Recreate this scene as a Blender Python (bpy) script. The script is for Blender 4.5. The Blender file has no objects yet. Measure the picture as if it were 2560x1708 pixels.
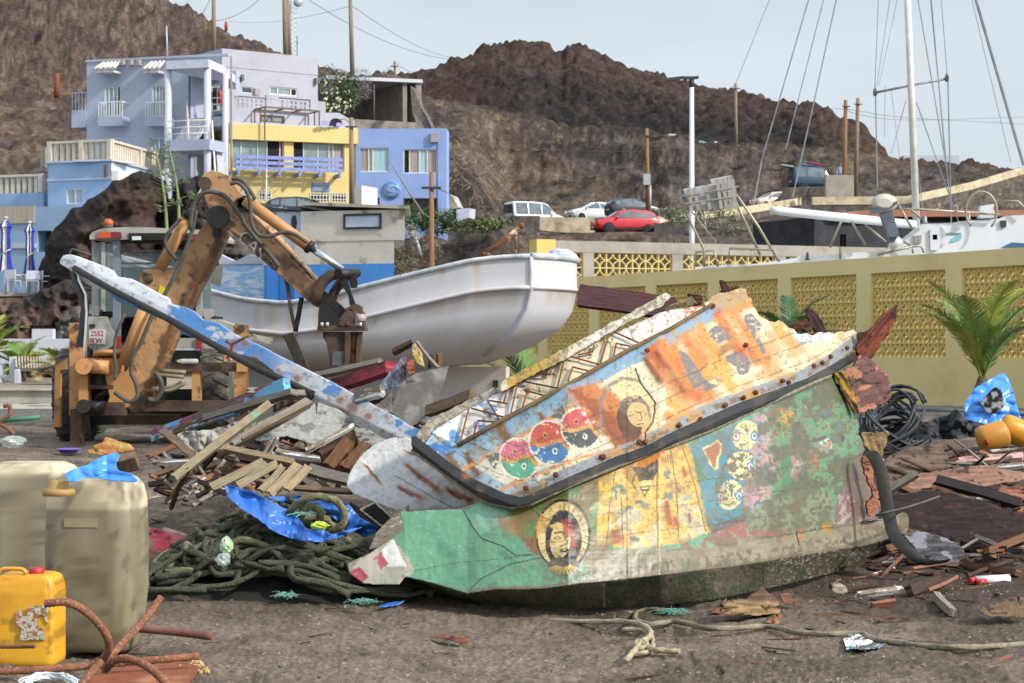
import bpy,bmesh,math,random
import numpy as np
from mathutils import Vector,Matrix
random.seed(7)
RNG=np.random.default_rng(7)
SC=bpy.context.scene
COL=SC.collection
F=5000.0;CAMH=1.4;HZ=871.0
cam=bpy.data.cameras.new('camera');camo=bpy.data.objects.new('camera',cam);COL.objects.link(camo)
camo.location=(0,0,CAMH);camo.rotation_euler=(math.radians(90),0,0)
cam.sensor_width=36;cam.lens=36*F/2560.0
cam.shift_y=(HZ-854)/2560.0
cam.clip_start=0.1;cam.clip_end=3000
cam.dof.use_dof=True;cam.dof.focus_distance=11.8;cam.dof.aperture_fstop=10
SC.camera=camo
SUNV=Vector((0.78,-0.42,0.62)).normalized()
sel=math.asin(SUNV.z);saz=math.atan2(SUNV.x,SUNV.y)
w=bpy.data.worlds.new('World');SC.world=w;w.use_nodes=True
nt=w.node_tree;nt.nodes.clear()
wo=nt.nodes.new('ShaderNodeOutputWorld');bg=nt.nodes.new('ShaderNodeBackground')
sky=nt.nodes.new('ShaderNodeTexSky');sky.sky_type='NISHITA';sky.sun_disc=False
sky.sun_elevation=sel;sky.sun_rotation=saz;sky.air_density=1.0;sky.dust_density=2.0;sky.ozone_density=1.5
tc=nt.nodes.new('ShaderNodeTexCoord');mp=nt.nodes.new('ShaderNodeMapping');mp.inputs['Scale'].default_value=(1.6,1.6,7)
cl=nt.nodes.new('ShaderNodeTexNoise');cl.inputs['Scale'].default_value=1.7;cl.inputs['Detail'].default_value=6;cl.inputs['Roughness'].default_value=.55
cr=nt.nodes.new('ShaderNodeValToRGB');cr.color_ramp.elements[0].position=.30;cr.color_ramp.elements[1].position=.72
cr.color_ramp.elements[0].color=(.68,.68,.68,1);cr.color_ramp.elements[1].color=(.97,.97,.97,1)
mx=nt.nodes.new('ShaderNodeMix');mx.data_type='RGBA'
dn=nt.nodes.new('ShaderNodeVectorMath');dn.operation='DOT_PRODUCT';dn.inputs[1].default_value=SUNV
nv=nt.nodes.new('ShaderNodeVectorMath');nv.operation='NORMALIZE';nt.links.new(tc.outputs['Generated'],nv.inputs[0]);nt.links.new(nv.outputs[0],dn.inputs[0])
def mrange(src,a,b,c,d):
 m_=nt.nodes.new('ShaderNodeMapRange');m_.interpolation_type='SMOOTHSTEP'
 for i,x in enumerate((a,b,c,d)):m_.inputs[i+1].default_value=x
 nt.links.new(src,m_.inputs[0]);return m_.outputs[0]
sz=nt.nodes.new('ShaderNodeSeparateXYZ');nt.links.new(nv.outputs[0],sz.inputs[0])
ad=nt.nodes.new('ShaderNodeMath');ad.operation='ADD';nt.links.new(mrange(dn.outputs['Value'],.35,1,0,1.2),ad.inputs[0]);nt.links.new(mrange(sz.outputs[2],.2,.9,1,1.45),ad.inputs[1])
vs_=nt.nodes.new('ShaderNodeVectorMath');vs_.operation='SCALE';vs_.inputs[0].default_value=(6.9,7.55,8.15);nt.links.new(ad.outputs[0],vs_.inputs['Scale']);nt.links.new(vs_.outputs[0],mx.inputs[7])
nt.links.new(tc.outputs['Generated'],mp.inputs[0]);nt.links.new(mp.outputs[0],cl.inputs['Vector'])
nt.links.new(cl.outputs[0],cr.inputs[0]);nt.links.new(cr.outputs[0],mx.inputs[0])
nt.links.new(sky.outputs[0],mx.inputs[6]);nt.links.new(mx.outputs[2],bg.inputs[0])
bg.inputs[1].default_value=0.103
nt.links.new(bg.outputs[0],wo.inputs[0])
sl=bpy.data.lights.new('sun','SUN');sl.energy=4.0;sl.angle=math.radians(3.0);sl.color=(1,.94,.86)
so=bpy.data.objects.new('sun',sl);COL.objects.link(so);so.rotation_euler=SUNV.to_track_quat('Z','Y').to_euler()
SC.view_settings.view_transform='Standard';SC.view_settings.look='None';SC.view_settings.exposure=0.14;SC.view_settings.gamma=1
Z=dict(S=(0,0,1),D=(0,0,.917969),A1=(0,0,2.6111),A2=(500,100,3.3571),A3=(1100,0,2.6111),A4=(1700,0,2.6128),A5=(0,400,2.24),A6=(400,400,2.8514),A7=(0,1050,2.3833),A8=(380,850,2.24),B1=(850,650,2.6138),B2=(1450,650,2.6129),B3=(850,1100,2.5788),B4=(1500,1000,2.6129),B5=(1960,600,3.1367),B6=(1960,1000,2.215),B7=(1250,450,2.7647),B8=(900,450,2.8517),C1=(900,420,7.833),C2=(0,540,7.833),C3=(0,760,6.533),C4=(150,540,4.356),C5=(120,850,4.519),C6=(1950,440,3.852),C7=(740,660,5.6),C8=(540,100,6.528))
def px(r,x,y):
 a,b,s=Z[r];return a+x/s,b+y/s
def P(u,v,d):return Vector(((u-1280)/F*d,d,CAMH+(HZ-v)/F*d))
def at(r,x,y,d):return P(*px(r,x,y),d)
def ats(r,d,pts):
 out=[]
 for q in pts:out.append(at(r,q[0],q[1],q[2]if len(q)>2 else d))
 return out
def gnd(r,x,y,z=0.0):
 u,v=px(r,x,y);return P(u,v,(CAMH-z)*F/(v-HZ))
def zat(r,y,d):return CAMH+(HZ-px(r,0,y)[1])/F*d
def _h(ix,iy,s):
 n=(ix.astype(np.int64)*374761393+iy.astype(np.int64)*668265263+s*1274126177)&0x7fffffff
 n=((n^(n>>13))*1274126177)&0x7fffffff
 n=n^(n>>16)
 return(n&0xffff)/65535.0
def vn(x,y,s=0):
 x=np.asarray(x,float);y=np.asarray(y,float)
 ix=np.floor(x);iy=np.floor(y);fx=x-ix;fy=y-iy
 fx=fx*fx*(3-2*fx);fy=fy*fy*(3-2*fy)
 a=_h(ix,iy,s);b=_h(ix+1,iy,s);c=_h(ix,iy+1,s);d=_h(ix+1,iy+1,s)
 return(a*(1-fx)+b*fx)*(1-fy)+(c*(1-fx)+d*fx)*fy
def fbm(x,y,s=0,o=4,g=.5):
 t=0;a=1;n=0
 for k in range(o):
  t=t+a*vn(np.asarray(x)*2**k+17.3*k,np.asarray(y)*2**k-9.1*k,s+k);n+=a;a*=g
 return t/n
def ridge(x,y,s=0,o=4):
 t=0;a=1;n=0
 for k in range(o):
  t=t+a*(1-abs(2*vn(np.asarray(x)*2**k+3.3*k,np.asarray(y)*2**k,s+k)-1));n+=a;a*=.5
 return t/n
def interp(x,pts):
 xs=[p[0]for p in pts];ys=[p[1]for p in pts];return np.interp(x,xs,ys)
ORG={}
def tag(o,label=None,cat=None,group=None,kind=None):
 if label:o['label']=label
 if cat:o['category']=cat
 if group:o['group']=group
 if kind:o['kind']=kind
 return o
def thing(name,loc,label,cat,group=None,rz=0):
 o=bpy.data.objects.new(name,None);COL.objects.link(o);o.empty_display_size=.2
 o.location=loc;o.rotation_euler=(0,0,rz);tag(o,label,cat,group);ORG[o.name]=Vector(loc);return o
def copy_tree(o,parent=None):
 c=o.copy();COL.objects.link(c);c.parent=parent
 for ch in[k for k in o.children]:copy_tree(ch,c)
 return c
def fix(mesh):
 bm=bmesh.new();bm.from_mesh(mesh);bmesh.ops.recalc_face_normals(bm,faces=bm.faces);bm.to_mesh(mesh);bm.free()
def link(name,me,parent=None,origin=None):
 """mesh in world coordinates -> object; parent: its thing (translation only) or another part"""
 o=bpy.data.objects.new(name,me);COL.objects.link(o)
 if parent is not None:
  org=ORG[parent.name];me.transform(Matrix.Translation(-org));o.parent=parent;ORG[o.name]=org
 else:
  if origin is None:
   vs=np.empty(len(me.vertices)*3);me.vertices.foreach_get('co',vs);vs=vs.reshape(-1,3)
   lo=vs.min(0);hi=vs.max(0);origin=Vector(((lo[0]+hi[0])/2,(lo[1]+hi[1])/2,lo[2]))
  me.transform(Matrix.Translation(-Vector(origin)));o.location=origin;ORG[o.name]=Vector(origin)
 return o
class MB:
 def __init__(s):s.v=[];s.f=[];s.m=[];s.mi=0;s.sm=[]
 def add(s,vs,fs,smooth=False):
  b=len(s.v);s.v+=[tuple(q)for q in vs]
  for f in fs:s.f.append(tuple(b+i for i in f));s.m.append(s.mi);s.sm.append(smooth)
  return s
 def box(s,c,size,R=None,jit=0):
  c=Vector(c);hx,hy,hz=size[0]/2,size[1]/2,size[2]/2;vs=[]
  for x,y,z in((-1,-1,-1),(1,-1,-1),(1,1,-1),(-1,1,-1),(-1,-1,1),(1,-1,1),(1,1,1),(-1,1,1)):
   p=Vector((x*hx,y*hy,z*hz))
   if jit:p+=Vector([random.uniform(-jit,jit)for _ in range(3)])
   if R is not None:p=R@p
   vs.append(c+p)
  return s.add(vs,[(0,3,2,1),(4,5,6,7),(0,1,5,4),(1,2,6,5),(2,3,7,6),(3,0,4,7)])
 def bar(s,a,b,w_,h_,up=None):
  a=Vector(a);b=Vector(b);x=(b-a);L=x.length
  if L<1e-6:return s
  x.normalize();u=Vector(up)if up is not None else Vector((0,0,1))
  if abs(x.dot(u))>.98:u=Vector((0,1,0))
  y=u.cross(x).normalized();z=x.cross(y)
  R=Matrix((x,y,z)).transposed();return s.box((a+b)/2,(L,w_,h_),R)
 def tube(s,pts,r,n=8,caps=True,closed=False,twist=0,lobe=0):
  pts=[Vector(p)for p in pts];m=len(pts);vs=[];fs=[]
  rs=r if isinstance(r,(list,tuple))else[r]*m
  t0=(pts[1]-pts[0]).normalized();nrm=t0 .orthogonal().normalized()
  for i,p in enumerate(pts):
   if closed:t=(pts[(i+1)%m]-pts[i-1])
   else:t=(pts[min(i+1,m-1)]-pts[max(i-1,0)])
   if t.length<1e-9:t=t0
   t.normalize();nrm=(nrm-t*nrm.dot(t))
   if nrm.length<1e-6:nrm=t.orthogonal()
   nrm.normalize();bn=t.cross(nrm)
   for k in range(n):
    a=2*math.pi*k/n+twist*i
    vs.append(p+(nrm*math.cos(a)+bn*math.sin(a))*rs[i]*(1+lobe*math.cos(3*a-.85*i)))
  for i in range(m if closed else m-1):
   j=(i+1)%m
   for k in range(n):
    k2=(k+1)%n;fs.append((i*n+k,i*n+k2,j*n+k2,j*n+k))
  s.add(vs,fs,n>5)
  if caps and not closed:
   b=len(s.v)-len(vs)
   s.f.append(tuple(b+k for k in range(n))[::-1]);s.m.append(s.mi);s.sm.append(False)
   s.f.append(tuple(b+(m-1)*n+k for k in range(n)));s.m.append(s.mi);s.sm.append(False)
  return s
 def cyl(s,a,b,r,n=12):return s.tube([a,b],r,n)
 def prism(s,pts,ext):
  ext=Vector(ext);n=len(pts);vs=[Vector(p)for p in pts]+[Vector(p)+ext for p in pts]
  fs=[tuple(range(n)),tuple(range(2*n-1,n-1,-1))]+[(i,i+n,(i+1)%n+n,(i+1)%n)for i in range(n)]
  return s.add(vs,fs)
 def loft(s,rings,closed=True,caps=True,smooth=True):
  n=len(rings[0]);vs=[q for r_ in rings for q in r_];fs=[]
  for i in range(len(rings)-1):
   for k in range(n if closed else n-1):
    k2=(k+1)%n;fs.append((i*n+k,i*n+k2,(i+1)*n+k2,(i+1)*n+k))
  b=len(s.v);s.add(vs,fs,smooth)
  if caps and closed:
   s.f.append(tuple(b+k for k in range(n))[::-1]);s.m.append(s.mi);s.sm.append(False)
   s.f.append(tuple(b+(len(rings)-1)*n+k for k in range(n)));s.m.append(s.mi);s.sm.append(False)
  return s
 def lathe(s,c,prof,n=16,axis='Z',R=None):
  rings=[]
  for r,h in prof:
   ring=[]
   for k in range(n):
    a=2*math.pi*k/n;q=Vector((r*math.cos(a),r*math.sin(a),h))
    if axis=='Y':q=Vector((q.x,q.z,q.y))
    if axis=='X':q=Vector((q.z,q.x,q.y))
    if R is not None:q=R@q
    ring.append(Vector(c)+q)
   rings.append(ring)
  return s.loft(rings)
 def ball(s,c,rad,nu=10,nv=7,jit=0,R=None):
  if not isinstance(rad,(tuple,list)):rad=(rad,)*3
  rings=[]
  for i in range(nv+1):
   th=math.pi*(i+.02)/(nv+.04);ring=[]
   for k in range(nu):
    a=2*math.pi*k/nu;j=1+random.uniform(-jit,jit)
    q=Vector((rad[0]*math.sin(th)*math.cos(a)*j,rad[1]*math.sin(th)*math.sin(a)*j,rad[2]*math.cos(th)*j))
    if R is not None:q=R@q
    ring.append(Vector(c)+q)
   rings.append(ring)
  return s.loft(rings,smooth=jit==0)
 def grid(s,rows,smooth=True):
  n=len(rows[0]);fs=[]
  for i in range(len(rows)-1):
   for k in range(n-1):fs.append((i*n+k,i*n+k+1,(i+1)*n+k+1,(i+1)*n+k))
  return s.add([q for r_ in rows for q in r_],fs,smooth)
 def build(s,name,mats,parent=None,origin=None,recalc=True,cols=None):
  me=bpy.data.meshes.new(name);me.from_pydata(s.v,[],s.f)
  if not isinstance(mats,(list,tuple)):mats=[mats]
  for m_ in mats:me.materials.append(m_)
  if len(mats)>1:me.polygons.foreach_set('material_index',s.m)
  me.polygons.foreach_set('use_smooth',s.sm);me.update()
  if cols is not None:setcol(me,cols)
  if recalc:fix(me)
  return link(name,me,parent,origin)
def setcol(me,cols):
 a=me.color_attributes.new('Col','FLOAT_COLOR','POINT')
 c=np.ones((len(me.vertices),4),dtype=np.float32);c[:,:3]=np.clip(cols,0,1);a.data.foreach_set('color',c.ravel())
def hexc(h):
 c=[int(h[i:i+2],16)/255 for i in(0,2,4)]
 return tuple(x/12.92 if x<=.04045 else((x+.055)/1.055)**2.4 for x in c)
def C(x):return hexc(x)if isinstance(x,str)else tuple(x[:3])
def new_mat(name):
 m=bpy.data.materials.new(name);m.use_nodes=True;n=m.node_tree;b=n.nodes['Principled BSDF'];return m,n,b
def _noise(n,scale,detail=5,rough=.6,st=None,coord='Object'):
 t=n.nodes.new('ShaderNodeTexCoord');x=n.nodes.new('ShaderNodeTexNoise')
 x.inputs['Scale'].default_value=scale;x.inputs['Detail'].default_value=detail;x.inputs['Roughness'].default_value=rough
 if st:
  mp_=n.nodes.new('ShaderNodeMapping');mp_.inputs['Scale'].default_value=st
  n.links.new(t.outputs[coord],mp_.inputs[0]);n.links.new(mp_.outputs[0],x.inputs['Vector'])
 else:n.links.new(t.outputs[coord],x.inputs['Vector'])
 return x
def _ramp(n,src,a,b,ca=(0,0,0),cb=(1,1,1)):
 r=n.nodes.new('ShaderNodeValToRGB');r.color_ramp.elements[0].position=a;r.color_ramp.elements[1].position=b
 r.color_ramp.elements[0].color=(*ca,1);r.color_ramp.elements[1].color=(*cb,1);n.links.new(src,r.inputs[0]);return r
def _mix(n,fac,a,b,mode='MIX'):
 m=n.nodes.new('ShaderNodeMix');m.data_type='RGBA';m.blend_type=mode
 for idx,v in((0,fac),(6,a),(7,b)):
  if isinstance(v,(int,float)):m.inputs[idx].default_value=v
  elif isinstance(v,tuple):m.inputs[idx].default_value=(*v[:3],1)
  else:n.links.new(v,m.inputs[idx])
 return m.outputs[2]
def _bump(n,b,src,strength,dist=.02):
 k=n.nodes.new('ShaderNodeBump');k.inputs['Strength'].default_value=strength;k.inputs['Distance'].default_value=dist
 n.links.new(src,k.inputs['Height'])
 if b.inputs['Normal'].is_linked:
  n.links.new(b.inputs['Normal'].links[0].from_socket,k.inputs['Normal'])
 n.links.new(k.outputs[0],b.inputs['Normal'])
MATS={}
def pm(name,c,c2=None,rough=.7,metal=0,scale=3,bump=0,bscale=20,dirt=None,dthr=(.5,.7),dscale=2,st=None,spec=.4,dst=None,bdist=.02,c3=None,trans=0,var=.06):
 """plain surface: colour c mottled towards c2, optional dirt/rust patches and bump"""
 if name in MATS:return MATS[name]
 m,n,b=new_mat(name);c=C(c)
 c2=C(c2)if c2 is not None else tuple(x*(1-3*var)for x in c)
 x=_noise(n,scale,6,.6,st);r=_ramp(n,x.outputs[0],.35,.68);col=_mix(n,r.outputs[0],c,c2)
 if c3 is not None:
  y=_noise(n,scale*5,4,.6,st);r2=_ramp(n,y.outputs[0],.5,.66);col=_mix(n,r2 .outputs[0],col,C(c3))
 if dirt is not None:
  y=_noise(n,dscale,9,.68,dst);r2=_ramp(n,y.outputs[0],dthr[0],dthr[1]);col=_mix(n,r2 .outputs[0],col,C(dirt))
 n.links.new(col,b.inputs['Base Color']);b.inputs['Roughness'].default_value=rough;b.inputs['Metallic'].default_value=metal
 b.inputs['Specular IOR Level'].default_value=spec
 if trans:b.inputs['Transmission Weight'].default_value=trans
 if bump:
  z=_noise(n,bscale,6,.65,st);_bump(n,b,z.outputs[0],bump,bdist)
 MATS[name]=m;return m
def wood(name,c,c2,paint=None,thr=(.45,.5),pscale=2.5,paint2=None,thr2=(.5,.55),rough=.8,dark='15100c'):
 """weathered board, grain along local X, optional flaking paint"""
 if name in MATS:return MATS[name]
 m,n,b=new_mat(name)
 g=_noise(n,7,7,.7,(1.2,14,14));r=_ramp(n,g.outputs[0],.32,.68);col=_mix(n,r.outputs[0],C(c),C(c2))
 g2=_noise(n,5,5,.6,(.9,30,30));r2=_ramp(n,g2 .outputs[0],.60,.74);col=_mix(n,r2 .outputs[0],col,C(dark))
 hgt=g.outputs[0]
 if paint2 is not None:
  y=_noise(n,pscale*.7,8,.7,(.8,2,2));r4=_ramp(n,y.outputs[0],thr2[0],thr2[1]);col=_mix(n,r4 .outputs[0],col,C(paint2))
 if paint is not None:
  y=_noise(n,pscale,10,.72,(.8,2.2,2.2));r3=_ramp(n,y.outputs[0],thr[0],thr[1]);col=_mix(n,r3 .outputs[0],col,C(paint))
 n.links.new(col,b.inputs['Base Color']);b.inputs['Roughness'].default_value=rough;b.inputs['Specular IOR Level'].default_value=.3
 _bump(n,b,hgt,.6,.012);MATS[name]=m;return m
def vm(name,rough=.6,bump=.3,bscale=30,var=.25,vscale=25,spec=.4,bdist=.01,metal=0):
 """vertex-painted surface with fine noise"""
 if name in MATS:return MATS[name]
 m,n,b=new_mat(name);a=n.nodes.new('ShaderNodeAttribute');a.attribute_name='Col'
 x=_noise(n,vscale,8,.7);r=_ramp(n,x.outputs[0],.3,.7,(1-var,)*3,(1+var*.3,)*3)
 col=_mix(n,1.0,a.outputs['Color'],r.outputs[0],'MULTIPLY');n.links.new(col,b.inputs['Base Color'])
 b.inputs['Roughness'].default_value=rough;b.inputs['Specular IOR Level'].default_value=spec;b.inputs['Metallic'].default_value=metal
 if bump:z=_noise(n,bscale,8,.7);_bump(n,b,z.outputs[0],bump,bdist)
 MATS[name]=m;return m
def glass(name,c,rough=.08,a=.75):
 if name in MATS:return MATS[name]
 m,n,b=new_mat(name);b.inputs['Base Color'].default_value=(*C(c),1);b.inputs['Roughness'].default_value=rough
 b.inputs['Specular IOR Level'].default_value=.7;b.inputs['Alpha'].default_value=a;MATS[name]=m;return m
def poly_in(X,Y,poly):
 """vectorised point in polygon"""
 X=np.asarray(X);Y=np.asarray(Y);ins=np.zeros(X.shape,bool);n=len(poly)
 for i in range(n):
  x1,y1=poly[i];x2,y2=poly[(i+1)%n]
  if y1==y2:continue
  c=((Y>=min(y1,y2))&(Y<max(y1,y2)));xi=x1+(Y-y1)*(x2-x1)/(y2-y1)
  ins^=c&(X<xi)
 return ins
def seg_dist(X,Y,pts):
 d=np.full(np.shape(X),1e9)
 for(x1,y1),(x2,y2)in zip(pts[:-1],pts[1:]):
  dx,dy=x2-x1,y2-y1;L=dx*dx+dy*dy+1e-9
  t=np.clip(((X-x1)*dx+(Y-y1)*dy)/L,0,1);d=np.minimum(d,np.hypot(X-x1-t*dx,Y-y1-t*dy))
 return d
def jag(pts,step,amp,seed=0):
 """roughen a polygon outline"""
 out=[];r=random.Random(seed);n=len(pts)
 for i in range(n):
  a=pts[i];b=pts[(i+1)%n];L=math.hypot(b[0]-a[0],b[1]-a[1]);k=max(1,int(L/step))
  for j in range(k):
   t=j/k;am=amp if j else amp*.3
   out.append((a[0]+(b[0]-a[0])*t+r.uniform(-am,am),a[1]+(b[1]-a[1])*t+r.uniform(-am,am)))
 return out
def sheet(name,poly,dfun,cfun,mat,step=2.5,thick=.04,parent=None,back=(.10,.07,.05),disp=None,tdir=(0,1,0)):
 """curved shell of real thickness: outline in picture coordinates (source px), dfun(u,v)=distance, cfun(u,v)=rgb array"""
 us=[p[0]for p in poly];vs_=[p[1]for p in poly]
 nu=int((max(us)-min(us))/step)+2;nv=int((max(vs_)-min(vs_))/step)+2
 U,V=np.meshgrid(min(us)+np.arange(nu)*step,min(vs_)+np.arange(nv)*step)
 cu=U[:-1,:-1]+step/2;cv=V[:-1,:-1]+step/2;cell=poly_in(cu,cv,poly)
 used=np.zeros(U.shape,bool)
 used[:-1,:-1]|=cell;used[1:,:-1]|=cell;used[:-1,1:]|=cell;used[1:,1:]|=cell
 full=np.zeros(U.shape,int)
 for a,b in((0,0),(1,0),(0,1),(1,1)):
  full[a:a+cell.shape[0],b:b+cell.shape[1]]+=cell
 bnd=used&(full<4)
 Us,Vs=U.copy(),V.copy()
 for it in range(2):
  su=np.zeros(U.shape);sv=np.zeros(U.shape);c=np.zeros(U.shape)
  for dy,dx in((0,1),(0,-1),(1,0),(-1,0)):
   m_=np.roll(bnd,(dy,dx),(0,1));su+=np.roll(Us,(dy,dx),(0,1))*m_;sv+=np.roll(Vs,(dy,dx),(0,1))*m_;c+=m_
  ok=bnd&(c>=2);Us[ok]=.5*Us[ok]+.5*su[ok]/c[ok];Vs[ok]=.5*Vs[ok]+.5*sv[ok]/c[ok]
 idx=-np.ones(U.shape,int);idx[used]=np.arange(used.sum());u=Us[used];v=Vs[used];N=len(u)
 d=dfun(u,v)
 if disp is not None:d=d+disp(u,v)
 X=(u-1280)/F*d;Zz=CAMH+(HZ-v)/F*d
 co=np.stack([X,d,Zz],1);t=Vector(tdir).normalized()*thick;co2=co+np.array(t)
 q=np.argwhere(cell);i,j=q[:,0],q[:,1]
 A,B,Cc,D_=idx[i,j],idx[i,j+1],idx[i+1,j+1],idx[i+1,j]
 faces=[np.stack([A,D_,Cc,B],1),np.stack([A,B,Cc,D_],1)+N]
 pad=np.pad(cell,1)
 for(di,dj,e1,e2)in((-1,0,A,B),(1,0,Cc,D_),(0,-1,D_,A),(0,1,B,Cc)):
  m_=~pad[i+1+di,j+1+dj];faces.append(np.stack([e1[m_],e2[m_],e2[m_]+N,e1[m_]+N],1))
 faces=np.concatenate(faces);me=bpy.data.meshes.new(name);co=np.concatenate([co,co2])
 me.vertices.add(len(co));me.vertices.foreach_set('co',co.ravel());me.loops.add(faces.size);me.loops.foreach_set('vertex_index',faces.ravel().astype(np.int32))
 me.polygons.add(len(faces));me.polygons.foreach_set('loop_start',np.arange(len(faces),dtype=np.int32)*4)
 sm=np.zeros(len(faces),bool);sm[:2*len(q)]=True;me.polygons.foreach_set('use_smooth',sm)
 me.update(calc_edges=True);me.materials.append(mat)
 c=cfun(u,v);c=np.concatenate([c,np.tile(np.array(back),(N,1))]);setcol(me,c)
 return link(name,me,parent)
def text_mesh(s,size,ext=.002):
 cu=bpy.data.curves.new('t','FONT');cu.body=s;cu.size=size;cu.extrude=ext;cu.align_x='CENTER';cu.align_y='CENTER'
 o=bpy.data.objects.new('t',cu);me=bpy.data.meshes.new_from_object(o);bpy.data.objects.remove(o);return me
def text(name,s,size,c,R,mat,parent,ext=.002,sx=1):
 me=text_mesh(s,size,ext);me.name=name
 me.transform(Matrix.Translation(Vector(c))@R.to_4x4()@Matrix.Diagonal((sx,1,1,1)));me.materials.clear();me.materials.append(mat)
 return link(name,me,parent)
def smooth_path(pts,n=6):
 """Catmull-Rom"""
 pts=[Vector(p)for p in pts];q=[pts[0]*2-pts[1]]+pts+[pts[-1]*2-pts[-2]];out=[]
 for i in range(1,len(q)-2):
  for k in range(n):
   t=k/n;a,b,c,d=q[i-1],q[i],q[i+1],q[i+2]
   out.append(.5*((2*b)+(c-a)*t+(2*a-5*b+4*c-d)*t*t+(3*b-a-3*c+d)*t**3))
 out.append(pts[-1]);return out
# == LAND
def gz(x,y):
 """height of the yard"""
 x=np.asarray(x,float);y=np.asarray(y,float)
 z=(fbm(x*1.1,y*1.1,3,3)-.5)*.10+(fbm(x*5,y*3.2,9,3)-.5)*.05
 z=z*np.clip((y-4)/3,0,1)
 z=z+.26*np.exp(-((x+1.5)/1.9)**2-((y-15.5)/3.0)**2)
 z=z-.10*np.exp(-((x-1.9)/.9)**2-((y-12.0)/.8)**2)
 z=z+.05*np.exp(-((x-1.45)/.35)**2-((y-10.9)/.3)**2)
 z=z+.03*np.exp(-((x-1.0)/.3)**2-((y-10.35)/.2)**2)+.03*np.exp(-((x-2.6)/.5)**2-((y-11.2)/.3)**2)+.07*np.exp(-((x-3.0)/.6)**2-((y-10.2)/.15)**2)
 z=z+.30*np.exp(-((x-5.0)/1.6)**2-((y-17.5)/3.0)**2)
 z=z-.10*np.exp(-((x-.3)/1.4)**2-((y-10.6)/.8)**2)
 return z*np.clip((60-y)/20,0,1)
def GZ(x,y):return float(gz(np.array([x]),np.array([y]))[0])
def heightfield(name,us,ds,zf,cf,mat):
 U,Dd=np.meshgrid(us,ds);X=(U-1280)/F*Dd;Zz=zf(U,Dd,X)
 co=np.stack([X,Dd,Zz],2).reshape(-1,3);nr,nc=U.shape
 i,j=np.meshgrid(np.arange(nr-1),np.arange(nc-1),indexing='ij');a=(i*nc+j).ravel()
 f=np.stack([a,a+1,a+nc+1,a+nc],1).astype(np.int32)
 me=bpy.data.meshes.new(name);me.vertices.add(len(co));me.vertices.foreach_set('co',co.ravel())
 me.loops.add(f.size);me.loops.foreach_set('vertex_index',f.ravel());me.polygons.add(len(f))
 me.polygons.foreach_set('loop_start',np.arange(len(f),dtype=np.int32)*4);me.polygons.foreach_set('use_smooth',np.ones(len(f),bool))
 me.update(calc_edges=True);me.materials.append(mat);setcol(me,cf(U,Dd,X,Zz).reshape(-1,3))
 return tag(link(name,me,None,(0,0,0)),kind='structure')
def mixc(a,b,t):
 t=np.asarray(t)[...,None];return np.asarray(a)*(1-t)+np.asarray(b)*t
def sst(x,a,b):t=np.clip((x-a)/(b-a),0,1);return t*t*(3-2*t)
us=np.concatenate([np.linspace(-2600,-250,40)[:-1],np.arange(-250,2820,3.6),np.linspace(2830,5400,40)])
vs=np.concatenate([np.arange(2900,1800,-25),np.arange(1800,955,-2.3)])
ds=7000.0/(vs-871);ds=np.append(ds,88.0)
def gcol(U,D_,X,Zz):
 n1=fbm(X*1.7,D_*1.2,21,4);n2=fbm(X*9,D_*6,31,3);n3=vn(X*60,D_*45,5)
 base=mixc((.245,.198,.152),(.150,.119,.093),sst(n1,.38,.62))
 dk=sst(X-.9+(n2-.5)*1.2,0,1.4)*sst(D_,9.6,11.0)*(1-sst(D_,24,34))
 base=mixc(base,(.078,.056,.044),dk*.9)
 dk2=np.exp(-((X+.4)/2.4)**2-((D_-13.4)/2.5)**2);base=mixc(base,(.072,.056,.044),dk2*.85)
 oil=sst(n2,.55,.7)*np.exp(-((X+3)/3.)**2-((D_-26)/5)**2);base=mixc(base,(.03,.027,.026),oil)
 base=mixc(base,(.13,.125,.12),sst(D_,33,48))
 base=base*(.72+.5*n3+.25*(n2-.5))[...,None]
 return base
def gzf(U,D_,X):
 z=gz(X,D_);near=np.clip((16-D_)/8,0,1)
 z=z+(ridge(X*14,D_*11,41,3)-.55)*.028*near+(vn(X*45,D_*40,77)-.5)*.016*near
 z=z+.012*np.sin(D_*7+X*2.0+3*vn(X,D_,6))*near*(X>.8)
 return z+near*(fbm(X*2.6,D_*2.2,47,3)-.5)*.05-.02*(D_>80)
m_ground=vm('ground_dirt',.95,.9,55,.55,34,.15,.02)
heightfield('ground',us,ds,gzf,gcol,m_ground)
m_conc=pm('pale_concrete','a29c90','8a857b',.9,scale=1.5,bump=.2,bscale=30,dirt='6d675e',dthr=(.55,.75),dscale=1.2)
m_conc2=pm('kerb_concrete','aaa599','928d82',.9,scale=2,bump=.2,bscale=30,dirt='77716a',dthr=(.6,.75),dscale=3)
mb=MB();y0=50.5;mb.prism([(-26,y0,-.2),(-6.5,y0,-.2),(-6.5,y0+.18,-.2),(-26,y0+.18,-.2)],(0,0,.55))
for k in range(14):mb.box((-25+k*1.32,y0+.06,.36),(1.29,.36,.05))
tag(mb.build('kerb',m_conc2),kind='structure')
mb=MB();mb.box((-17,48.2,-.02),(22,4.4,.06));tag(mb.build('pavement',m_conc),kind='structure')
mb=MB();mb.box((-18,66,.02),(26,28,.5));tag(mb.build('promenade',pm('promenade_soil','8b8274','6f675b',.95,scale=.8,bump=.3)),kind='structure')
mb=MB()
mb.prism([(6.2,54,.0),(16.5,34,.0),(14.0,34,.0),(4.9,54,.0)],(0,0,.05));tag(mb.build('road',pm('grey_road','6f7177','5c5d62',.9,scale=.6,bump=.2)),kind='structure')
KD=.917969
def dv(u,lst):return interp(u*KD,lst)
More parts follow.
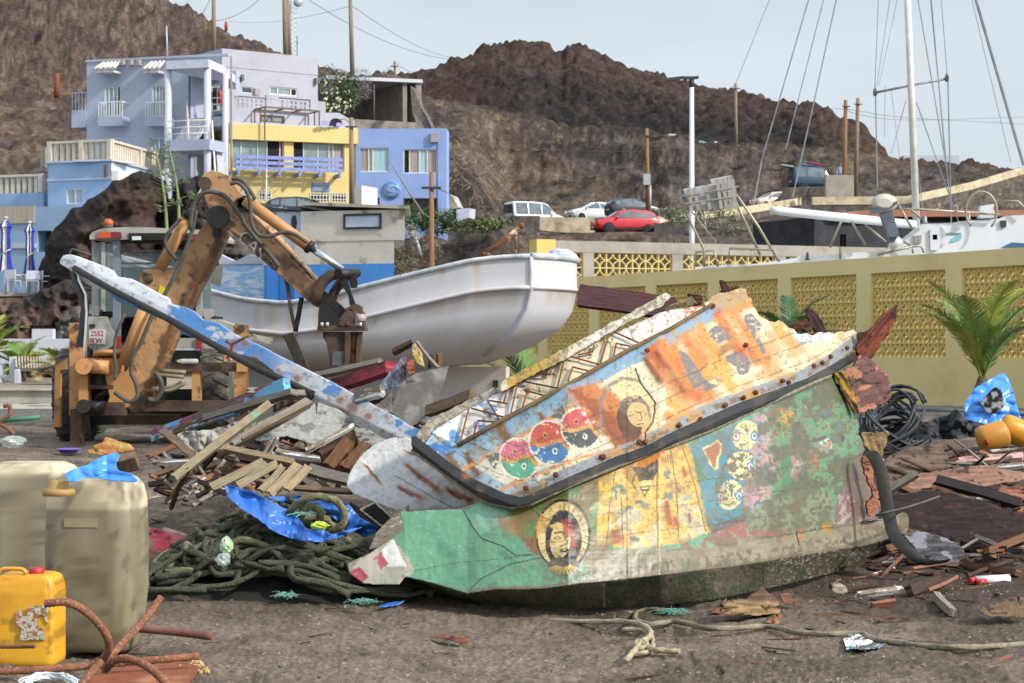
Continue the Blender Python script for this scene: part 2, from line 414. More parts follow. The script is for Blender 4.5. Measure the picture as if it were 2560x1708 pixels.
RV=[(-900,-330),(-300,-270),(0,-160),(200,-75),(370,-4),(420,12),(470,38),(500,55),(540,75),(580,92),(620,117),(700,144),(735,154),(780,170),(830,182),(880,170),(940,173),(1000,160),(1050,138),(1110,110),(1160,94),(1195,88),(1240,100),(1265,116),(1290,127),(1302,112),(1330,106),(1360,118),(1400,141),(1460,160),(1560,185),(1680,215),(1740,226),(1780,232),(1850,240),(1880,248),(1920,265),(1945,280),(1980,300),(2010,322),(2033,345),(2044,372),(2056,378),(2100,378),(2180,388),(2350,398),(3000,410),(5000,430)]
RD=[(-900,230),(600,235),(900,300),(1700,300),(2040,250),(2100,240),(5000,240)]
MV=[(-900,240),(0,232),(190,240),(600,215),(735,185),(1000,232),(1090,246),(1180,262),(1230,278),(1310,296),(1420,305),(1500,317),(1610,330),(1700,338),(1850,352),(2040,374),(2150,384),(2350,404),(5000,420)]
L3=[(-900,440),(0,430),(190,430),(700,470),(900,500),(1020,500),(1120,500),(1240,530),(1340,545),(1560,535),(1700,525),(1850,515),(2100,500),(2350,480),(5000,480)]
FLAT=[]
for r_,x_,y_,d_,f_ in(('A3',1205,1532,126,3.0),('A3',625,1500,138,3),('A3',995,1450,150,3),('A3',1262,1432,143,3),('A3',2180,1370,165,3),('A4',880,1240,168,3.5),('A2',868,1566,101,2.5)):
 p_=at(r_,x_,y_,d_);FLAT.append((p_.x,p_.y,p_.z,f_))
def terr(U,D_,X):
 u=U;zk=lambda v,d:CAMH+(800-v)/4600.0*d
 rd=interp(u*KD,RD)
 kd=[np.full_like(u,80.),np.full_like(u,88.),np.full_like(u,112.),np.full_like(u,132.),np.full_like(u,152.),np.full_like(u,172.),np.full_like(u,185.),np.full_like(u,200.),rd,rd+60,rd+400]
 z2=interp(u*KD,[(-900,4.2),(480,4.4),(640,8.2),(1130,8.2),(1240,6.6),(1500,6.3),(2500,6.3),(5000,6.3)])
 zr=zk(dv(u,RV),rd);zm=zk(dv(u,MV),185.);z3_=zk(dv(u,L3),132.);w_=sst(u*KD,1060,1180)
 z152=(z3_+(zm-z3_)*.38)*(1-w_)+w_*interp(u*KD,[(1100,10.4),(1600,10.7),(1800,11.6),(2350,12.0)]);z172=(z3_+(zm-z3_)*.75)*(1-w_)+w_*interp(u*KD,[(1100,14.5),(1600,12.9),(1790,13.0),(1830,14.6),(2350,15)])
 zk_=[np.full_like(u,-.15),np.full_like(u,.5),z2,zk(dv(u,L3),132.),z152,z172,zm,np.minimum(zm+1.0,zr),zr,zr-6,zr-40]
 z=np.zeros_like(D_)
 for k in range(len(kd)-1):
  a,b=kd[k],kd[k+1];m_=(D_>=a)&(D_<b);t=(D_-a)/np.maximum(b-a,1e-3)
  z=np.where(m_,zk_[k]*(1-t)+zk_[k+1]*t,z)
 rough=sst(D_,84,100)*(1-.75*sst(u*KD,1120,1200)*sst(D_,112,120)*(1-sst(D_,168,178)))
 far=sst(D_,185,215)
 z=z+rough*((ridge(X*.16,D_*.13,51,4)-.5)*1.5+(ridge(X*.55,D_*.4,61,4)-.5)*.9+(vn(X*1.6,D_*1.1,65)-.5)*.35)
 z=z+far*((ridge(X*.10,D_*.08,71,4)-.6)*1.7+(ridge(X*.33,D_*.3,75,3)-.6)*1.5+(vn(X*1.1,D_*1.1,79)-.6)*1.0)-far*.5
 for fx,fy,fz,fr in FLAT:
  w_=1-sst(np.hypot(X-fx,D_-fy),fr,fr+3.5);z=z*(1-w_)+fz*w_
 return z
def tcol(U,D_,X,Zz):
 n1=fbm(X*.07,D_*.05,81,4);n2=fbm(X*.5,D_*.12+Zz*.45,91,4);n3=vn(X*2.2,D_*.45+Zz*2.0,5);n4=fbm(X*.2,D_*.3+Zz*.9,95,3)
 u=U*KD;rd=interp(u,RD)
 tan=np.array((.19,.125,.082));brown=np.array((.105,.074,.060));dark=np.array((.045,.036,.034));grey=np.array((.15,.13,.12));red=np.array((.115,.062,.047))
 c=mixc(brown,tan,sst(n2,.42,.60)*.85);c=mixc(c,dark,sst(n1+.35*(n2-.5),.55,.68)*.8);c=mixc(c,grey,sst(n4,.60,.72)*.65)
 t=(D_-185)/np.maximum(rd-185,1);cone=sst(u,880,980)*sst(D_,183,192)
 up=mixc(red,brown,sst(n2,.45,.6));up=mixc(up,(.19,.115,.075),sst(n4,.60,.7)*.7)
 lo=mixc((.042,.036,.036),(.085,.055,.046),sst(n2,.45,.65));lo=mixc(lo,(.10,.055,.045),sst(-u,-1230,-1050))
 cc=mixc(lo,up,sst(t+.25*(n1-.5)+.12*(n2-.5),.52,.68));cc=mixc(cc,mixc(brown,(.16,.085,.05),n2),sst(u,1830,1960));c=mixc(c,cc,cone)
 lh=sst(-u,-900,-700)*sst(D_,150,175);c=mixc(c,mixc((.12,.078,.064),(.17,.105,.075),sst(n2,.5,.62)),lh*.8);c=mixc(c,(.24,.16,.10),lh*sst(n4,.58,.66)*sst(-Zz,-34,-22)*.7)
 emb=sst(u,930,1000)*sst(-D_,-124,-108);c=mixc(c,mixc((.06,.052,.05),(.12,.10,.09),sst(n2,.5,.7)),emb*.85)
 rt=sst(u,1500,1600)*sst(-D_,-190,-170);c=mixc(c,mixc((.10,.085,.08),(.16,.135,.12),n2),rt*.6)
 n5=vn(X*4,D_*.8+Zz*3.4,15);c=mixc(c,c.mean(-1,keepdims=True)*np.array((1.06,1.0,.95)),.28*np.ones_like(n5));c=mixc(c,(.27,.20,.14),sst(n5*.6+n2*.4,.60,.66)*.5*(1-.85*cone));c=c*(1-.25*cone)[...,None]
 return c*(.5+.95*n3)[...,None]
us=np.concatenate([np.linspace(-2600,-250,40)[:-1],np.arange(-250,2820,4.2),np.linspace(2830,5400,40)])
ds=np.concatenate([np.arange(80,135,.55),np.arange(135,205,.8),np.arange(205,330,1.0),np.arange(330,800,20)])
def tz(x,d):
 u=np.array([[x/d*F+1280.]]);return float(terr(u,np.array([[float(d)]]),np.array([[float(x)]]))[0,0])
heightfield('hills',us,ds,terr,tcol,vm('hill_rock',.95,1.0,2.4,.7,2.6,.1,.5))
def rock(name,r,poly,d0,bulge,label,cols,seed,step=4,thick=3.5,rscale=.9,edge=70,jagamp=6,amp=1.0):
 pp=jag([px(r,*p)for p in poly],14,jagamp,seed)
 def df(u,v):
  e=np.clip(seg_dist(u,v,pp+[pp[0]])/edge,0,1);return d0-bulge*np.sqrt(e)
 def ds_(u,v):
  x=(u-1280)/F*d0;z=(HZ-v)/F*d0
  return-amp*((ridge(x*rscale,z*rscale,seed,4)-.5)*1.5+(fbm(x*3.2*rscale,z*3.2*rscale,seed+5,3)-.5)*.8)
 def cf(u,v):
  x=(u-1280)/F*d0;z=(HZ-v)/F*d0;n=fbm(x*.9,z*.9,seed+9,4);n2=vn(x*5,z*5,seed)
  return mixc(cols[0],cols[1],sst(n,.4,.6))*(.65+.6*n2)[...,None]
 m_=vm('lava_rock',.95,1.0,3.5,.5,5,.1,.15)
 return tag(sheet(name,pp,df,cf,m_,step,thick,disp=ds_,back=cols[1]),label,'rock')
LAVA=((.095,.062,.052),(.045,.035,.033))
rock('lava_outcrop','D',[(88,700),(86,650),(92,610),(105,560),(140,510),(165,478),(215,455),(250,425),(300,400),(325,392),(352,402),(350,430),(360,460),(352,520),(356,700),(340,760),(120,760)],84,3,'tall brown lava rock behind the digger cab, below the pale blue terrace',LAVA,11)
rock('lava_outcrop','D',[(350,470),(372,452),(385,462),(408,420),(432,408),(455,404),(480,410),(520,470),(560,640),(560,760),(350,760)],85.5,2.5,'darker lava rock behind the bend of the digger arm, right of the agave stalks',((.06,.045,.042),(.035,.03,.03)),15)
rock('boulder','D',[(-20,690),(60,682),(110,660),(150,640),(178,650),(195,690),(200,760),(180,830),(-20,850)],79,2.5,'rust brown boulders of the sea wall under the white terrace chairs',((.16,.10,.078),(.055,.045,.042)),23,rscale=1.3)
rock('boulder','D',[(105,770),(118,735),(150,712),(200,700),(240,712),(250,850),(100,850)],77.5,2,'pale grey boulder left of the digger cab',((.22,.20,.18),(.11,.10,.10)),27,rscale=1.4)
rock('boulder','D',[(440,500),(500,510),(560,560),(620,590),(640,680),(440,680)],83,2,'brown grey boulder seen under the digger dipper arm',((.13,.11,.095),(.06,.052,.05)),29,rscale=1.2)
# == HOUSES
class Fac:
 """vertical facade plane through two picture columns at two distances"""
 def __init__(s,r,xl,dl,xr,dr):
  a=at(r,xl,0,dl);b=at(r,xr,0,dr);s.o=Vector((a.x,a.y,0));d=Vector((b.x-a.x,b.y-a.y,0));s.L=d.length
  s.x=d.normalized();s.n=Vector((s.x.y,-s.x.x,0));s.R=Matrix((s.x,s.n*-1,Vector((0,0,1)))).transposed()
 def st(s,r,x,y,off=0):
  u,v=px(r,x,y);dr=Vector(((u-1280)/F,1,(HZ-v)/F));o=s.o+s.n*off
  k=(o.x*s.n.x+o.y*s.n.y)/(dr.x*s.n.x+dr.y*s.n.y);p=dr*k+Vector((0,0,CAMH))
  return(p-s.o).dot(s.x),p.z
 def pt(s,a,z,off=0):return s.o+s.x*a+Vector((0,0,z))+s.n*off
 def box(s,mb,s0,z0,s1,z1,o0,o1):
  c=s.pt((s0+s1)/2,(z0+z1)/2,(o0+o1)/2);mb.box(c,(abs(s1-s0),abs(o1-o0),abs(z1-z0)),s.R)
 def rect(s,r,x0,y0,x1,y1):
  a=s.st(r,x0,y0);b=s.st(r,x1,y1);return a[0],b[1],b[0],a[1]
 def wall(s,mb,s0,z0,s1,z1,holes=(),th=.25,rec=.14):
  ss=sorted({s0,s1,*[h[0]for h in holes],*[h[2]for h in holes]});zs=sorted({z0,z1,*[h[1]for h in holes],*[h[3]for h in holes]})
  ss=[q for q in ss if s0-1e-6<=q<=s1+1e-6];zs=[q for q in zs if z0-1e-6<=q<=z1+1e-6]
  for a,b in zip(ss[:-1],ss[1:]):
   for c,d in zip(zs[:-1],zs[1:]):
    m_=((a+b)/2,(c+d)/2)
    if any(h[0]<m_[0]<h[2]and h[1]<m_[1]<h[3]for h in holes):continue
    mb.add([s.pt(a,c),s.pt(b,c),s.pt(b,d),s.pt(a,d)],[(0,1,2,3)])
  for h in holes:
   a,c,b,d=h;q=[(a,c),(b,c),(b,d),(a,d)]
   for i in range(4):
    p1,p2=q[i],q[(i+1)%4];mb.add([s.pt(*p1),s.pt(*p2),s.pt(*p2,-th),s.pt(*p1,-th)],[(0,1,2,3)])
def window(f,parent,h,m_frame,panes,name='window',rec=.12,fw=.05,sill=None):
 """panes: list of (fraction start, fraction end, material); frame bars between"""
 a,c,b,d=h;g=MB();W=b-a
 for x0,x1,in((a,a+fw),(b-fw,b)):f.box(g,x0,c,x1,d,-rec,-rec+.07)
 f.box(g,a+fw,c,b-fw,c+fw,-rec,-rec+.065);f.box(g,a+fw,d-fw,b-fw,d,-rec,-rec+.065)
 for p in panes[1:]:x=a+W*p[0];f.box(g,x-fw/2,c+fw,x+fw/2,d-fw,-rec+.002,-rec+.06)
 w_=g.build(name,m_frame,parent)
 for p in panes:
  q=MB();f.box(q,a+W*p[0]+.01,c+.01,a+W*p[1]-.01,d-.01,-rec-.03,-rec+.01)
  q.build('curtain'if p[2]in CURT else 'pane',p[2],w_)
 return w_
def slabwall(f,mb,s0,z0,s1,z1,depth,o=0):
 f.box(mb,s0,z0,s1,z1,o-depth,o)
m_glassd=pm('dark_pane','2a3238','1a1f24',.12,scale=1,spec=.8);m_glassg=pm('grey_green_pane','7f908f','62716f',.15,scale=1.2,spec=.7)
m_glassg2=pm('pale_blue_pane','93a9bd','6f8496',.15,scale=2,spec=.7);m_room=pm('dark_room','1b1412','0d0a0a',.8)
m_cur=pm('pale_curtain','b0b6c0','8d939c',.9,scale=2,st=(9,9,.3),bump=.5);m_curb=pm('beige_curtain','a89f98','8c8079',.9,scale=2,st=(9,9,.3),bump=.5)
m_curp=pm('pink_curtain','b8565c','8a3a44',.9,scale=2,st=(9,9,.3));m_curt=pm('teal_curtain','a9c6cb','84a4ab',.9,scale=2,st=(9,9,.3))
CURT={m_cur,m_curb,m_curp,m_curt}
m_white=pm('white_paint','b9bac4','adb0ba',.75,scale=.8,bump=.1,bscale=15,dirt='a9a39d',dthr=(.62,.8),dscale=.6)
m_frame=pm('white_frame','dcdcd8','c4c4c0',.5);m_brownf=pm('brown_frame','6a4a40','55392f',.6)
fy=Fac('A2',244,106.8,1306,109.4)
m_yel=pm('yellow_render','d3bd7e','c9b273',.85,scale=.7,bump=.15,bscale=12,dirt='b9a068',dthr=(.6,.8),dscale=.9,dst=(1,1,.4))
yh=thing('yellow_house',fy.pt(fy.L/2,7.5),'yellow house with two wide sliding windows behind a blue slatted balcony rail','house')
h1=fy.rect('A2',270,790,706,1095);h2=fy.rect('A2',784,808,1212,1105)
h3=fy.rect('A2',493,1267,594,1342);h4=fy.rect('A2',926,1285,1085,1362);h5=fy.rect('A2',1105,1288,1228,1362);h6=fy.rect('A2',357,1262,392,1315)
z1y=fy.st('A2',244,722)[1];mb=MB();fy.wall(mb,0,4,fy.L,z1y,[h1,h2,h3,h4,h5,h6])
fy.box(mb,0,4,.2,z1y,-8,-.01);fy.box(mb,fy.L-.2,4,fy.L,z1y,-8,-.01);fy.box(mb,.2,z1y-.3,fy.L-.2,z1y,-8,-.3)
mb.build('wall',m_yel,yh,recalc=False)
mb=MB();fy.box(mb,-.02,z1y-.72,fy.L+.06,z1y+.12,-8.1,.24);mb.build('roof',m_yel,yh)
mb=MB();fy.box(mb,-.01,z1y+.12,fy.L+.03,z1y+.18,-8,.2);mb.build('coping',m_white,yh)
window(fy,yh,h1,m_frame,[(0,.18,m_glassg),(.18,.5,m_glassg),(.5,.68,m_glassg),(.68,.93,m_room),(.93,1,m_curp)],rec=.2,fw=.045)
window(fy,yh,h2,m_frame,[(0,.21,m_room),(.21,.49,m_glassg),(.49,.71,m_glassg),(.71,.79,m_glassg),(.79,1,m_curb)],rec=.2,fw=.045)
for h in(h3,h4,h5,h6):
 w_=window(fy,yh,h,m_frame,[(0,1,m_room)],name='barred_window',rec=.1)
 g=MB();k=max(3,int((h[2]-h[0])/.16))
 for i in range(k+1):x=h[0]+(h[2]-h[0])*i/k;fy.box(g,x-.017,h[1]-.03,x+.017,h[3]+.03,.012,.05)
 for z in(.3,.75):zz=h[1]+(h[3]-h[1])*z;fy.box(g,h[0]-.03,zz-.02,h[2]+.03,zz+.02,.006,.03)
 g.build('grille',m_frame,w_)
m_slat=pm('blue_slats','8390c4','6f7cb0',.7,scale=3,bump=.1);g=MB()
zr=[fy.st('A2',600,y,.9)[1]for y in(988,1034,1080)]
for z in zr:fy.box(g,.15,z-.09,fy.L-1.0,z+.09,.82,.90)
g.build('balcony_rail',m_slat,yh);g=MB()
for i in range(6):
 x=.3+(fy.L-1.45)*i/5;fy.box(g,x-.06,zr[2]-.35,x+.06,zr[2]-.15,.0,.9);fy.box(g,x-.04,zr[2]-.3,x+.04,zr[0]+.12,.76,.82)
g.build('balcony_bracket',m_slat,yh)
g=MB();b_=fy.rect('A2',938,1195,1084,1275);fy.box(g,*b_,.01,.05);sg=g.build('sign',pm('sign_blue','6f83b8','5f74a8',.6),yh)
m_let=pm('sign_letter','b9b78e','9a9a7c',.7)
for k,(yy,w0)in enumerate(((.78,.8),(.45,.7),(.2,.5))):
 g=MB();x=b_[0]+(b_[2]-b_[0])*(1-w0)/2;x1=b_[2]-(b_[2]-b_[0])*(1-w0)/2
 while x<x1:ww=random.uniform(.06,.14);z=b_[1]+(b_[3]-b_[1])*yy;fy.box(g,x,z-.05,x+ww,z+.05,.05,.058);x+=ww+.06
 g.build('lettering',m_let,sg)
fw_=Fac('C8',98,110.2,1662,113.8);fw2=Fac('C8',200,108.2,1790,111.6)
wh=thing('white_house',fw_.pt(fw_.L/2,15),'tall white house with breeze block parapets, stacked behind and above the yellow house','house')
zt=fw_.st('C8',98,138)[1];zt2=fw_.st('C8',1662,228)[1]
ha=fw_.rect('C8',205,740,600,880);hb=fw_.rect('C8',878,755,1328,925)
mb=MB();fw_.wall(mb,0,10,fw_.L,zt,[ha,hb]);fw_.box(mb,0,10,.25,zt,-9,-.01);fw_.box(mb,fw_.L-.25,10,fw_.L,zt,-9,-.01);fw_.box(mb,.25,zt-1.2,fw_.L-.25,zt-1.0,-9,-.26)
zl=fw_.st('C8',800,490)[1]
fw_.box(mb,-.0,zl-.03,fw_.L,zl+.05,.0,.03)
m_whh=pm('white_house_render','a4a4ac','98989f',.8,scale=.8,bump=.1,dirt='8c8782',dthr=(.58,.8),dscale=.5,dst=(1,1,.3));mb.build('wall',m_whh,wh,recalc=False)
window(fw_,wh,ha,m_frame,[(0,.45,m_cur),(.45,1,m_glassd)]);window(fw_,wh,hb,m_frame,[(0,.3,m_glassg),(.3,.78,m_glassg),(.78,1,m_room)],fw=.06)
for x,y in((412,618),(1620,675)):
 g=MB();s_,z_=fw_.st('C8',x,y);fw_.box(g,s_-.08,z_-.17,s_+.08,z_+.17,.03,.22);g.build('wall_lamp',pm('lamp_grey','6b6b6b','4c4c4c',.5),wh)
g=MB();s_,z_=fw_.st('C8',655,855);fw_.box(g,s_-.16,z_-.2,s_+.16,z_+.2,0,.15);g.build('meter_box',m_curb,wh)
zc=fw2 .st('C8',300,890)[1];zb=fw2 .st('C8',300,1345)[1]
hc=fw2 .rect('C8',300,905,822,1130);hd=fw2 .rect('C8',1022,935,1540,1175);he=fw2 .rect('C8',735,1215,1120,1365)
mb=MB();fw2 .wall(mb,0,9,fw2 .L,zc,[hc,hd,he],th=.2);fw2 .box(mb,fw2 .L-.2,9,fw2 .L,zc,-3,-.01);fw2 .box(mb,0,hc[1]-.35,fw2 .L-.2,hc[1]-.15,-1.6,-.21)
fw2 .box(mb,0,zc-.1,.55,zc+.28,-.2,.012);a_,_=fw2 .st('C8',825,900);b2,_=fw2 .st('C8',1020,900);fw2 .box(mb,a_,zc-.1,b2,zc+.1,-.2,.012)
mb.build('terrace_wall',m_whh,wh,recalc=False)
window(fw2,wh,he,m_brownf,[(0,.5,m_glassg),(.5,1,m_glassg)],fw=.09)
for h in(hc,hd):
 g=MB();nx=7;nz=3;W=(h[2]-h[0])/nx;H_=(h[3]-h[1])/nz
 for i in range(nx):
  for j in range(nz):
   cx,cz=h[0]+(i+.5)*W,h[1]+(j+.5)*H_;q=lambda ss,zz,o:fw2 .pt(cx+ss*W,cz+zz*H_,o)
   g.bar(q(-.5,-.5,-.1),q(-.5,.5,-.1),.16,.05,fw2 .n);g.bar(q(-.5,-.5,-.1),q(.5,-.5,-.1),.05,.16)
   s_=1 if(i+j)%2 else-1
   g.bar(q(-.45,-.45*s_,-.1),q(.45,.45*s_,-.1),.13,.045,fw2 .n);g.bar(q(-.45,0,-.1),q(0,.45*s_,-.1),.13,.035,fw2 .n);g.bar(q(.45,0,-.1),q(0,-.45*s_,-.1),.13,.035,fw2 .n)
 g.build('breeze_block_panel',m_whh,wh)
g=MB();m_perg=pm('rusty_grey_metal','5a5552','6d4a3a',.8,scale=4)
def q(x,y,o):s_,z_=fw2 .st('C8',x,y,o);return fw2 .pt(s_,z_,o)
zp=fw2 .st('C8',490,1160)[1];sp=[fw2 .st('C8',x,1160)[0]for x in(490,820,1100,1370)]
for i,s_ in enumerate(sp):
 g.bar(fw2 .pt(s_+.5,zp+.1,.05),fw2 .pt(s_,zp,2.2),.07,.07)
for o in(.1,2.2):g.bar(fw2 .pt(sp[0]+(.45 if o<1 else 0),zp+(.1 if o<1 else 0),o),fw2 .pt(sp[3]+(.45 if o<1 else 0),zp+(.1 if o<1 else 0),o),.08,.08)
for s_,o in((sp[0],2.2),(sp[3],2.2),(sp[0]+.2,1.3),(sp[3]+.2,1.3),(sp[3]+.42,.2),(sp[0]+.42,.2)):g.bar(fw2 .pt(s_,zp,o),fw2 .pt(s_,zp-1.9,o),.07,.07)
g.build('pergola',m_perg,wh)
mb=MB();pts_=[fw2 .pt(*fw2 .st('C8',x,y,-.6),-.6)for x,y in((1600,1185),(2010,1190),(2180,1290),(2262,1320),(2265,1480),(1600,1480))]
mb.prism(pts_,fw2 .n*-.25);mb.build('side_wall',m_whh,wh)
for x0,x1,y0,y1,cc,lb in((1712,1838,1322,1402,'9d9cc4','lilac cloth'),(1843,1955,1346,1405,'20264f','navy blue cloth'),(1962,2045,1352,1408,'a9a9cc','pale lilac cloth right of the navy one,')):
 f_=fw2;rows=[]
 for j in range(5):
  row=[]
  for i in range(9):
   s_,z_=f_.st('C8',x0+(x1-x0)*i/8,y0+(y1-y0)*j/4+4*math.sin(i*1.3),3);row.append(f_.pt(s_,z_,3+.05*math.sin(i*1.9+j)))
  rows.append(row)
 tag(MB().grid(rows).build('washing',pm('cloth_'+cc,cc,None,.9)),lb+' on the washing line above the yellow house','cloth')
dish=thing('satellite_dish',q(1960,1330,2.6),'grey satellite dish on the roof edge beside the washing','satellite dish')
g=MB();g.lathe(q(1960,1330,2.6),[(.02,0),(.15,-.02),(.32,-.09),(.34,-.10),(.32,-.07),(.15,.0),(.02,.02)],14,'Y',Matrix.Rotation(.9,3,'X'));g.build('dish',m_perg,dish)
g=MB();g.tube([q(1960,1330,2.6),q(2090,1285,2.6),q(2170,1340,2.6)],.03,5);g.build('arm',m_perg,dish)
fb=Fac('A2',1306,109.3,2068,109.1);m_blue=pm('blue_render','8ba0cc','7f95c4',.85,scale=.6,bump=.12,bscale=12,dirt='7d90bf',dthr=(.58,.78),dscale=.8,dst=(1,1,.35))
bh=thing('blue_house',fb.pt(fb.L/2,8),'periwinkle blue house with a round fish emblem, right of the yellow house','house')
zt=fb.st('A2',1700,744)[1];ha=fb.rect('A2',1308,906,1586,1108);hb=fb.rect('A2',1706,918,1992,1120);hc=fb.rect('A2',1706,1328,1992,1465);hd=fb.rect('A2',1400,1325,1508,1380)
mb=MB();fb.wall(mb,0,4,fb.L,zt,[ha,hb,hc,hd]);fb.box(mb,0,4,.25,zt,-9,-.01);fb.box(mb,fb.L-.25,4,fb.L,zt,-2,-.01);fb.box(mb,.25,zt-.5,fb.L-1.6,zt-.3,-9,-.26);fb.box(mb,.25,4,fb.L-.25,zt-.3,-2.2,-2)
mb.build('wall',m_blue,bh,recalc=False)
g=MB();s_,_=fb.st('A2',2003,1000);fb.box(g,s_-.03,5,s_+.03,fb.st('A2',2003,860)[1],.0,.06);g.build('drain_pipe',m_blue,bh)
window(fb,bh,ha,m_frame,[(0,.1,m_glassd),(.1,.38,m_curb),(.38,.5,m_curb),(.5,.97,m_curt)],fw=.05)
window(fb,bh,hb,m_frame,[(0,.18,m_room),(.18,.47,m_curb),(.47,.7,m_curt),(.7,1,m_curb)],fw=.05)
w_=window(fb,bh,hc,pm('olive_frame','6d6244','574e37',.7),[(0,.3,m_room),(.3,.97,pm('dark_slats','3c3d3f','2c2d30',.8))],name='barred_window',fw=.06)
g=MB()
for i in range(19):x=hc[0]+(hc[2]-hc[0])*i/18;fb.box(g,x-.012,hc[1],x+.012,hc[3],-.05,-.03)
g.build('grille',pm('dark_iron','26272a','1a1b1d',.6),w_)
window(fb,bh,hd,pm('olive_frame','6d6244','574e37',.7),[(0,1,m_room)],fw=.06)
s_,z_=fb.st('A2',1968,822);g=MB();fb.box(g,s_-.2,z_-.25,s_+.2,z_+.25,0,.2);g.build('meter_box',m_curb,bh)
s_,z_=fb.st('A2',1610,1258);rad=78/3.357/F*109
g=MB();g.lathe(fb.pt(s_,z_,.02),[(.01,.0),(rad,.0),(rad,.05),(.01,.05)],32,'Y',Matrix.Rotation(math.pi,3,'Z'));em=g.build('emblem',pm('emblem_blue','6f9bd8','5d8acc',.7),bh)
g=MB()
for a0 in range(-60,242,16):
 if a0 in(20,36):continue
 a=math.radians(a0+4);c=(s_+.8*rad*math.cos(a),z_+.8*rad*math.sin(a));t=(-math.sin(a)*.055,math.cos(a)*.055)
 for k in(-1,0,1):
  if random.random()<.3:continue
  cc=(c[0]+t[0]*k,c[1]+t[1]*k);g.bar(fb.pt(cc[0]-.05*math.cos(a),cc[1]-.05*math.sin(a),.085),fb.pt(cc[0]+.06*math.cos(a),cc[1]+.06*math.sin(a),.085),.01,.03,fb.n)
for sg_ in(1,-1):
 pt_=[fb.pt(s_-.26+.62*t,z_+sg_*(.17*math.sin(math.pi*t*.86))+.02-(.0 if t<.8 else sg_*(t-.8)*.5),.085)for t in np.linspace(0,1,12)];g.tube(pt_,.022,5)
g.tube([fb.pt(s_-.16,z_-.28,.085),fb.pt(s_,z_-.3,.085),fb.pt(s_+.1,z_-.27,.085)],.02,5)
g.build('emblem_relief',m_let,em)
fq=Fac('A2',1250,105.6,1358,104.8);fq2=Fac('A2',1358,104.8,1488,106.6)
z0=fq.st('A2',1358,1222)[1];a=fq.pt(0,6);b=fq.pt(fq.L,6);c=fq2 .pt(fq2 .L,6);d=a+(c-b)
mb=MB();mb.prism([a,b,c,d],(0,0,z0-6));wb=mb.build('water_tank',pm('bright_white','e8e8e6','dadada',.7,bump=.05));tag(wb,'plain white block like tank between the yellow and the blue house','tank')
fg=Fac('A1',566,108.5,1490,106);m_gb=pm('grey_blue_render','a3a9ba','989eb0',.85,scale=.5,bump=.12,bscale=10,dirt='8a93ae',dthr=(.55,.8),dscale=.7,dst=(1,1,.4))
gh=thing('apartment_house',fg.pt(fg.L/2,7),'three storey grey blue apartment house with an open white stair porch at its right','house')
zt=fg.st('A1',566,408)[1];holes=[fg.rect('A1',682,565,788,760),fg.rect('A1',992,562,1080,760),fg.rect('A1',682,905,788,965),fg.rect('A1',985,902,1085,1020)]
xs=fg.st('A1',1230,600)[0]
mb=MB();fg.wall(mb,0,6,xs,zt,holes);fg.box(mb,0,6,.25,zt,-5,-.01);fg.box(mb,.25,zt-.5,fg.L-1.4,zt-.25,-5,-.26)
fg.box(mb,xs,6,fg.L-.95,zt-.35,-3.3,-3.0);fg.box(mb,xs-.2,6,xs,zt-.3,-3,-.26);fg.box(mb,fg.L-1.7,6,fg.L-1.45,zt-.25,-5,-3.31)
fg.box(mb,-.05,zt,fg.L,zt+.12,-.3,.06)
mb.build('wall',m_gb,gh,recalc=False)
for k,h in enumerate(holes):window(fg,gh,h,m_frame,[(0,.24,m_glassg2),(.24,.52,m_glassg2),(.52,.76,m_glassg2),(.76,1,m_glassd)]if k<2 else[(0,.5,m_glassg2),(.5,1,m_glassg2)],fw=.06)
m_tile=pm('white_roof_tile','d8d5d0','8f8982',.8,scale=6,bump=.3)
for x0,x1,y0,y1 in((618,795,405,470),(938,1082,402,470)):
 s0,zb_=fg.st('A1',x0,y1,.9);s1,zt_=fg.st('A1',x1,y0,0);g=MB();fg.box(g,s0,zb_-.06,s1,zb_+.05,0,.9);n=int((s1-s0)/.24)
 for i in range(n+1):x=s0+(s1-s0)*i/n;xt=x*.82+(s0+s1)/2*.18;g.tube([fg.pt(x,zb_+.12,.95),fg.pt(xt,zt_,.05)],[.10,.085],7)
 g.build('tiled_canopy',m_tile,gh)
for(x0,x1)in((640,800),(945,1098)):
 s0,za=fg.st('A1',x0,825,.8);s1,zb_=fg.st('A1',x1,760,.8);g=MB();fg.box(g,s0,za,s1,zb_,.0,.8);bc=g.build('balcony',m_gb,gh)
 g=MB();zt_=fg.st('A1',x0,668,.8)[1];fg.box(g,s0,zt_-.05,s1,zt_+.02,.74,.8)
 for i in range(10):x=s0+.03+(s1-s0-.06)*i/9;fg.box(g,x-.02,zb_,x+.02,zt_-.05,.75,.79)
 fg.box(g,s0,zt_-.05,s0+.05,zt_+.02,0,.74);fg.box(g,s1-.05,zt_-.05,s1,zt_+.02,0,.74)
 g.build('railing',m_frame,bc)
g=MB();s0,z0=fg.st('A1',530,830,.2);fg.box(g,-.9,z0,-.01,z0+.95,-2.0,.05);fg.box(g,-.9,z0+1.85,-.01,z0+1.92,-2.0,.05)
for i in range(5):fg.box(g,-.88+i*.2,z0+.95,-.84+i*.2,z0+1.85,0,.05)
g.build('side_balcony',m_gb,gh)
po=3.0;sA,zs=fg.st('A1',1083,400,po);sB,_=fg.st('A1',1362,400,po);sC=fg.L
zs0=zs-.42;pl=[(sA,po),(sB,po),(sC,.6),(sC-1.0,-3.0),(sA,-.02)]
mb=MB();mb.prism([fg.pt(a,zs0,o)for a,o in pl],(0,0,zs-zs0));mb.build('porch_roof',pm('porch_white','c7cdd8','b4bac6',.8),gh)
zg=6.0
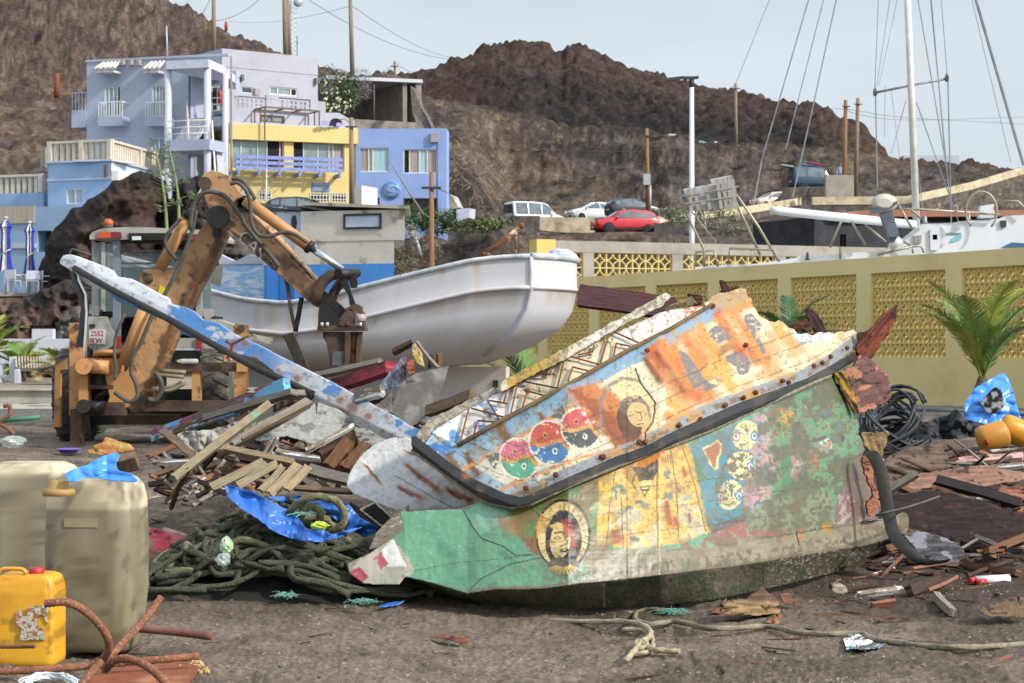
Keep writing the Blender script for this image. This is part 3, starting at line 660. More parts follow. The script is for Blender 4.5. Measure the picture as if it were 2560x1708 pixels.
for x,o,r_ in((1097,po-.3,.19),(1354,po-.3,.19),(1470,.5,.17)):
 s_,_=fg.st('A1',x,700,o);g=MB();g.cyl(fg.pt(s_,zg,o),fg.pt(s_,zs0,o),r_,14);g.build('column',m_white,gh)
z2=fg.st('A1',1400,800)[1]
mb=MB();mb.prism([fg.pt(a,z2-.25,o)for a,o in((xs,-.02),(sC,.55),(sC-.9,-2.95),(xs,-2.95))],(0,0,.5));mb.build('floor_slab',m_gb,gh)
zL=fg.st('A1',1200,915,po)[1];mb=MB();mb.prism([fg.pt(a,zL-.55,o)for a,o in((sA,po+.1),(sB+.1,po+.1),(sB+.1,1.2),(sA,1.2))],(0,0,.55));mb.build('landing',m_gb,gh)
def flight(p0,p1,wv,n,name):
 g=MB();st_=(p1-p0)/n
 for i in range(n):a=p0+st_*i;g.prism([a,a+Vector((st_.x,st_.y,0)),a+Vector((st_.x,st_.y,0))+wv,a+wv],(0,0,st_.z))
 dn=Vector((0,0,-.3));g.prism([p0,p1,p1+dn,p0+dn],wv);g.build(name,m_white,gh)
flight(fg.pt(fg.st('A1',1130,900,1.3)[0],zL,1.3),fg.pt(fg.st('A1',1240,800,.3)[0],z2+.2,.3),fg.x*1.1,10,'stair_flight')
flight(fg.pt(fg.L+.15,zg+.3,1.0),fg.pt(sB-.1,zL,1.9),fg.n*-.9,12,'stair_flight')
def railing(pts_,name='railing',h=1.0,th=.03):
 g=MB()
 for k in(1,.66,.33):g.tube([p+Vector((0,0,h*k))for p in pts_],th,6)
 for a,b in zip(pts_[:-1],pts_[1:]):
  n=max(1,int((b-a).length/1.1))
  for i in range(n+1):p=a.lerp(b,i/n);g.tube([p,p+Vector((0,0,h))],th,6)
 g.build(name,m_frame,gh)
railing([fg.pt(sA+.1,zL,po),fg.pt(sB,zL,po)]);railing([fg.pt(sA+.45,zL,1.3),fg.pt(xs,z2+.2,.2)])
railing([fg.pt(sA+1.75,zL,1.4),fg.pt(xs+1.15,z2+.2,.3)]);railing([fg.pt(sB+.1,zL,po-.2),fg.pt(fg.L+.1,zg+.3,1.2)]);railing([fg.pt(xs+1.3,z2+.25,.3),fg.pt(fg.L-.1,z2+.25,.45)])
for x0,y0,x1,y1,nm,mm in((1245,560,1295,790,'door',m_white),(1325,575,1420,720,'window',m_glassd)):
 s0,zb_=fg.st('A1',x0,y1,-3);s1,zt_=fg.st('A1',x1,y0,-3);g=MB();fg.box(g,s0,zb_,s1,zt_,-3,-2.95);d_=g.build(nm,mm,gh)
 if nm=='window':g=MB();fg.box(g,s0-.1,zb_-.1,s0,zt_+.1,-3,-2.9);fg.box(g,s1,zb_-.1,s1+.1,zt_+.1,-3,-2.9);fg.box(g,s0,zt_,s1,zt_+.1,-3,-2.9);g.build('frame',m_frame,d_)
s_,z_=fg.st('A1',1436,640,-.6);g=MB();g.lathe(fg.pt(s_,z_-.4,-.6),[(.12,0),(.12,.65),(.05,.78),(.04,.85)],10);g.build('fire_extinguisher',pm('red_paint','b02a2e','8c1f24',.4),gh)
g=MB();fg.box(g,fg.L+.02,6.5,fg.L+.10,zt,-.3,-.2);g.build('drain_pipe',m_curb,gh)
for x in(812,865,918):
 s_,z_=fg.st('A1',x,412);g=MB();fg.box(g,s_-.08,z_-.15,s_+.08,z_+.15,0,.3);g.build('rain_spout',m_curb,gh)
ft=Fac('A1',272,101,726,99.5);ft2=Fac('A1',726,99.5,1085,107.5)
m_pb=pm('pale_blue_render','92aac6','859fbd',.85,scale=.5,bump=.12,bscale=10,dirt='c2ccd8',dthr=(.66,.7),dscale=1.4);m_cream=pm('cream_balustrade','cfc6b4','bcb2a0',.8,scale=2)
th_=thing('terrace_house',ft.pt(ft.L/2,5),'pale blue flat roofed house with a cream balustrade, left of the apartment house','house')
zt=ft.st('A1',726,1052)[1];s_in=ft.st('A1',315,1100)[0];ha=ft.rect('A1',432,1230,545,1330)
mb=MB();ft.wall(mb,s_in,3,ft.L,zt,[ha]);ft.box(mb,0,3,s_in,zt-.3,-6,-.5);c0=ft.pt(s_in,3);c1=ft.pt(ft.L,3)
mb.build('wall',m_pb,th_,recalc=False)
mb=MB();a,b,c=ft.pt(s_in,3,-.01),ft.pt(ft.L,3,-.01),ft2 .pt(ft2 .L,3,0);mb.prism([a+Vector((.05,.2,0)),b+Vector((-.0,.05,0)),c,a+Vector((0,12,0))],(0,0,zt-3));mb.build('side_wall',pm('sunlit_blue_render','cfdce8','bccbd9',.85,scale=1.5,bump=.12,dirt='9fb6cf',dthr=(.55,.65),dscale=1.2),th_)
mb=MB();ft.box(mb,s_in-.1,zt,ft.L+.1,zt+.1,-2,.12);ft2 .box(mb,0,zt,ft2 .L,zt+.1,-2,.12);ft.box(mb,0,zt-.35,s_in-.1,zt-.2,-2,-.35)
zc=ft.st('A1',500,1172)[1];ft.box(mb,s_in-.05,zc-.05,ft.L+.06,zc+.05,.0,.06);mb.build('cornice',m_white,th_)
window(ft,th_,ha,m_frame,[(0,.5,m_cur),(.5,1,m_cur)],fw=.07)
def balustrade(f,s0,s1,z0,h,step,name,parent,w=.1):
 g=MB();f.box(g,s0,z0+h-.12,s1,z0+h,-.25,.05)
 n=int((s1-s0)/step)
 for i in range(n):x=s0+.1+(s1-s0-.2)*i/max(1,n-1);f.box(g,x-w,z0,x+w,z0+h-.12,-.18,-.04)
 for x in(s0,(s0+s1)/2,s1-.25):f.box(g,x,z0,x+.25,z0+h+.01,-.24,.06)
 return g.build(name,m_cream,parent)
balustrade(ft,s_in-.05,ft.L,zt+.1,1.0,.34,'balustrade',th_,.09);balustrade(ft2,.05,ft2 .L,zt+.1,.98,.30,'balustrade',th_,.11)
balustrade(ft,0,s_in-.15,zt-.2,1.0,.34,'balustrade',th_,.09)
for x in(762,805):
 s_,z_=ft2 .st('A1',x,1165,.1);g=MB();ft2 .box(g,s_-.5,z_-.3,s_+.4,z_+.35,.02,.35);ac=g.build('air_conditioner',m_frame,th_)
s_,z_=ft.st('A1',697,1118);g=MB();ft.box(g,s_-.07,z_-.3,s_+.07,z_+.3,.01,.16);g.build('wall_lamp',m_perg,th_)
fl=Fac('A1',-60,97,480,95.5);ll=thing('lower_annex',fl.pt(4,3),'low pale blue annex with a striped cream parapet behind the folded parasols','house')
zt=fl.st('A1',200,1352)[1];mb=MB();ho=fl.rect('C2',728,290,1010,700)
fl.wall(mb,-3,2,fl.L,zt,[ho],th=.8);fl.box(mb,-3,zt-.2,fl.L,zt,-4,-.8);mb.build('wall',m_pb,ll,recalc=False)
mb=MB();fl.box(mb,ho[0]-.2,ho[1]-1,ho[2]+.2,ho[3],-.9,-.8);mb.build('recess',pm('dark_teal','2c4a58','1c3540',.8),ll)
mb=MB();s1,zz=fl.st('C2',690,100);fl.box(mb,-3,zz-.1,s1,zt+.05,.02,.08);mb.build('parapet',pm('striped_cream','bdb2a2','958b7c',.85,scale=2,st=(6,6,.2)),ll)
mb=MB();zc=fl.st('C2',400,595)[1];fl.box(mb,-3,zc-.1,ho[0]-.05,zc+.1,.0,.08);mb.build('cornice',m_white,ll)
fk=Fac('A1',-60,103,285,102);kk=thing('rear_annex',fk.pt(3,5),'far left pale blue wall with a cream railing above the annex','house')
zt=fk.st('A1',100,1262)[1];mb=MB();fk.box(mb,-3,3,fk.L,zt,-4,0);mb.build('wall',m_pb,kk);balustrade(fk,-3,fk.L-.05,zt,.95,.32,'balustrade',kk,.09)
fr=Fac('A2',990,128,1790,131);rn=thing('hillside_shelter',fr.pt(fr.L/2,14),'open grey block shelter with a flat white roof, right of the white house','shelter')
m_blk=pm('grey_block','8b837a','6b645c',.95,scale=2,bump=.3);zr0=fr.st('A2',990,350)[1];zr1=fr.st('A2',1770,382)[1];zb_=fr.st('A2',1400,745)[1]
mb=MB();mb.prism([fr.pt(0,zr0,1.5),fr.pt(fr.L,zr1,1.5),fr.pt(fr.L,zr1,-5),fr.pt(0,zr0,-5)],(0,0,.22));mb.build('roof',m_white,rn)
mb=MB();fr.box(mb,0,zb_-2,fr.L,zr1-.1,-5.2,-5);s_,_=fr.st('A2',1640,500);fr.box(mb,s_,zb_-1.5,s_+.3,zr1-.02,-5,1.2);fr.box(mb,fr.L-.4,zb_-1.5,fr.L,zr1,-5,1.3);mb.build('wall',m_blk,rn)
mb=MB();s0,za=fr.st('A2',1270,668,1.6);fr.box(mb,s0,zb_-2,fr.st('A2',1840,700)[0],za,1.6,1.9);mb.build('retaining_wall',m_blk,rn)
mb=MB();s0,z0=fr.st('A2',1400,490,-3);s1,z1_=fr.st('A2',1615,410,-3);fr.box(mb,s0,z0,s1,z1_,-3.1,-3);mb.build('panel',m_glassg2,rn);mb=MB();s0,z0=fr.st('A2',1035,470,-1);s1,z1_=fr.st('A2',1125,390,-1);fr.box(mb,s0,z0,s1,z1_,-1.1,-1);mb.build('panel',m_glassg2,rn)
mb=MB()
for x in(1110,1460):s_,_=fr.st('A2',x,500,1.2);mb.cyl(fr.pt(s_,za-.3,1.2),fr.pt(s_,zr0 if x<1200 else zr1,1.2),.06,6)
mb.build('post',m_perg,rn)
mb=MB();pp=[at('A2',x,y,d)for x,y,d in((1765,385,127),(1800,420,126),(1850,560,123),(1905,650,121),(1945,740,119),(1945,800,119),(1840,745,119),(1780,600,123))]
mb.prism(pp,(.2,.9,0));tag(mb.build('stone_wall',pm('dry_stone','6f665e','3a3532',.95,scale=4,bump=.8,bscale=8)),'rough stone wall stepping down the slope behind the blue house','wall')
mb=MB();mb.prism([at('C1',x,y,113)for x,y in((1688,500),(1800,540),(1915,770),(1880,800),(1735,800),(1690,660))],(.3,1.2,0));tag(mb.build('sloping_lid',pm('pale_grey_sheet','b9b4ad','a39e97',.8)),'pale grey sloping lid leaning at the right side of the blue house','lid')
mb=MB();mb.prism([at('C1',x,y,111.5)for x,y in((1880,820),(2110,785),(2150,790),(2130,1040),(1890,1060))],(.3,.9,0));tag(mb.build('white_box',m_white),'small white box on the slope right of the blue house','box')
mb=MB();mb.prism([at('C1',x,y,112)for x,y in((1700,830),(1885,830),(1885,1050),(1700,1050))],(.1,.8,0));tag(mb.build('dark_box',m_glassd),'dark box beside the white box, at the corner of the blue house','box')
# == YELLOW BLOCK WALLS
m_yw=pm('olive_yellow_paint','e3d095','d9c68c',.85,scale=.5,bump=.1,bscale=10,dirt='c2ae78',dthr=(.55,.8),dscale=.5)
m_yb=pm('yellow_block','d4bd78','cab36e',.85,scale=1)
m_gw=pm('bare_grey_render','a39c90','8f897e',.9,scale=1.2,bump=.15,dirt='7f796f',dthr=(.55,.75),dscale=1.5)
def block_panel(f,s0,z0,W,H_,nx,nz,off,dep=.16):
 g=MB();bw=W/nx;bh=H_/nz
 for i in range(nx+1):x=s0+i*bw;f.box(g,x-.022,z0,x+.022,z0+H_,off-dep,off)
 for j in range(nz+1):z=z0+j*bh;f.box(g,s0,z-.022,s0+W,z+.022,off-dep,off-.002)
 for i in range(nx):
  for j in range(nz):
   cx,cz=s0+i*bw,z0+j*bh
   for sx,sz in((0,0),(1,0),(1,1),(0,1)):
    q=[]
    for k in range(4):
     a=math.pi/2*k/3;r_=.50
     q.append((cx+bw*(sx+(1-2*sx)*r_*math.cos(a)),cz+bh*(sz+(1-2*sz)*r_*math.sin(a))))
    for(a0,b0),(a1,b1)in zip(q[:-1],q[1:]):g.bar(f.pt(a0,b0,off-dep/2),f.pt(a1,b1,off-dep/2),dep-.01,.035,(0,0,1)if abs(a1-a0)>abs(b1-b0)else f.x)
 return g
fwl=Fac('D',1340,65,2350,46)
cA=fwl.st('B5',624,400)[0];cB=fwl.st('B5',1330,400)[0];sp_=cB-cA;pw=.62
yw=thing('block_wall',fwl.pt(fwl.L*.6,0),'front olive yellow wall of pierced blocks running along the right side of the yard','wall')
zt=3.72;zp1=fwl.st('B5',1000,245)[1];zp0=fwl.st('B5',1000,922)[1]
mb=MB();sL=cA-7*sp_;sR=cB+2.0*sp_
fwl.box(mb,sL,-.3,sR,zp0,-.25,0);fwl.box(mb,sL,zp1,sR,zt,-.25,0)
for k in range(-7,4):c=cA+k*sp_;fwl.box(mb,c-pw/2,zp0-.01,c+pw/2,zp1+.01,-.24,.003)
mb.build('wall',m_yw,yw)
g=block_panel(fwl,cA+pw/2,zp0,sp_-pw,zp1-zp0,8,6,-.06);o0=g.build('block_panel',m_yb,yw)
for k in range(-7,3):
 if k==0:continue
 c=o0 .copy();COL.objects.link(c);c.parent=yw;c.location=fwl.x*(sp_*k)
fb2=Fac('B7',252,75,2350,80);zt=fb2 .st('B7',500,420)[1];z1=fb2 .st('B7',900,507)[1];z0=z1-2.3
yb_=thing('block_wall',fb2 .pt(fb2 .L/2,0),'rear grey topped wall with yellow pierced blocks, behind the front yellow wall','wall')
mb=MB();fb2 .box(mb,fb2 .st('B7',385,500)[0],z1,fb2 .L+6,zt,-.25,0);fb2 .box(mb,0,1,fb2 .L+6,z0,-.25,0)
pil=[(575,650),(1190,1265),(1900,1975),(2600,2670)];xs_=[fb2 .st('B7',385,500)[0]]
for a,b in pil:s0=fb2 .st('B7',a,500)[0];s1=fb2 .st('B7',b,500)[0];fb2 .box(mb,s0,z0+.01,s1,z1-.01,-.24,.003);xs_+=[s0,s1]
mb.build('wall',m_gw,yb_)
for k in range(0,len(xs_)-1,2):W=xs_[k+1]-xs_[k];block_panel(fb2,xs_[k],z0,W,z1-z0,max(2,round(W/.56)),4,-.05).build('block_panel',m_yb,yb_)
mb=MB();fb2 .box(mb,0,1,fb2 .st('B7',385,500)[0]-.01,zt+.03,-.7,.03);mb.build('end_pillar',pm('bright_yellow_paint','cdbb72','c2b066',.85,scale=1),yb_)
# == POLES, LAMPS, CABLES
m_pole=pm('weathered_pole','8a7a66','6b5b4b',.9,scale=3,st=(8,8,.5),bump=.3);m_polb=pm('brown_pole','8f6a4c','74523a',.9,scale=3,st=(8,8,.5),bump=.3)
m_galv=pm('galvanised','b5b8ba','a0a4a7',.5,metal=.3);m_dkm=pm('dark_metal','3a3c40','2c2e31',.6)
def pole(r,x0,y0,x1,y1,d,rad,label,mat=None,extra=True,name='utility_pole',cat='pole',down=0):
 a=at(r,x0,y0,d);b=at(r,x1,y1,d)-Vector((0,0,down));t=thing(name,b,label,cat);g=MB();g.tube([b,a],[rad*1.15,rad*.85],9);g.build('shaft',mat or m_pole,t)
 if extra:
  g=MB();L=(a-b).length;u=(a-b).normalized();p=b+u*(L-.5);g.bar(p+Vector((-.3,-rad,0)),p+Vector((.3,-rad,0)),.08,.08);g.build('crossarm',m_dkm,t)
 return t
pole('D',490,-30,491,125,122,.13,'thin wooden pole rising behind the roof of the apartment house')
pole('D',652,-30,656,135,126,.16,'left wooden pole of the close pair behind the white house')
pole('D',658,-30,664,135,127,.15,'right wooden pole of the close pair behind the white house')
pole('D',803,-30,809,185,138,.15,'tall leaning pole standing between the white house and the hill')
pole('D',906,140,906,205,175,.12,'small distant pole on the saddle left of the big hill')
pole('D',990,395,991,700,62,.085,'brown wooden pole in front of the blue house, behind the white boat',m_polb,down=2)
pole('A2',1268,652,1274,1420,104.5,.13,'grey pole at the right corner of the yellow house',m_pole)
t=pole('D',1484,295,1488,510,128,.13,'wooden pole with a small grey box standing behind the red car',m_polb)
g=MB();g.box(at('A3',1350,1172,127.8),(.45,.3,.7));g.build('junction_box',m_galv,t);g=MB();g.cyl(at('A3',1372,1210,127.7),at('A3',1374,1400,127.7),.06,8);g.build('cable_pipe',m_galv,t)
pole('D',1688,192,1689,352,188,.17,'pole on the dark hillside right of the white street lamp')
t=pole('D',1941,230,1936,470,150,.17,'left pole of the two near the parked dark van',m_polb);g=MB();g.box(at('A4',1040,1260,149.6),(2.1,.7,2.6));g.build('pole_base',m_gw,t)
pole('D',1969,225,1963,450,153,.16,'right pole of the two near the parked dark van')
pole('A1',1087,170,1092,388,108.5,.045,'thin white mast on the roof of the apartment house',m_galv,False,'antenna_mast','antenna')
pole('A3',1799,922,1799,965,186,.16,'short stone marker post on the ledge of the dark hill',m_galv,False,'marker_post','post')
pole('A1',372,480,370,640,120,.16,'short rust red post on the slope left of the apartment house',pm('rust_post','8c4a34','6d3828',.9),False,'rusty_post','post')
pole('C1',1085,1330,1190,1600,69,.055,'white pipe leaning beside the lantern lamp post',m_galv,False,'leaning_pipe','pipe',.2)
t=thing('radio_mast',at('D',672,125,132),'thin lattice radio mast with a dish beside the pair of poles','mast');g=MB()
c=at('D',672,130,132);top=at('D',671,-40,132);H_=top.z-c.z;w_=.32;n=16
cor=[Vector((w_*math.cos(a),w_*math.sin(a),0))for a in(0,2.1,4.2)]
for k in range(3):g.cyl(c+cor[k],top+cor[k]*.8,.025,5)
for i in range(n):
 for k in range(3):a=c.lerp(top,i/n)+cor[k];b=c.lerp(top,(i+1)/n)+cor[(k+1)%3];g.cyl(a,b,.016,4)
g.build('lattice',m_galv,t);g=MB();g.lathe(at('D',684,6,131.5),[(.05,-.2),(.22,-.18),(.30,-.02),(.28,.12),(.02,.2)],12,'Y');g.build('dish',m_galv,t)
g=MB();g.cyl(at('D',682,130,131),at('D',682,82,131),.03,5);g.cyl(at('D',679,100,131),at('D',685,100,131),.02,5);g.build('antenna',m_dkm,t)
t=thing('beacon_mast',at('D',519,75,225),'small red and white beacon on the ridge of the left hill','beacon');g=MB();g.lathe(at('D',519,72,225),[(.16,0),(.2,.5),(.16,1.0),(.1,1.1)],8);g.build('drum',pm('red_paint','b02a2e','8c1f24',.4),t)
g=MB();g.cyl(at('D',519,75,225),at('D',519,44,225),.08,6);g.build('mast',m_galv,t)
t=thing('street_lamp',at('D',1588,560,82),'tall white street lamp with a flat dark head, rising behind the yellow walls','street lamp')
a=at('D',1588,600,82)-Vector((0,0,5));b=at('A3',1643,570,82);g=MB();g.tube([a,b],[.13,.09],12);g.build('pole',pm('lamp_white','d5d9dd','c7cbd0',.4),t)
g=MB();g.cyl(b,b+Vector((0,0,.35)),.10,10);g.loft([[b+Vector((x,y,z))for y,z in((-.12,.3+dz),(.12,.3+dz),(.12,.42+dz*.6),(-.12,.42+dz*.6))]for x,dz in((.28,.06),(0,.02),(-.4,.04),(-1.0,-.08))],smooth=False);g.build('lamp_head',m_dkm,t)
t=thing('lantern_post',at('C1',1005,1600,70),'old style dark lantern with a milky globe right of the boat cabin','street lamp')
c=at('C1',1010,1210,70);k=70/5000/7.833
g=MB();g.tube([at('C1',1010,1345,70),at('C1',1010,1345,70)-Vector((0,0,4.4))],[.05,.07],8);g.build('post',m_dkm,t)
g=MB();g.lathe(c,[(80*k,0),(82*k,-40*k),(70*k,-90*k),(35*k,-135*k),(25*k,-150*k)],14);g.build('globe',pm('milky_globe','b9b4b0','a8a39f',.3),t)
g=MB();g.lathe(c,[(4*k,190*k),(12*k,150*k),(25*k,100*k),(60*k,40*k),(104*k,15*k),(104*k,0),(60*k,0)],14);g.build('lamp_cap',m_dkm,t)
def cable(r,pts_,label,rad=.018,sag=0):
 p=[at(r,*q_)for q_ in pts_]
 if len(p)==2:
  n=12;q_=[p[0].lerp(p[1],i/n)-Vector((0,0,sag*4*(i/n)*(1-i/n)))for i in range(n+1)]
 else:q_=smooth_path(p,5)
 tag(MB().tube(q_,rad,4).build('power_cable',m_dkm),label,'cable','overhead cables')
cable('D',[(690,-12,130),(1042,138,175)],'cable running down from the sky toward the big hill, above the small pole',sag=.8)
cable('D',[(806,12,138),(1055,135,260)],'faint upper cable from the leaning pole toward the big hill',sag=.8)
cable('A1',[(1065,392,110),(1372,-5,125)],'cable rising from the apartment roof to the upper left sky',sag=.5)
cable('A1',[(1345,138,122),(1700,-8,122)],'cable passing over the thin pole at the left hill edge',sag=.4)
cable('A1',[(1490,140,200),(2280,42,138)],'faint cable from the red beacon to the leaning pole',.015,.5)
cable('A2',[(1300,300,140),(1636,188,175)],'left cable of the small pole on the saddle',sag=.5)
cable('A2',[(1636,188,175),(1900,265,230)],'right cable of the small pole on the saddle',sag=.5)
cable('A3',[(640,975,128),(1350,985,140),(1900,905,160),(2360,815,150)],'lower of the two long cables crossing the brown slope')
cable('A3',[(1350,962,140),(1900,888,160),(2360,800,150)],'upper of the two long cables crossing the brown slope')
cable('A3',[(1345,910,128),(700,1330,122)],'left guy cable falling from the pole behind the red car',.02,.7)
cable('A3',[(1350,915,128),(820,1400,120)],'right guy cable falling from the pole behind the red car',.02,1.1)
cable('A3',[(1925,560,188),(1780,590,230)],'short cable left of the hillside pole',.02,.3)
cable('A3',[(1925,560,188),(2200,645,230)],'cable right of the hillside pole',.02,.4)
cable('A4',[(1090,715,150),(1165,748,153),(1500,785,160),(2260,765,200)],'long cable leaving the right pole of the two toward the sea side',.018)
cable('A4',[(1000,710,170),(1090,715,150),(1165,725,153),(1500,770,160),(2260,812,200)],'lower long cable leaving the left pole of the two',.018)
cable('C1',[(1445,360,62),(1750,500,80),(2350,700,115)],'grey cable drooping right from the brown pole behind the white boat',.014)
# == CARS
def ring_section(hw,zb,zbelt,zt,tw):
 """half profile from bottom centre up to roof centre"""
 return[(0,zb),(hw*.86,zb),(hw*.97,zb+.10),(hw,zb+.30),(hw,zb+.52),(hw*.975,zbelt),(tw+(hw*.96-tw)*.5,(zbelt+zt)/2),(tw,zt-.06),(tw*.82,zt),(0,zt+.015)]
def car(kind,col,label,loc,rz,rough=.3,group='parked cars',tail=False):
 """front toward +x"""
 t=thing('parked_van'if 'van'in kind else 'parked_car',(0,0,0),label,'van'if 'van'in kind else 'car',group)
 if kind=='van':st_=[(-2.15,.80,.72,.92,.80),(-2.12,.86,.95,1.80,.66),(-1.9,.90,.96,1.86,.70),(-.6,.91,.96,1.88,.72),(.25,.91,.96,1.84,.72),(.62,.90,.97,1.72,.70),(1.25,.88,1.0,1.06,.72),(1.75,.84,.88,.93,.66),(2.05,.76,.70,.76,.56),(2.14,.62,.52,.56,.44)];L=2.15;wb=(-1.32,1.38)
 elif kind=='suv':st_=[(-2.06,.72,.70,.78,.60),(-2.02,.84,.92,1.05,.62),(-1.82,.88,.97,1.36,.56),(-1.4,.90,.98,1.50,.58),(-.4,.90,.97,1.56,.60),(.2,.90,.97,1.52,.60),(.5,.90,.97,1.42,.62),(1.12,.88,.99,1.03,.70),(1.65,.85,.88,.92,.66),(1.98,.76,.70,.76,.56),(2.08,.62,.50,.55,.42)];L=2.08;wb=(-1.26,1.28)
 else:st_=[(-1.95,.70,.66,.74,.58),(-1.92,.82,.88,1.02,.60),(-1.72,.85,.92,1.28,.54),(-1.3,.86,.93,1.43,.56),(-.3,.87,.93,1.48,.58),(.2,.87,.93,1.43,.58),(.5,.87,.94,1.33,.60),(1.12,.86,.95,.99,.68),(1.6,.82,.84,.88,.62),(1.88,.74,.66,.72,.54),(1.97,.60,.48,.52,.40)];L=1.97;wb=(-1.2,1.22)
 zb=.2;rings=[]
 for x,hw,belt,top,tw in st_:
  h=ring_section(hw,zb+(.12 if abs(x)>L-.12 else 0),belt,max(top,belt+.02),tw);full=[(x,y,z)for y,z in h]+[(x,-y,z)for y,z in h[-2:0:-1]]
  rings.append([Vector(q_)for q_ in full])
 g=MB();g.loft(rings);body=g.build('body',pm('car_'+col,col,None,rough,spec=.6,scale=.7,var=.02),t)
 dk=pm('car_glass','5c6a70','2c363b',.06,scale=.8,spec=.9);blk=pm('black_plastic','1d1e20','131415',.7)
 def side(x):
  for a,b in zip(st_[:-1],st_[1:]):
   if a[0]<=x<=b[0]:k_=(x-a[0])/(b[0]-a[0]);return[a[i]+(b[i]-a[i])*k_ for i in range(5)]
  return st_[-1]
 def pane(x0,x1,name='side_window',n=5):
  for sg in(1,-1):
   rows=[]
   for i in range(n):
    x=x0+(x1-x0)*i/(n-1);_,hw,bl,tp,tw=side(x);tp=max(tp,bl+.05);mx_,mz=tw+(hw*.96-tw)*.5,(bl+tp)/2
    rows.append([Vector((x,sg*(hw*.975+.008),bl+.03)),Vector((x,sg*(mx_+.012),mz)),Vector((x,sg*(tw+.02),tp-.09))])
   MB().grid(rows).build(name,dk,t)
 def xtop(z,front):
  seq=st_ if not front else st_[::-1]
  for a,b in zip(seq[:-1],seq[1:]):
   if(a[3]-z)*(b[3]-z)<=0 and a[3]!=b[3]:k_=(z-a[3])/(b[3]-a[3]);return a[0]+(b[0]-a[0])*k_,a[4]+(b[4]-a[4])*k_
  return seq[0][0],.5
 def screen(zlo,zhi,front,name):
  rows=[]
  for i in range(5):
   z=zlo+(zhi-zlo)*i/4;x,tw=xtop(z,front);s_=.03 if front else-.03;rows.append([Vector((x+s_*(1-.25*abs(k)),tw*k*.95,z+.022))for k in(-1,-.5,0,.5,1)])
  MB().grid(rows).build(name,dk,t)
 if kind=='van':pane(-1.95,-1.05);pane(-.95,.0);pane(.08,.95);screen(1.09,1.68,True,'windscreen');screen(1.05,1.66,False,'rear_window')
 elif kind=='suv':pane(-1.75,-1.35,'quarter_window');pane(-1.28,-.45);pane(-.38,.85);screen(1.06,1.42,True,'windscreen');screen(1.07,1.32,False,'rear_window')
 else:pane(-1.6,-1.2,'quarter_window');pane(-1.12,-.35);pane(-.28,.85);screen(1.02,1.35,True,'windscreen');screen(1.04,1.26,False,'rear_window')
 for wx in wb:
  for sg in(1,-1):
   g=MB();g.lathe((wx,sg*.80,.32),[(.18,-.10),(.31,-.10),(.33,-.06),(.33,.06),(.31,.10),(.18,.10)],20,'Y');w_=g.build('wheel',blk,t)
   g=MB();g.lathe((wx,sg*.885,.32),[(.02,.01*sg),(.19,.012*sg),(.205,0),(.19,-.012*sg),(.02,-.01*sg)],16,'Y');g.build('rim',pm('alloy','a9adb2','7d8186',.4,metal=.4),w_)
   g=MB();g.lathe((wx,sg*.862,.33),[(.33,-.02),(.40,-.02),(.40,.035),(.33,.035)],20,'Y');g.build('wheel_arch',blk if kind=='suv'else body.data.materials[0],t)
 if kind=='suv':g=MB();g.box((0,.885,.33),(1.9,.05,.14));g.box((0,-.885,.33),(1.9,.05,.14));g.build('sill',blk,t)
 fx=st_[-2][0];rx=st_[0][0]
 for sg in(1,-1):
  g=MB();g.ball((fx-.12,sg*.56,.66),(.16,.16,.075));g.build('headlight',pm('lamp_glass','d7dde0','b4babd',.15),t)
  g=MB();g.box((rx+.05,sg*.70,.95 if kind=='van'else.82),(.10,.14,.34 if kind=='van'else.2));g.build('tail_light',pm('tail_red','b3202a','8a1a20',.3),t)
  g=MB();g.ball((.78,sg*.98,1.0),(.09,.10,.07));g.build('wing_mirror',body.data.materials[0]if col!='2b2f36'else blk,t)
 g=MB();g.box((fx+.06,0,.38),(.10,1.1,.20));g.box((fx+.0,0,.60),(.12,.7,.09));g.build('grille',blk,t)
 g=MB();g.box((fx+.125,0,.42),(.02,.5,.11));g.build('number_plate',pm('plate_white','d8d8d4',None,.5),t);g=MB();g.box((rx-.012,0,.66),(.02,.5,.11));g.build('number_plate',pm('plate_white','d8d8d4',None,.5),t)
 if tail:g=MB();g.bar((-2.1,0,1.86),(-3.2,0,2.0),1.3,.07);g.build('tailgate',m_white,t)
 t.location=loc;t.rotation_euler=(0,0,rz);ORG[t.name]=Vector(loc);return t
def carat(r,x,y,d):return at(r,x,y,d)
R_=math.radians
car('suv','c02c32','bright red small SUV parked nose left below the low wall',carat('A3',1205,1532,126),R_(180+14))
car('van','d9dcde','white estate van seen from behind, leftmost of the parked row',carat('A3',625,1500,138),R_(28))
car('hatch','d6d8dc','white hatchback behind the low wall, between the white van and the dark car',carat('A3',995,1450,150),R_(180+20))
car('hatch','2b2f36','dark grey hatchback half hidden behind the red car',carat('A3',1262,1432,143),R_(18))
car('hatch','c9b3ab','pinkish white hatchback parked above the sloping parapet',carat('A3',2180,1370,165),R_(180+22))
vn_=car('van','1f4054','dark teal van with its tailgate up and boards on the roof',carat('A4',880,1240,168),R_(12),tail=True)
for k,(cc,y,z,L,lb)in enumerate((('6f9be0',.2,2.02,2.3,'pale blue board on the roof of the dark van'),('b03050',-.2,2.12,1.7,'crimson bundle on the roof of the dark van, above the blue board'))):
 g=MB();c=Vector((-.3+.5*k,y,z));g.ball((0,0,0),(L*.5,.28,.07),14,6);o=g.build('roof_board',pm('board_'+cc,cc,None,.5),None,(0,0,0));o.location=vn_.location+Matrix.Rotation(R_(12),3,'Z')@c;o.rotation_euler=(0,R_(8),R_(12));tag(o,lb,'surfboard')
c_=car('hatch','17181b','black car of which only the roof shows above the boat cabin, by the yellow house',at('A2',868,1566,101),R_(5))
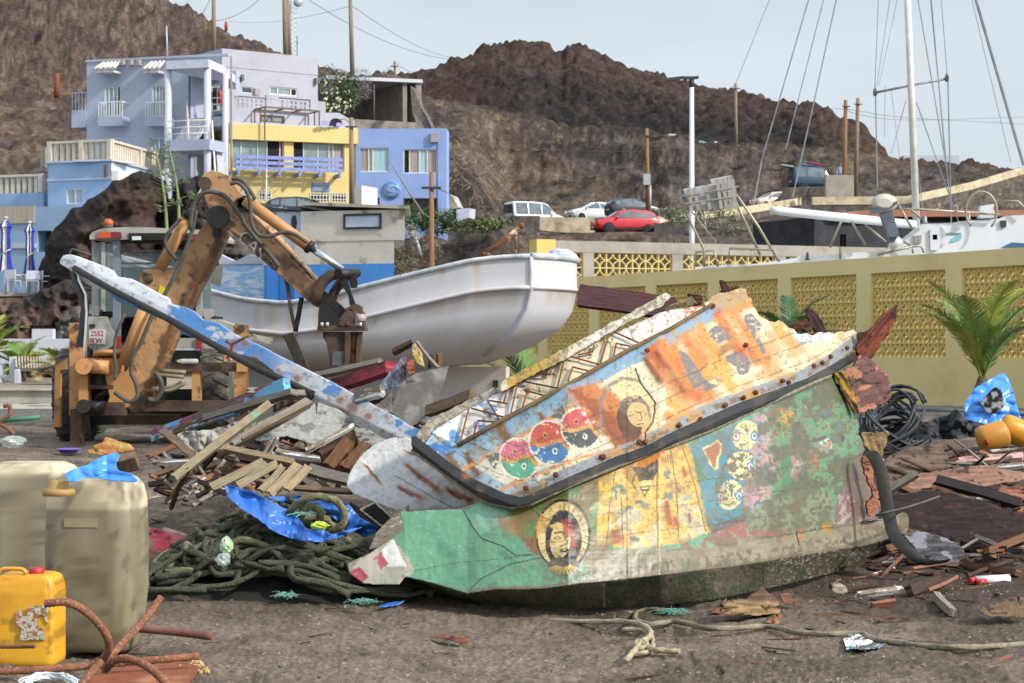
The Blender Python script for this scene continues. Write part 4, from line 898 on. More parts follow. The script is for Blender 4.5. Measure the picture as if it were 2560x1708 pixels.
def person(loc,label,shirt,trousers,s=1.0):
 t=thing('person',loc,label,'person');L=Vector(loc)
 sk=[(0,0,.95,.12),(0,0,1.15,.13),(0,0,1.38,.15),(0,0,1.5,.06),(0,0,1.58,.085),(0,0,1.70,.09)]
 ed=[(0,1),(1,2),(2,3),(3,4),(4,5)]
 for sg in(1,-1):
  b=len(sk);sk+=[(sg*.10,0,.86,.085),(sg*.12,0,.48,.06),(sg*.13,.02,.08,.04),(sg*.14,-.13,.03,.035)];ed+=[(0,b),(b,b+1),(b+1,b+2),(b+2,b+3)]
  b=len(sk);sk+=[(sg*.20,0,1.40,.055),(sg*.27,0,1.12,.042),(sg*.26,-.12,.90,.032),(sg*.25,-.2,.86,.03)];ed+=[(2,b),(b,b+1),(b+1,b+2),(b+2,b+3)]
 me=bpy.data.meshes.new('body');me.from_pydata([q_[:3]for q_ in sk],ed,[]);o=bpy.data.objects.new('body',me);COL.objects.link(o)
 m_=o.modifiers.new('s','SKIN');sv=me.skin_vertices[0].data
 for i,q_ in enumerate(sk):sv[i].radius=(q_[3],q_[3])
 sv[0].use_root=True;o.modifiers.new('u','SUBSURF').levels=1
 dg=bpy.context.evaluated_depsgraph_get();ev=bpy.data.meshes.new_from_object(o.evaluated_get(dg));bpy.data.objects.remove(o)
 n=len(ev.vertices);co=np.empty(n*3);ev.vertices.foreach_get('co',co);z=co.reshape(-1,3)[:,2];x=abs(co.reshape(-1,3)[:,0])
 c=np.where((z<.92)[:,None]&(x<.2)[:,None],C(trousers),np.where((z<1.47)[:,None],C(shirt),C('9b6d52')));c=np.where((z>1.7)[:,None],C('2a1d16'),c);setcol(ev,c);ev.materials.clear();ev.materials.append(vm('skin_cloth',.8,0));ev.transform(Matrix.Scale(s,4));ev.transform(Matrix.Translation(L));ev.name='body'
 link('body',ev,t);return t
person(at('A4',1048,1210,166),'person in a pale blue shirt standing in front of the dark van','8fa3c9','2e3546')
# == LOW WALLS ON THE RISE
m_cap=pm('cream_cap','cfbfa0','b5a68a',.9,scale=1.5,bump=.2,dirt='8f8169',dthr=(.5,.65),dscale=.8);m_stone=pm('lava_stone','6b625a','38332f',.95,scale=2.5,bump=.8,bscale=5,dirt='9a8c76',dthr=(.6,.64),dscale=1.5)
def parapet(r,pts_,hcap,hs,label,th=.45):
 t=thing('parapet_wall',at(r,*pts_[0]),label,'wall');g1=MB();g2=MB()
 for a,b in zip(pts_[:-1],pts_[1:]):
  A,B=at(r,*a),at(r,*b);dn=Vector((0,0,-hcap));ds_=Vector((0,0,-hcap-hs));o=Vector((0,th,0))
  g1 .prism([A,B,B+dn,A+dn],o);e=Vector((0,.04,0));g2 .prism([A+dn+e,B+dn+e,B+ds_+e,A+ds_+e],o*.9)
 g1 .build('cap',m_cap,t);g2 .build('base',m_stone,t);return t
parapet('A3',[(650,1415,131),(1010,1422,131)],1.0,1.6,'beige low wall in front of the white van and hatchback')
parapet('A3',[(1380,1415,138),(1590,1395,140),(2010,1345,146),(2360,1290,152)],.55,1.6,'sloping parapet with a cream top rising right behind the red car')
parapet('A4',[(865,1288,140),(1480,1282,140),(1570,1262,140),(1900,1190,143),(2260,1085,146)],.55,2.2,'long stone parapet climbing toward the right edge of the picture')
g=MB();g.box(at('A3',553,1478,127),(1.9,.5,1.3));tag(g.build('stone_pier',m_stone),'dark stone pier at the left end of the beige low wall','wall')
g=MB();g.prism([at('A3',x,y,124)for x,y in((1395,1455),(1600,1490),(1640,1530),(1400,1525))],(.5,2,0));tag(g.build('concrete_ramp',pm('dark_concrete','57534f','3f3c3a',.95,scale=2,bump=.3)),'dark sloping concrete block right of the red car','ramp')
fd=Fac('C6',330,92,2450,98);t=thing('red_roof_building',fd.pt(fd.L/2,2),'low dark stone building with a flat rust red roof behind the yacht','building')
z1=fd.st('C6',500,400)[1];mb=MB();hh=fd.rect('C6',578,560,638,680);fd.wall(mb,0,.5,fd.L,z1,[(hh[0],.6,hh[2],hh[3])]);fd.box(mb,0,.5,.3,z1,-5,-.01);fd.box(mb,fd.L-.3,.5,fd.L,z1,-5,-.01);mb.build('wall',pm('dark_basalt','3c3b40','222226',.9,scale=1.2,bump=.6,bscale=5),t,recalc=False)
mb=MB();fd.box(mb,hh[0]-.1,.5,hh[2]+.1,hh[3],-.5,-.4);mb.build('door',pm('dark_door','2c2623','1d1917',.8),t)
p=[at('C6',480,360,92),at('C6',900,328,93),at('C6',2450,328,98),at('C6',2450,388,98),at('C6',1300,392,94),at('C6',560,385,92)]
mb=MB();mb.prism(p,(.3,6,0));mb.build('roof',pm('rust_roof','8f604e','7d5242',.85,scale=2,bump=.1),t)
g=MB();g.box(at('A4',1625,1080,232),(6.4,3,2.0));tag(g.build('distant_hut',m_white),'tiny white flat hut on the far ridge right of the hill','hut')
for x,y,d,sx,cc,lb in((1205,888,187,.45,'d9dcdf','white heap on the ledge under the dark hill, leftmost'),(1415,908,187,.42,'4a6fc0','blue bundle on the ledge behind the pole'),(1520,905,187,.95,'98a79a','grey green net heap on the ledge'),(1708,935,187,.48,'84b0a8','turquoise heap on the ledge right of the net heap'),(1315,900,187,.4,'b07a78','pinkish heap on the ledge left of the blue bundle')):
 g=MB();g.ball(at('A3',x,y,d),(sx,.6,.2*(1 if sx<.9 else 2.2)),12,8,.18);tag(g.build('dumped_heap',pm('heap_'+cc,cc,None,.9,scale=2,var=.15)),lb,'heap')
# == PLANTS
m_palm=pm('palm_green','6d8746','52703a',.55,scale=2,spec=.4);m_palmy=pm('palm_yellow','9a9a44','6b7f30',.6,scale=2);m_palmd=pm('palm_dark','4c6a40','385436',.55,scale=2);m_dry=pm('dry_frond','a38c68','7d6647',.9,scale=3);m_trunk=pm('palm_trunk','6e5c48','3f3226',.95,scale=8,bump=1,bscale=20)
def palm(loc,L,n,label,mat,mat2,th=.25,spread=(15,80),seed=1,lw=.02,ll=.28,nl=34,dry=0):
 rr=random.Random(seed);t=thing('palm',loc,label,'palm tree');c=Vector(loc)+Vector((0,0,th));g=MB();g.lathe(Vector(loc),[(.16,-.1),(.2,th*.3),(.17,th*.8),(.08,th*1.15)],12);g.build('trunk',m_trunk,t)
 for i in range(n):
  a=2*math.pi*i/n*1.618*2+rr.uniform(-.3,.3);el=R_(90-(spread[0]+(spread[1]-spread[0])*(i/n)**.8+rr.uniform(-6,6)));Lf=L*rr.uniform(.8,1.1);h=Vector((math.cos(a),math.sin(a),0))
  pts_=[];p_=c.copy();e=el
  for k in range(13):pts_.append(p_.copy());p_=p_+(h*math.cos(e)+Vector((0,0,math.sin(e))))*Lf/12;e-=R_(rr.uniform(2.0,4.8))*(1+k*.12)
  g=MB();g.tube(pts_,[.022*(1-.8*k/12)+.003 for k in range(13)],5)
  for k in range(nl):
   f_=.12+.88*k/nl;q_=f_*12;i0=min(int(q_),11);p0=pts_[i0].lerp(pts_[i0+1],q_-i0);d_=(pts_[i0+1]-pts_[i0]).normalized();sd=d_.cross(Vector((0,0,1))).normalized();up=sd.cross(d_)
   ln=ll*Lf*(math.sin(math.pi*min(1,f_*.88+.12))*.75+.25)
   for sg in(1,-1):
    dd=(d_*.75+sd*sg*.75+up*rr.uniform(.05,.35)).normalized();tip=p0+dd*ln-Vector((0,0,ln*.12));w_=d_*lw
    g.add([p0-w_,p0+w_,p0 .lerp(tip,.6)+w_*.8+up*.01,tip,p0 .lerp(tip,.6)-w_*.8],[(0,1,2,3,4)])
  m_=mat if rr.random()<.65 else mat2
  if i>=n-dry:m_=m_dry
  g.build('frond',m_,t,recalc=False)
 return t
palm(Vector((at('B5',1555,1230,41).x,41,0)),2.4,17,'large palm in front of the yellow wall, behind the blue bag',m_palm,m_palmy,.72,(1,26),3,.02,.2,46,1)
palm(Vector((at('B5',60,760,40).x,40,0)),1.25,12,'palm top behind the broken end of the painted wreck',m_palmd,m_palm,1.45,(4,60),5,.02,.25,34,1)
palm(Vector((at('B8',1130,1480,40).x+.2,40,0)),1.7,11,'palm half hidden under the stern of the white boat',m_palmd,m_palm,.5,(15,75),8,.02,.25)
palm(gnd('C3',340,1250,.3)*1.0,1.5,18,'bright green palm behind the bench at the far left',m_palmy,m_palm,.35,(10,84),12,.03,.32,30,2)
palm(gnd('C3',1090,1300,.3)*1.0,1.7,15,'yellowing palm directly left of the digger frame',m_palmy,m_dry,.3,(10,85),14,.03,.32,30,4)
palm(at('C3',-120,900,70),1.6,12,'palm cut by the left edge of the picture',m_palmy,m_palm,.3,(10,80),15,.03,.32,28,3)
m_twig=pm('grey_twigs','8d857c','6a625a',.95,scale=2);m_twig2=pm('olive_twigs','77795f','5a5c45',.95,scale=2)
def shrub_proto(name,mat,seed,n=300,w_=.011):
 rr=random.Random(seed);g=MB()
 for i in range(n):
  a=rr.uniform(0,6.28);e=math.acos(rr.uniform(0,1));r0=rr.uniform(0,.45);d_=Vector((math.cos(a)*math.sin(e),math.sin(a)*math.sin(e),math.cos(e)));p0=Vector((d_.x*r0,d_.y*r0,d_.z*r0*.6));p1=p0+Vector((d_.x,d_.y,d_.z*.6))*rr.uniform(.35,.65);s_=Vector((rr.uniform(-1,1),rr.uniform(-1,1),rr.uniform(-1,1))).normalized()*w_
  g.add([p0-s_,p0+s_,p1+s_*.4,p1-s_*.4],[(0,1,2,3)])
 return g.build(name,mat,None,(0,0,0),recalc=False)
protos=[shrub_proto('dry_shrub',m_twig,s_)for s_ in(1,2)]+[shrub_proto('dry_shrub',m_twig2,3)]
rr=random.Random(5);k=0
for i in range(400):
 u=rr.uniform(940,2340)/KD;d_=rr.choice([rr.uniform(118,182),rr.uniform(90,125),rr.uniform(140,184)]);x=(u-1280)/F*d_
 if u<1150 and d_<116:continue
 if 1180<u*KD<1560 and 122<d_<148:continue
 if 1700<u*KD<1960 and 155<d_<176:continue
 if fbm(np.array([x*.06]),np.array([d_*.05]),3,3)[0]<.47:continue
 pr=protos[rr.randrange(3)];o=pr if not pr.get('label')else pr.copy()
 if o is not pr:COL.objects.link(o)
 s_=rr.uniform(.7,1.9);o.location=(x,d_,tz(x,d_)-.1*s_);o.scale=(s_,s_,s_*rr.uniform(.6,.95));o.rotation_euler=(0,0,rr.uniform(0,6));tag(o,'low dry grey shrub growing on the open brown hillside','shrub','dry shrubs on the hillside');k+=1
 if k>120:break
def leafy(name,c,rad,n,mats,label,cat='bush',lw=.12,seed=1,flower=None,ww=.35):
 rr=random.Random(seed);t=thing(name,Vector(c)-Vector((0,0,rad[2])),label,cat);gs=[MB()for _ in mats];lob=[(rr.uniform(-.6,.6),rr.uniform(-.6,.6),rr.uniform(-.5,.7),rr.uniform(.35,.6))for _ in range(7)]
 for i in range(n):
  lb=rr.choice(lob);a=rr.uniform(0,6.28);e=math.acos(rr.uniform(-1,1));q_=rr.uniform(.5,1)**.5*lb[3];p=Vector((lb[0]+q_*math.cos(a)*math.sin(e),lb[1]+q_*math.sin(a)*math.sin(e),lb[2]+q_*math.cos(e)))
  p=Vector(c)+Vector((p.x*rad[0],p.y*rad[1],p.z*rad[2]));v1=Vector([rr.uniform(-1,1)for _ in range(3)]).normalized()*lw;v2=v1 .cross(Vector([rr.uniform(-1,1)for _ in range(3)])).normalized()*lw*ww
  rr.choice(gs).add([p-v1,p-v2,p+v1,p+v2],[(0,1,2,3)])
 for g,m_,nm in zip(gs,mats,['foliage','foliage','flowers']):g.build(nm,m_,t,recalc=False)
 return t
m_leaf=pm('leaf_green','56693c','3f5030',.6);m_leafd=pm('leaf_dark','3c5228','27391d',.6);m_fl=pm('cream_flower','d9d6b0',None,.8)
leafy('flowering_bush',at('C8',2050,1000,122),(1.5,1.2,2.0),900,[m_leaf,m_leafd],'green bush with cream flowers climbing left of the hillside shelter',lw=.13,seed=4)
leafy('bare_bush',at('C8',2180,860,123),(1.7,1.0,1.7),1500,[m_twig,pm('purple_twigs','7f7474','5f5658',.95)],'large leafless grey bush above the flowering one, beside the shelter',lw=.24,seed=6,ww=.06)
leafy('cream_flowers',at('C8',2080,960,120.5),(1.3,.8,1.3),60,[m_fl],'cream blossoms on the green bush by the shelter','flowers',.11,8,ww=.8)
leafy('aloe_clump',at('C1',1420,1030,104),(2.0,1.2,.8),520,[m_leafd,m_leaf],'dark spiky aloe clump below the blue house, behind the brown pole','plant',.38,9,ww=.12)
leafy('green_bush',at('C1',2050,1130,106),(2.4,1.5,.4),700,[m_leafd,pm('leaf_olive','75793f','5c6130',.7)],'low olive green ground bush right of the aloe clump',lw=.15,seed=10)
leafy('brown_bush',at('B8',330,560,66),(1.1,1,1.1),1500,[pm('brown_leaf','6d5a45','4d4032',.9),m_twig2],'brown straggly bush behind the lantern post',lw=.1,seed=11,ww=.2)
leafy('brush_pile',at('C1',1950,150,112.5),(2.6,1,2.4),420,[m_twig,m_dry],'pale dead branches on the slope just right of the blue house','brush',.4,13,ww=.05)
for x,y,s_,sd,lb in((1560,1445,1.5,20,'pale green shrub left of the white street lamp'),(1840,1440,2.2,21,'large olive shrub below the sloping parapet')):
 leafy('green_shrub',at('A3',x,y,128),(s_,1.2,s_*.55),900,[m_twig2,pm('sage','8a9478','6d7660',.9)],lb,lw=.16,seed=sd,ww=.2)
for(x0,y0,x1,y1,lb,sd)in((1010,945,1095,1480,'left tall agave stalk in front of the lava outcrop',31),(1110,985,1170,1400,'right tall agave stalk in front of the lava outcrop',32)):
 rr=random.Random(sd);a=at('A1',x1,y1+120,80);b=at('A1',x0,y0,80);t=thing('agave_stalk',a,lb,'plant');mid=a.lerp(b,.5)+Vector((.12,0,0));pp=smooth_path([a,mid,b],6);g=MB();g.tube(pp,[.07*(1-.8*i/len(pp))+.01 for i in range(len(pp))],6);g.build('stem',pm('stalk_green','8c9a63','6f7d4c',.8),t);gl=MB();gb=MB()
 for k in range(9):
  f_=.35+.65*k/9;p=pp[min(len(pp)-1,int(f_*len(pp)))];sg=1 if k%2 else-1;q_=p+Vector((sg*rr.uniform(.35,.8)*(1.2-f_),rr.uniform(-.3,.3),rr.uniform(.05,.25)));gb.tube([p,q_],.018,5)
  for j in range(16):c=q_+Vector([rr.uniform(-.14,.14)for _ in range(3)]);v1=Vector([rr.uniform(-.09,.09)for _ in range(3)]);gl.add([c-v1,c+Vector((.03,0,.03)),c+v1,c-Vector((.03,0,.03))],[(0,1,2,3)])
 gb.build('branch',m_twig2,t);gl.build('flowers',pm('agave_flower','6f8058','4f6040',.8),t,recalc=False)
for(x0,y0,x1,y1,d_,lb)in((715,2,1240,915,90,'dry bare agave stalk leaning right in front of the blue house'),):
 a=at('C1',x1,y1,d_);b=at('C1',560,-150,d_);t=thing('agave_stalk',a,lb,'plant');g=MB();g.tube([a,b],[.06,.02],6);g.build('stem',m_twig,t)
t=thing('bare_tree',at('A2',555,1365,104),'small leafless white tree in front of the yellow house','tree');g=MB();a=at('A2',552,1500,104);b=at('A2',560,1080,104);g.tube([a,b],[.06,.025],6);g.build('trunk',m_frame,t);g=MB();rr=random.Random(9)
for k in range(22):p=a.lerp(b,.35+.65*k/22);sg=1 if k%2 else-1;L=rr.uniform(.5,1.3);q_=p+Vector((sg*L*.8,rr.uniform(-.4,.4),L*.5));g.tube([p,p.lerp(q_,.5)-Vector((0,0,.05)),q_],[.02,.012,.005],4);g.tube([p.lerp(q_,.6),q_+Vector((0,0,.3))],.007,4)
g.build('crown',m_twig,t)
# == LEFT TERRACE: parasols, chairs, table, bench
m_bl=pm('parasol_blue','2440a8','1a2f86',.75,scale=4);m_wh2=pm('parasol_white','c9c4ba','aca79d',.8,scale=4)
tzr=at('C2',500,1500,82).z
g=MB();g.prism([at('C2',-400,1500,82),at('C2',1000,1505,82),at('C2',1000,1560,82),at('C2',-400,1580,82)],(-1,13,0));tag(g.build('terrace_deck',m_gw),'grey terrace slab carrying the white chairs at the left edge','terrace')
for k,(cx,yt,yb,yf,wd,lb)in enumerate(((115,75,1045,1500,105,'leftmost folded blue and white parasol'),(580,165,1095,1500,90,'right hand folded blue and white parasol beside the chairs'))):
 base=at('C2',cx-(0 if k else 0),yf,84);t=thing('parasol',base,lb,'parasol','folded parasols');sc=84/5000/7.833;top=at('C2',cx,yt,84);g=MB();g.cyl(base if k==0 else base,top+Vector((0,0,.05)),.05,8);g.build('pole',m_wh2,t)
 H_=(yb-yt)*sc;n=16;rings=[];rr=random.Random(k)
 prof=[(0,.06),(.04,.5),(.14,1.0),(.17,.75),(.3,.62),(.5,.72),(.7,.66),(.86,.85),(1.0,1.1)]
 for f_,r_ in prof:
  ring=[]
  for j in range(n):a=2*math.pi*j/n;rr_=wd*sc*r_*(1+(.28 if j%2 else-.16));ring.append(Vector((top.x+rr_*math.cos(a),top.y+rr_*math.sin(a),top.z-H_*f_-(.12 if j%2 and f_>.9 else 0))))
  rings.append(ring)
 g=MB();g.loft(rings,smooth=False);g.m=[1 if(i%n)in(3+k,4+k,10,11,12+k)else 0 for i in range(len(g.f))];cp=g.build('canopy',[m_bl,m_wh2],t)
 g=MB();g.ball(top+Vector((0,0,.08)),(.1,.1,.06));g.build('finial',m_white,t);g=MB();zc_=top.z-H_*.66;g.tube([Vector((top.x+wd*sc*.85*math.cos(a),top.y+wd*sc*.85*math.sin(a),zc_+.12*math.cos(a)))for a in np.linspace(0,6.28,13)],.03,5);g.build('strap',m_wh2,t)
def chair_proto():
 t=thing('terrace_chair',(0,0,0),'','chair');g=MB();g.box((0,0,.44),(.46,.45,.03));g.build('seat',m_white,t);g=MB();g.box((0,.24,.70),(.46,.03,.36));g.build('backrest',m_white,t)
 for sx in(-1,1):
  for sy in(-1,1):g=MB();g.tube([(sx*.23,sy*.22,.45 if sy<0 else.88),(sx*.25,sy*.26,0)],.016,6);g.build('leg',m_white,t)
  g=MB();g.tube([(sx*.24,.25,.66),(sx*.26,-.2,.65),(sx*.25,-.24,.45)],.018,6);g.build('armrest',m_white,t)
 return t
cp_=chair_proto()
cl_=[(250,81,2.9,'white terrace chair left of the white table'),(640,81.5,.2,'white terrace chair in front of the right parasol'),(800,83,3.3,'white terrace chair partly behind the rightmost one'),(940,82,1.9,'rightmost white terrace chair next to the lava rock'),(430,84,0.3,'white terrace chair behind the table')]
for i,(x,d_,rz,lb)in enumerate(cl_):
 o=cp_ if i==0 else copy_tree(cp_);p=at('C2',x,1500,d_);o.location=(p.x,p.y,tzr+.01);o.rotation_euler=(0,0,rz);tag(o,lb,'chair','terrace chairs')
p=at('C2',430,1500,82.3);t=thing('terrace_table',(p.x,p.y,tzr),'white square table among the terrace chairs','table');g=MB();g.box((p.x,p.y,tzr+.73),(1.1,.8,.04));g.build('table_top',m_white,t)
for sx in(-.5,.5):
 for sy in(-.35,.35):g=MB();g.box((p.x+sx,p.y+sy,tzr+.36),(.05,.05,.72));g.build('leg',m_white,t)
t=thing('park_bench',gnd('C3',500,1300,.27),'long slatted bench with white concrete ends at the left, before the palms','bench');D0=66;g=MB()
def w3(x,y,d_=D0):return at('C3',x,y,d_)
for i in range(30):x=262+i*48;g.bar(w3(x,858),w3(x+12,1052,D0-.25),.035,.05,(0,1,0))
g.bar(w3(235,905),w3(1700,905),.03,.04);g.build('backrest',pm('slat_cream','b8ae9c','9a9080',.8),t)
g=MB()
for i in range(4):g.bar(w3(290,1062+i*9,D0-.3-.13*i),w3(1700,1058+i*9,D0-.3-.13*i),.10,.04)
g.build('seat',pm('bench_grey','6f6860','524c46',.85),t)
for x0,x1,y0,y1,dd in((150,235,862,1300,0),(235,310,1065,1305,-.9)):g=MB();g.prism([w3(x0,y0,D0+dd),w3(x1-15,y0,D0+dd),w3(x1,y0+40,D0+dd),w3(x1,y1,D0+dd),w3(x0,y1,D0+dd)],(0,.3,0));g.build('bench_end',m_white,t)
t2=thing('bench_end_post',w3(0,1300),'white post with two rails at the left edge, left of the bench','railing');g=MB();g.prism([w3(-60,935),w3(30,940),w3(30,1300),w3(-60,1300)],(0,.3,0));g.build('post',m_white,t2);g=MB();g.bar(w3(30,968),w3(150,960),.05,.05);g.build('rail',m_galv,t2);g=MB();g.bar(w3(30,1180),w3(150,1180),.05,.1);g.build('rail',m_galv,t2)
t=thing('white_planter',w3(640,860,73),'white concrete block with a square opening between the two left palms','planter');g=MB()
g.box(w3(610,805,73),(3.4*.95,.6,1.05));g.box(w3(715,700,73),(.75,.5,1.3));g.box(w3(665,650,73),(1.6,.5,.3));g.build('block',m_white,t)
# == WHITE FISHING BOAT
def colfun(mbuild,cfun):
 """vertex colours of a not yet linked MB from its world vertices projected to picture coordinates"""
 a=np.array(mbuild.v);u=1280+a[:,0]/a[:,1]*F;v=HZ-(a[:,2]-CAMH)/a[:,1]*F;return cfun(u,v,a)
BO=Vector((.69,33.74,0));BA=Vector((-.954,.3,0)).normalized();BN=Vector((.3,.954,0)).normalized()
def bw_(s,w,z):return BO+BA*s+BN*w+Vector((0,0,z))
hb=lambda s:float(interp(s,[(0,1.3),(1,1.5),(2.5,1.66),(4,1.7),(5.5,1.5),(6.8,1.0),(7.7,.45),(8.4,.04)]))
shz=lambda s:float(interp(s,[(0,2.89),(.5,2.87),(.95,2.82),(1.9,2.61),(2.8,2.40),(3.5,2.22),(4.2,2.14),(5,2.22),(5.7,2.38),(7,2.72),(8.4,3.1)]))
kz=lambda s:float(interp(s,[(0,1.12),(1,1.06),(3,1.0),(6,1.05),(7.5,1.4),(8.4,2.4)]))
def so(s,z):f_=max(0,min(1,(shz(s)-.5-z)/max(.1,shz(s)-.5-kz(s))));return s+float(np.interp(f_,[0,.28,.52,.72,.87,.96,1],[.0,.08,.28,.6,.95,1.25,1.45]))*max(0,1-s/3.6)
def bsec(s):
 b,zt,k_=hb(s),shz(s),kz(s);zr=zt-.50;out=[]
 pf=[(1,zt),(.998,zt-.25),(.996,zr+.05),(1.008,zr+.02),(1.008,zr-.02),(.992,zr-.05),(.985,zr-(zr-k_)*.28),(.95,zr-(zr-k_)*.52),(.84,zr-(zr-k_)*.72),(.64,zr-(zr-k_)*.87),(.34,zr-(zr-k_)*.96),(.05,k_)]
 return[(b*w_,z)for w_,z in pf]
bt=thing('fishing_boat',bw_(3.5,0,0),'white wooden fishing boat with a blue and cream wheelhouse, propped up behind the digger','boat')
def hullcol(u,v,a):
 s=(a-np.array(BO))@np.array(BA);z=a[:,2];n=fbm(s*1.3,z*2.5,3,4);n2=fbm(s*7,z*1.2,13,3)
 c=np.tile((.52,.52,.545),(len(a),1));c=mixc(c,(.50,.47,.43),sst(n,.52,.7)*.55);c=mixc(c,(.50,.40,.29),sst(-z,-1.45,-1.05)*sst(n,.35,.6)*.7)
 top=np.array([shz(q_)for q_ in s])
 for s0,w_,L,col_,k_ in((.85,.03,.55,(.42,.26,.1),.9),(3.2,.05,.9,(.45,.28,.12),.7),(3.5,.10,.7,(.5,.33,.16),.7),(4.05,.05,.9,(.45,.25,.1),.8),(4.4,.09,.7,(.5,.36,.2),.7),(4.7,.05,.6,(.5,.3,.15),.6),(1.4,.02,.2,(.4,.2,.08),.6),(2.2,.02,.3,(.45,.25,.1),.5)):
  t_=np.exp(-((s-s0+.03*np.sin(z*9))/w_)**2)*np.clip(1-(top-z)/L,0,1)**.5*(.6+.6*n2);c=mixc(c,col_,np.clip(t_*k_,0,1))
 rl=np.exp(-((top-.56-z)/.05)**2)*sst(n2,.35,.6);c=mixc(c,(.33,.25,.18),rl*.7)
 c=mixc(c,(.05,.05,.05),poly_in(u,v,[px('B8',x,y)for x,y in((528,935),(550,940),(560,975),(540,990))])*.8+poly_in(u,v,[px('B8',x,y)for x,y in((560,1005),(568,1005),(580,1050),(572,1050))])*.6)
 return c
m_hull=vm('hull_paint',.7,.15,14,.06,9,.5)
g=MB();ss=list(np.linspace(0,8.4,90));rows=[]
for s_ in ss:
 q_=bsec(s_);rows.append([bw_(so(s_,z),-w_,z)for w_,z in q_]+[bw_(so(s_,z),w_,z)for w_,z in q_[::-1]])
g.grid(rows)
tr=[];q0=bsec(0)
for i,(w_,z)in enumerate(q0):
 row=[]
 for k_ in np.linspace(-1,1,25):row.append(bw_(so(0,z)-.32*(1-k_*k_)*(1 if i<8 else.5),w_*k_,z))
 tr.append(row)
g.grid(tr);hull=g.build('hull',m_hull,bt,cols=colfun(g,hullcol))
g=MB();g.tube([bw_(so(0,q_[1])-.01,-q_[0]-.0,q_[1])for q_ in q0[:-2]],.035,8);g.build('corner_moulding',m_white,hull)
g=MB();g.box(bw_(3.4,0,.56),(5.2,.2,1.05),Matrix((BA,BN,Vector((0,0,1)))).transposed());kl=g.build('keel',m_hull,bt,cols=colfun(g,hullcol));g=MB();g.box(bw_(.98,-.11,.80),(.09,.02,.12),Matrix((BA,BN,Vector((0,0,1)))).transposed());g.build('bolt_hole',m_dkm,kl)
for sg in(-1,1):g=MB();g.tube([bw_(s_,sg*(hb(s_)+.012),shz(s_)-.5)for s_ in np.linspace(0,8.2,40)],.036,8);g.build('rub_rail',m_hull,bt,cols=colfun(g,hullcol))
g=MB();g.tube([bw_(-.33*(1-k_*k_),1.3*k_,2.39)for k_ in np.linspace(-1,1,13)],.036,8);g.build('rub_rail',m_hull,bt,cols=colfun(g,hullcol))
m_gun=pm('worn_gunwale','c3c6c8','8f979d',.8,scale=3,dirt='2f3d52',dthr=(.56,.7),dscale=14,bump=.2)
for sg in(-1,1):
 g=MB();g.tube([bw_(s_,sg*(hb(s_)+.01),shz(s_)+.01)for s_ in np.linspace(0,8.35,40)],.042,6);g.build('gunwale',m_gun,bt)
g=MB();g.tube([bw_(-.32*(1-k_*k_),1.3*k_,2.9)for k_ in np.linspace(-1,1,13)],.055,6);g.build('stern_rail',m_gun,bt)
g=MB();g.grid([[bw_(s_,w_*hb(s_)*.97,shz(s_)-.32)for w_ in np.linspace(-1,1,7)]for s_ in np.linspace(0,8.3,30)]);g.build('deck',pm('deck_grey','8f9498','6f757a',.9,scale=3),bt)
m_cab=pm('cream_cabin','cbc6ba','b9b2a3',.8,scale=1.3,bump=.3,bscale=14,dirt='8b7c66',dthr=(.56,.66),dscale=2.6);m_cabblue=pm('cabin_blue','4a8cd0','3f7cc0',.7,scale=2,dirt='8f9a8e',dthr=(.60,.68),dscale=5,bump=.2);m_pw=pm('pale_blue_wood','b9c2d2','a8b3c6',.8,scale=2,dirt='8a8f97',dthr=(.6,.7),dscale=3)
RB=Matrix((BA,BN,Vector((0,0,1)))).transposed()
def bbox_(g,s0,s1,w0,w1,z0,z1):g.box(bw_((s0+s1)/2,(w0+w1)/2,(z0+z1)/2),(s1-s0,w1-w0,z1-z0),RB)
def skew_(g,s0,s1,w0,w1,z0,z1):g.prism([bw_(s0,w0,z0),bw_(s1,w0,z0),bw_(s1,w1,z0),bw_(s0+.39*(w1-w0),w1,z0)],(0,0,z1-z0))
def bproj(r,x,y,w_):
 """s, z on the vertical plane w = const of the boat"""
 u,v=px(r,x,y);d_=Vector(((u-1280)/F,1,(HZ-v)/F));o=BO+BN*w_;k_=(o.x*BN.x+o.y*BN.y)/(d_.x*BN.x+d_.y*BN.y);p=d_*k_+Vector((0,0,CAMH));return(p-BO).dot(BA),p.z
w0=-.95;sR,zT=bproj('A6',1745,352,w0);sL,_=bproj('A6',1003,340,w0);_,zM=bproj('A6',1400,576,w0);sR2,zB=bproj('A6',1667,737,w0);_,zT2=bproj('A6',1003,332,w0)
wh_=MB();skew_(wh_,sR,sL,w0,.95,zM,min(zT,zT2));cabn=wh_.build('wheelhouse',m_cab,bt)
g=MB();skew_(g,sR2,sL+.12,w0+.012,.93,zB,zM-.002);g.build('cabin_side',m_cab,bt);g=MB();skew_(g,sR2-.004,sL+.12,w0+.008,.935,1.9,zB);g.build('cabin_base',m_cabblue,bt)
s0,z0=bproj('A6',1580,490,w0);s1,z1=bproj('A6',1310,386,w0);g=MB()
for a,b,c,d_ in((s0,s1,z0,z0+.035),(s0,s1,z1-.035,z1),(s0,s0+.035,z0+.035,z1-.035),(s1-.035,s1,z0+.035,z1-.035)):bbox_(g,a,b,w0-.03,w0+.0,c,d_)
wf=g.build('window_frame',pm('dark_rubber','35373a','242628',.6),cabn);g=MB();bbox_(g,s0+.035,s1-.035,w0-.008,w0+.0,z0+.035,z1-.035);g.build('window_board',m_pw,wf)
s2,zf=bproj('A6',735,345,-.85)
g=MB();bbox_(g,sL,s2,-.85,.95,zB,zT2-.08);g.build('front_cabin',m_pw,bt);g=MB();bbox_(g,sL+.12,s2-.01,-.84,.93,1.9,zB-.002);g.build('front_base',m_cabblue,bt)
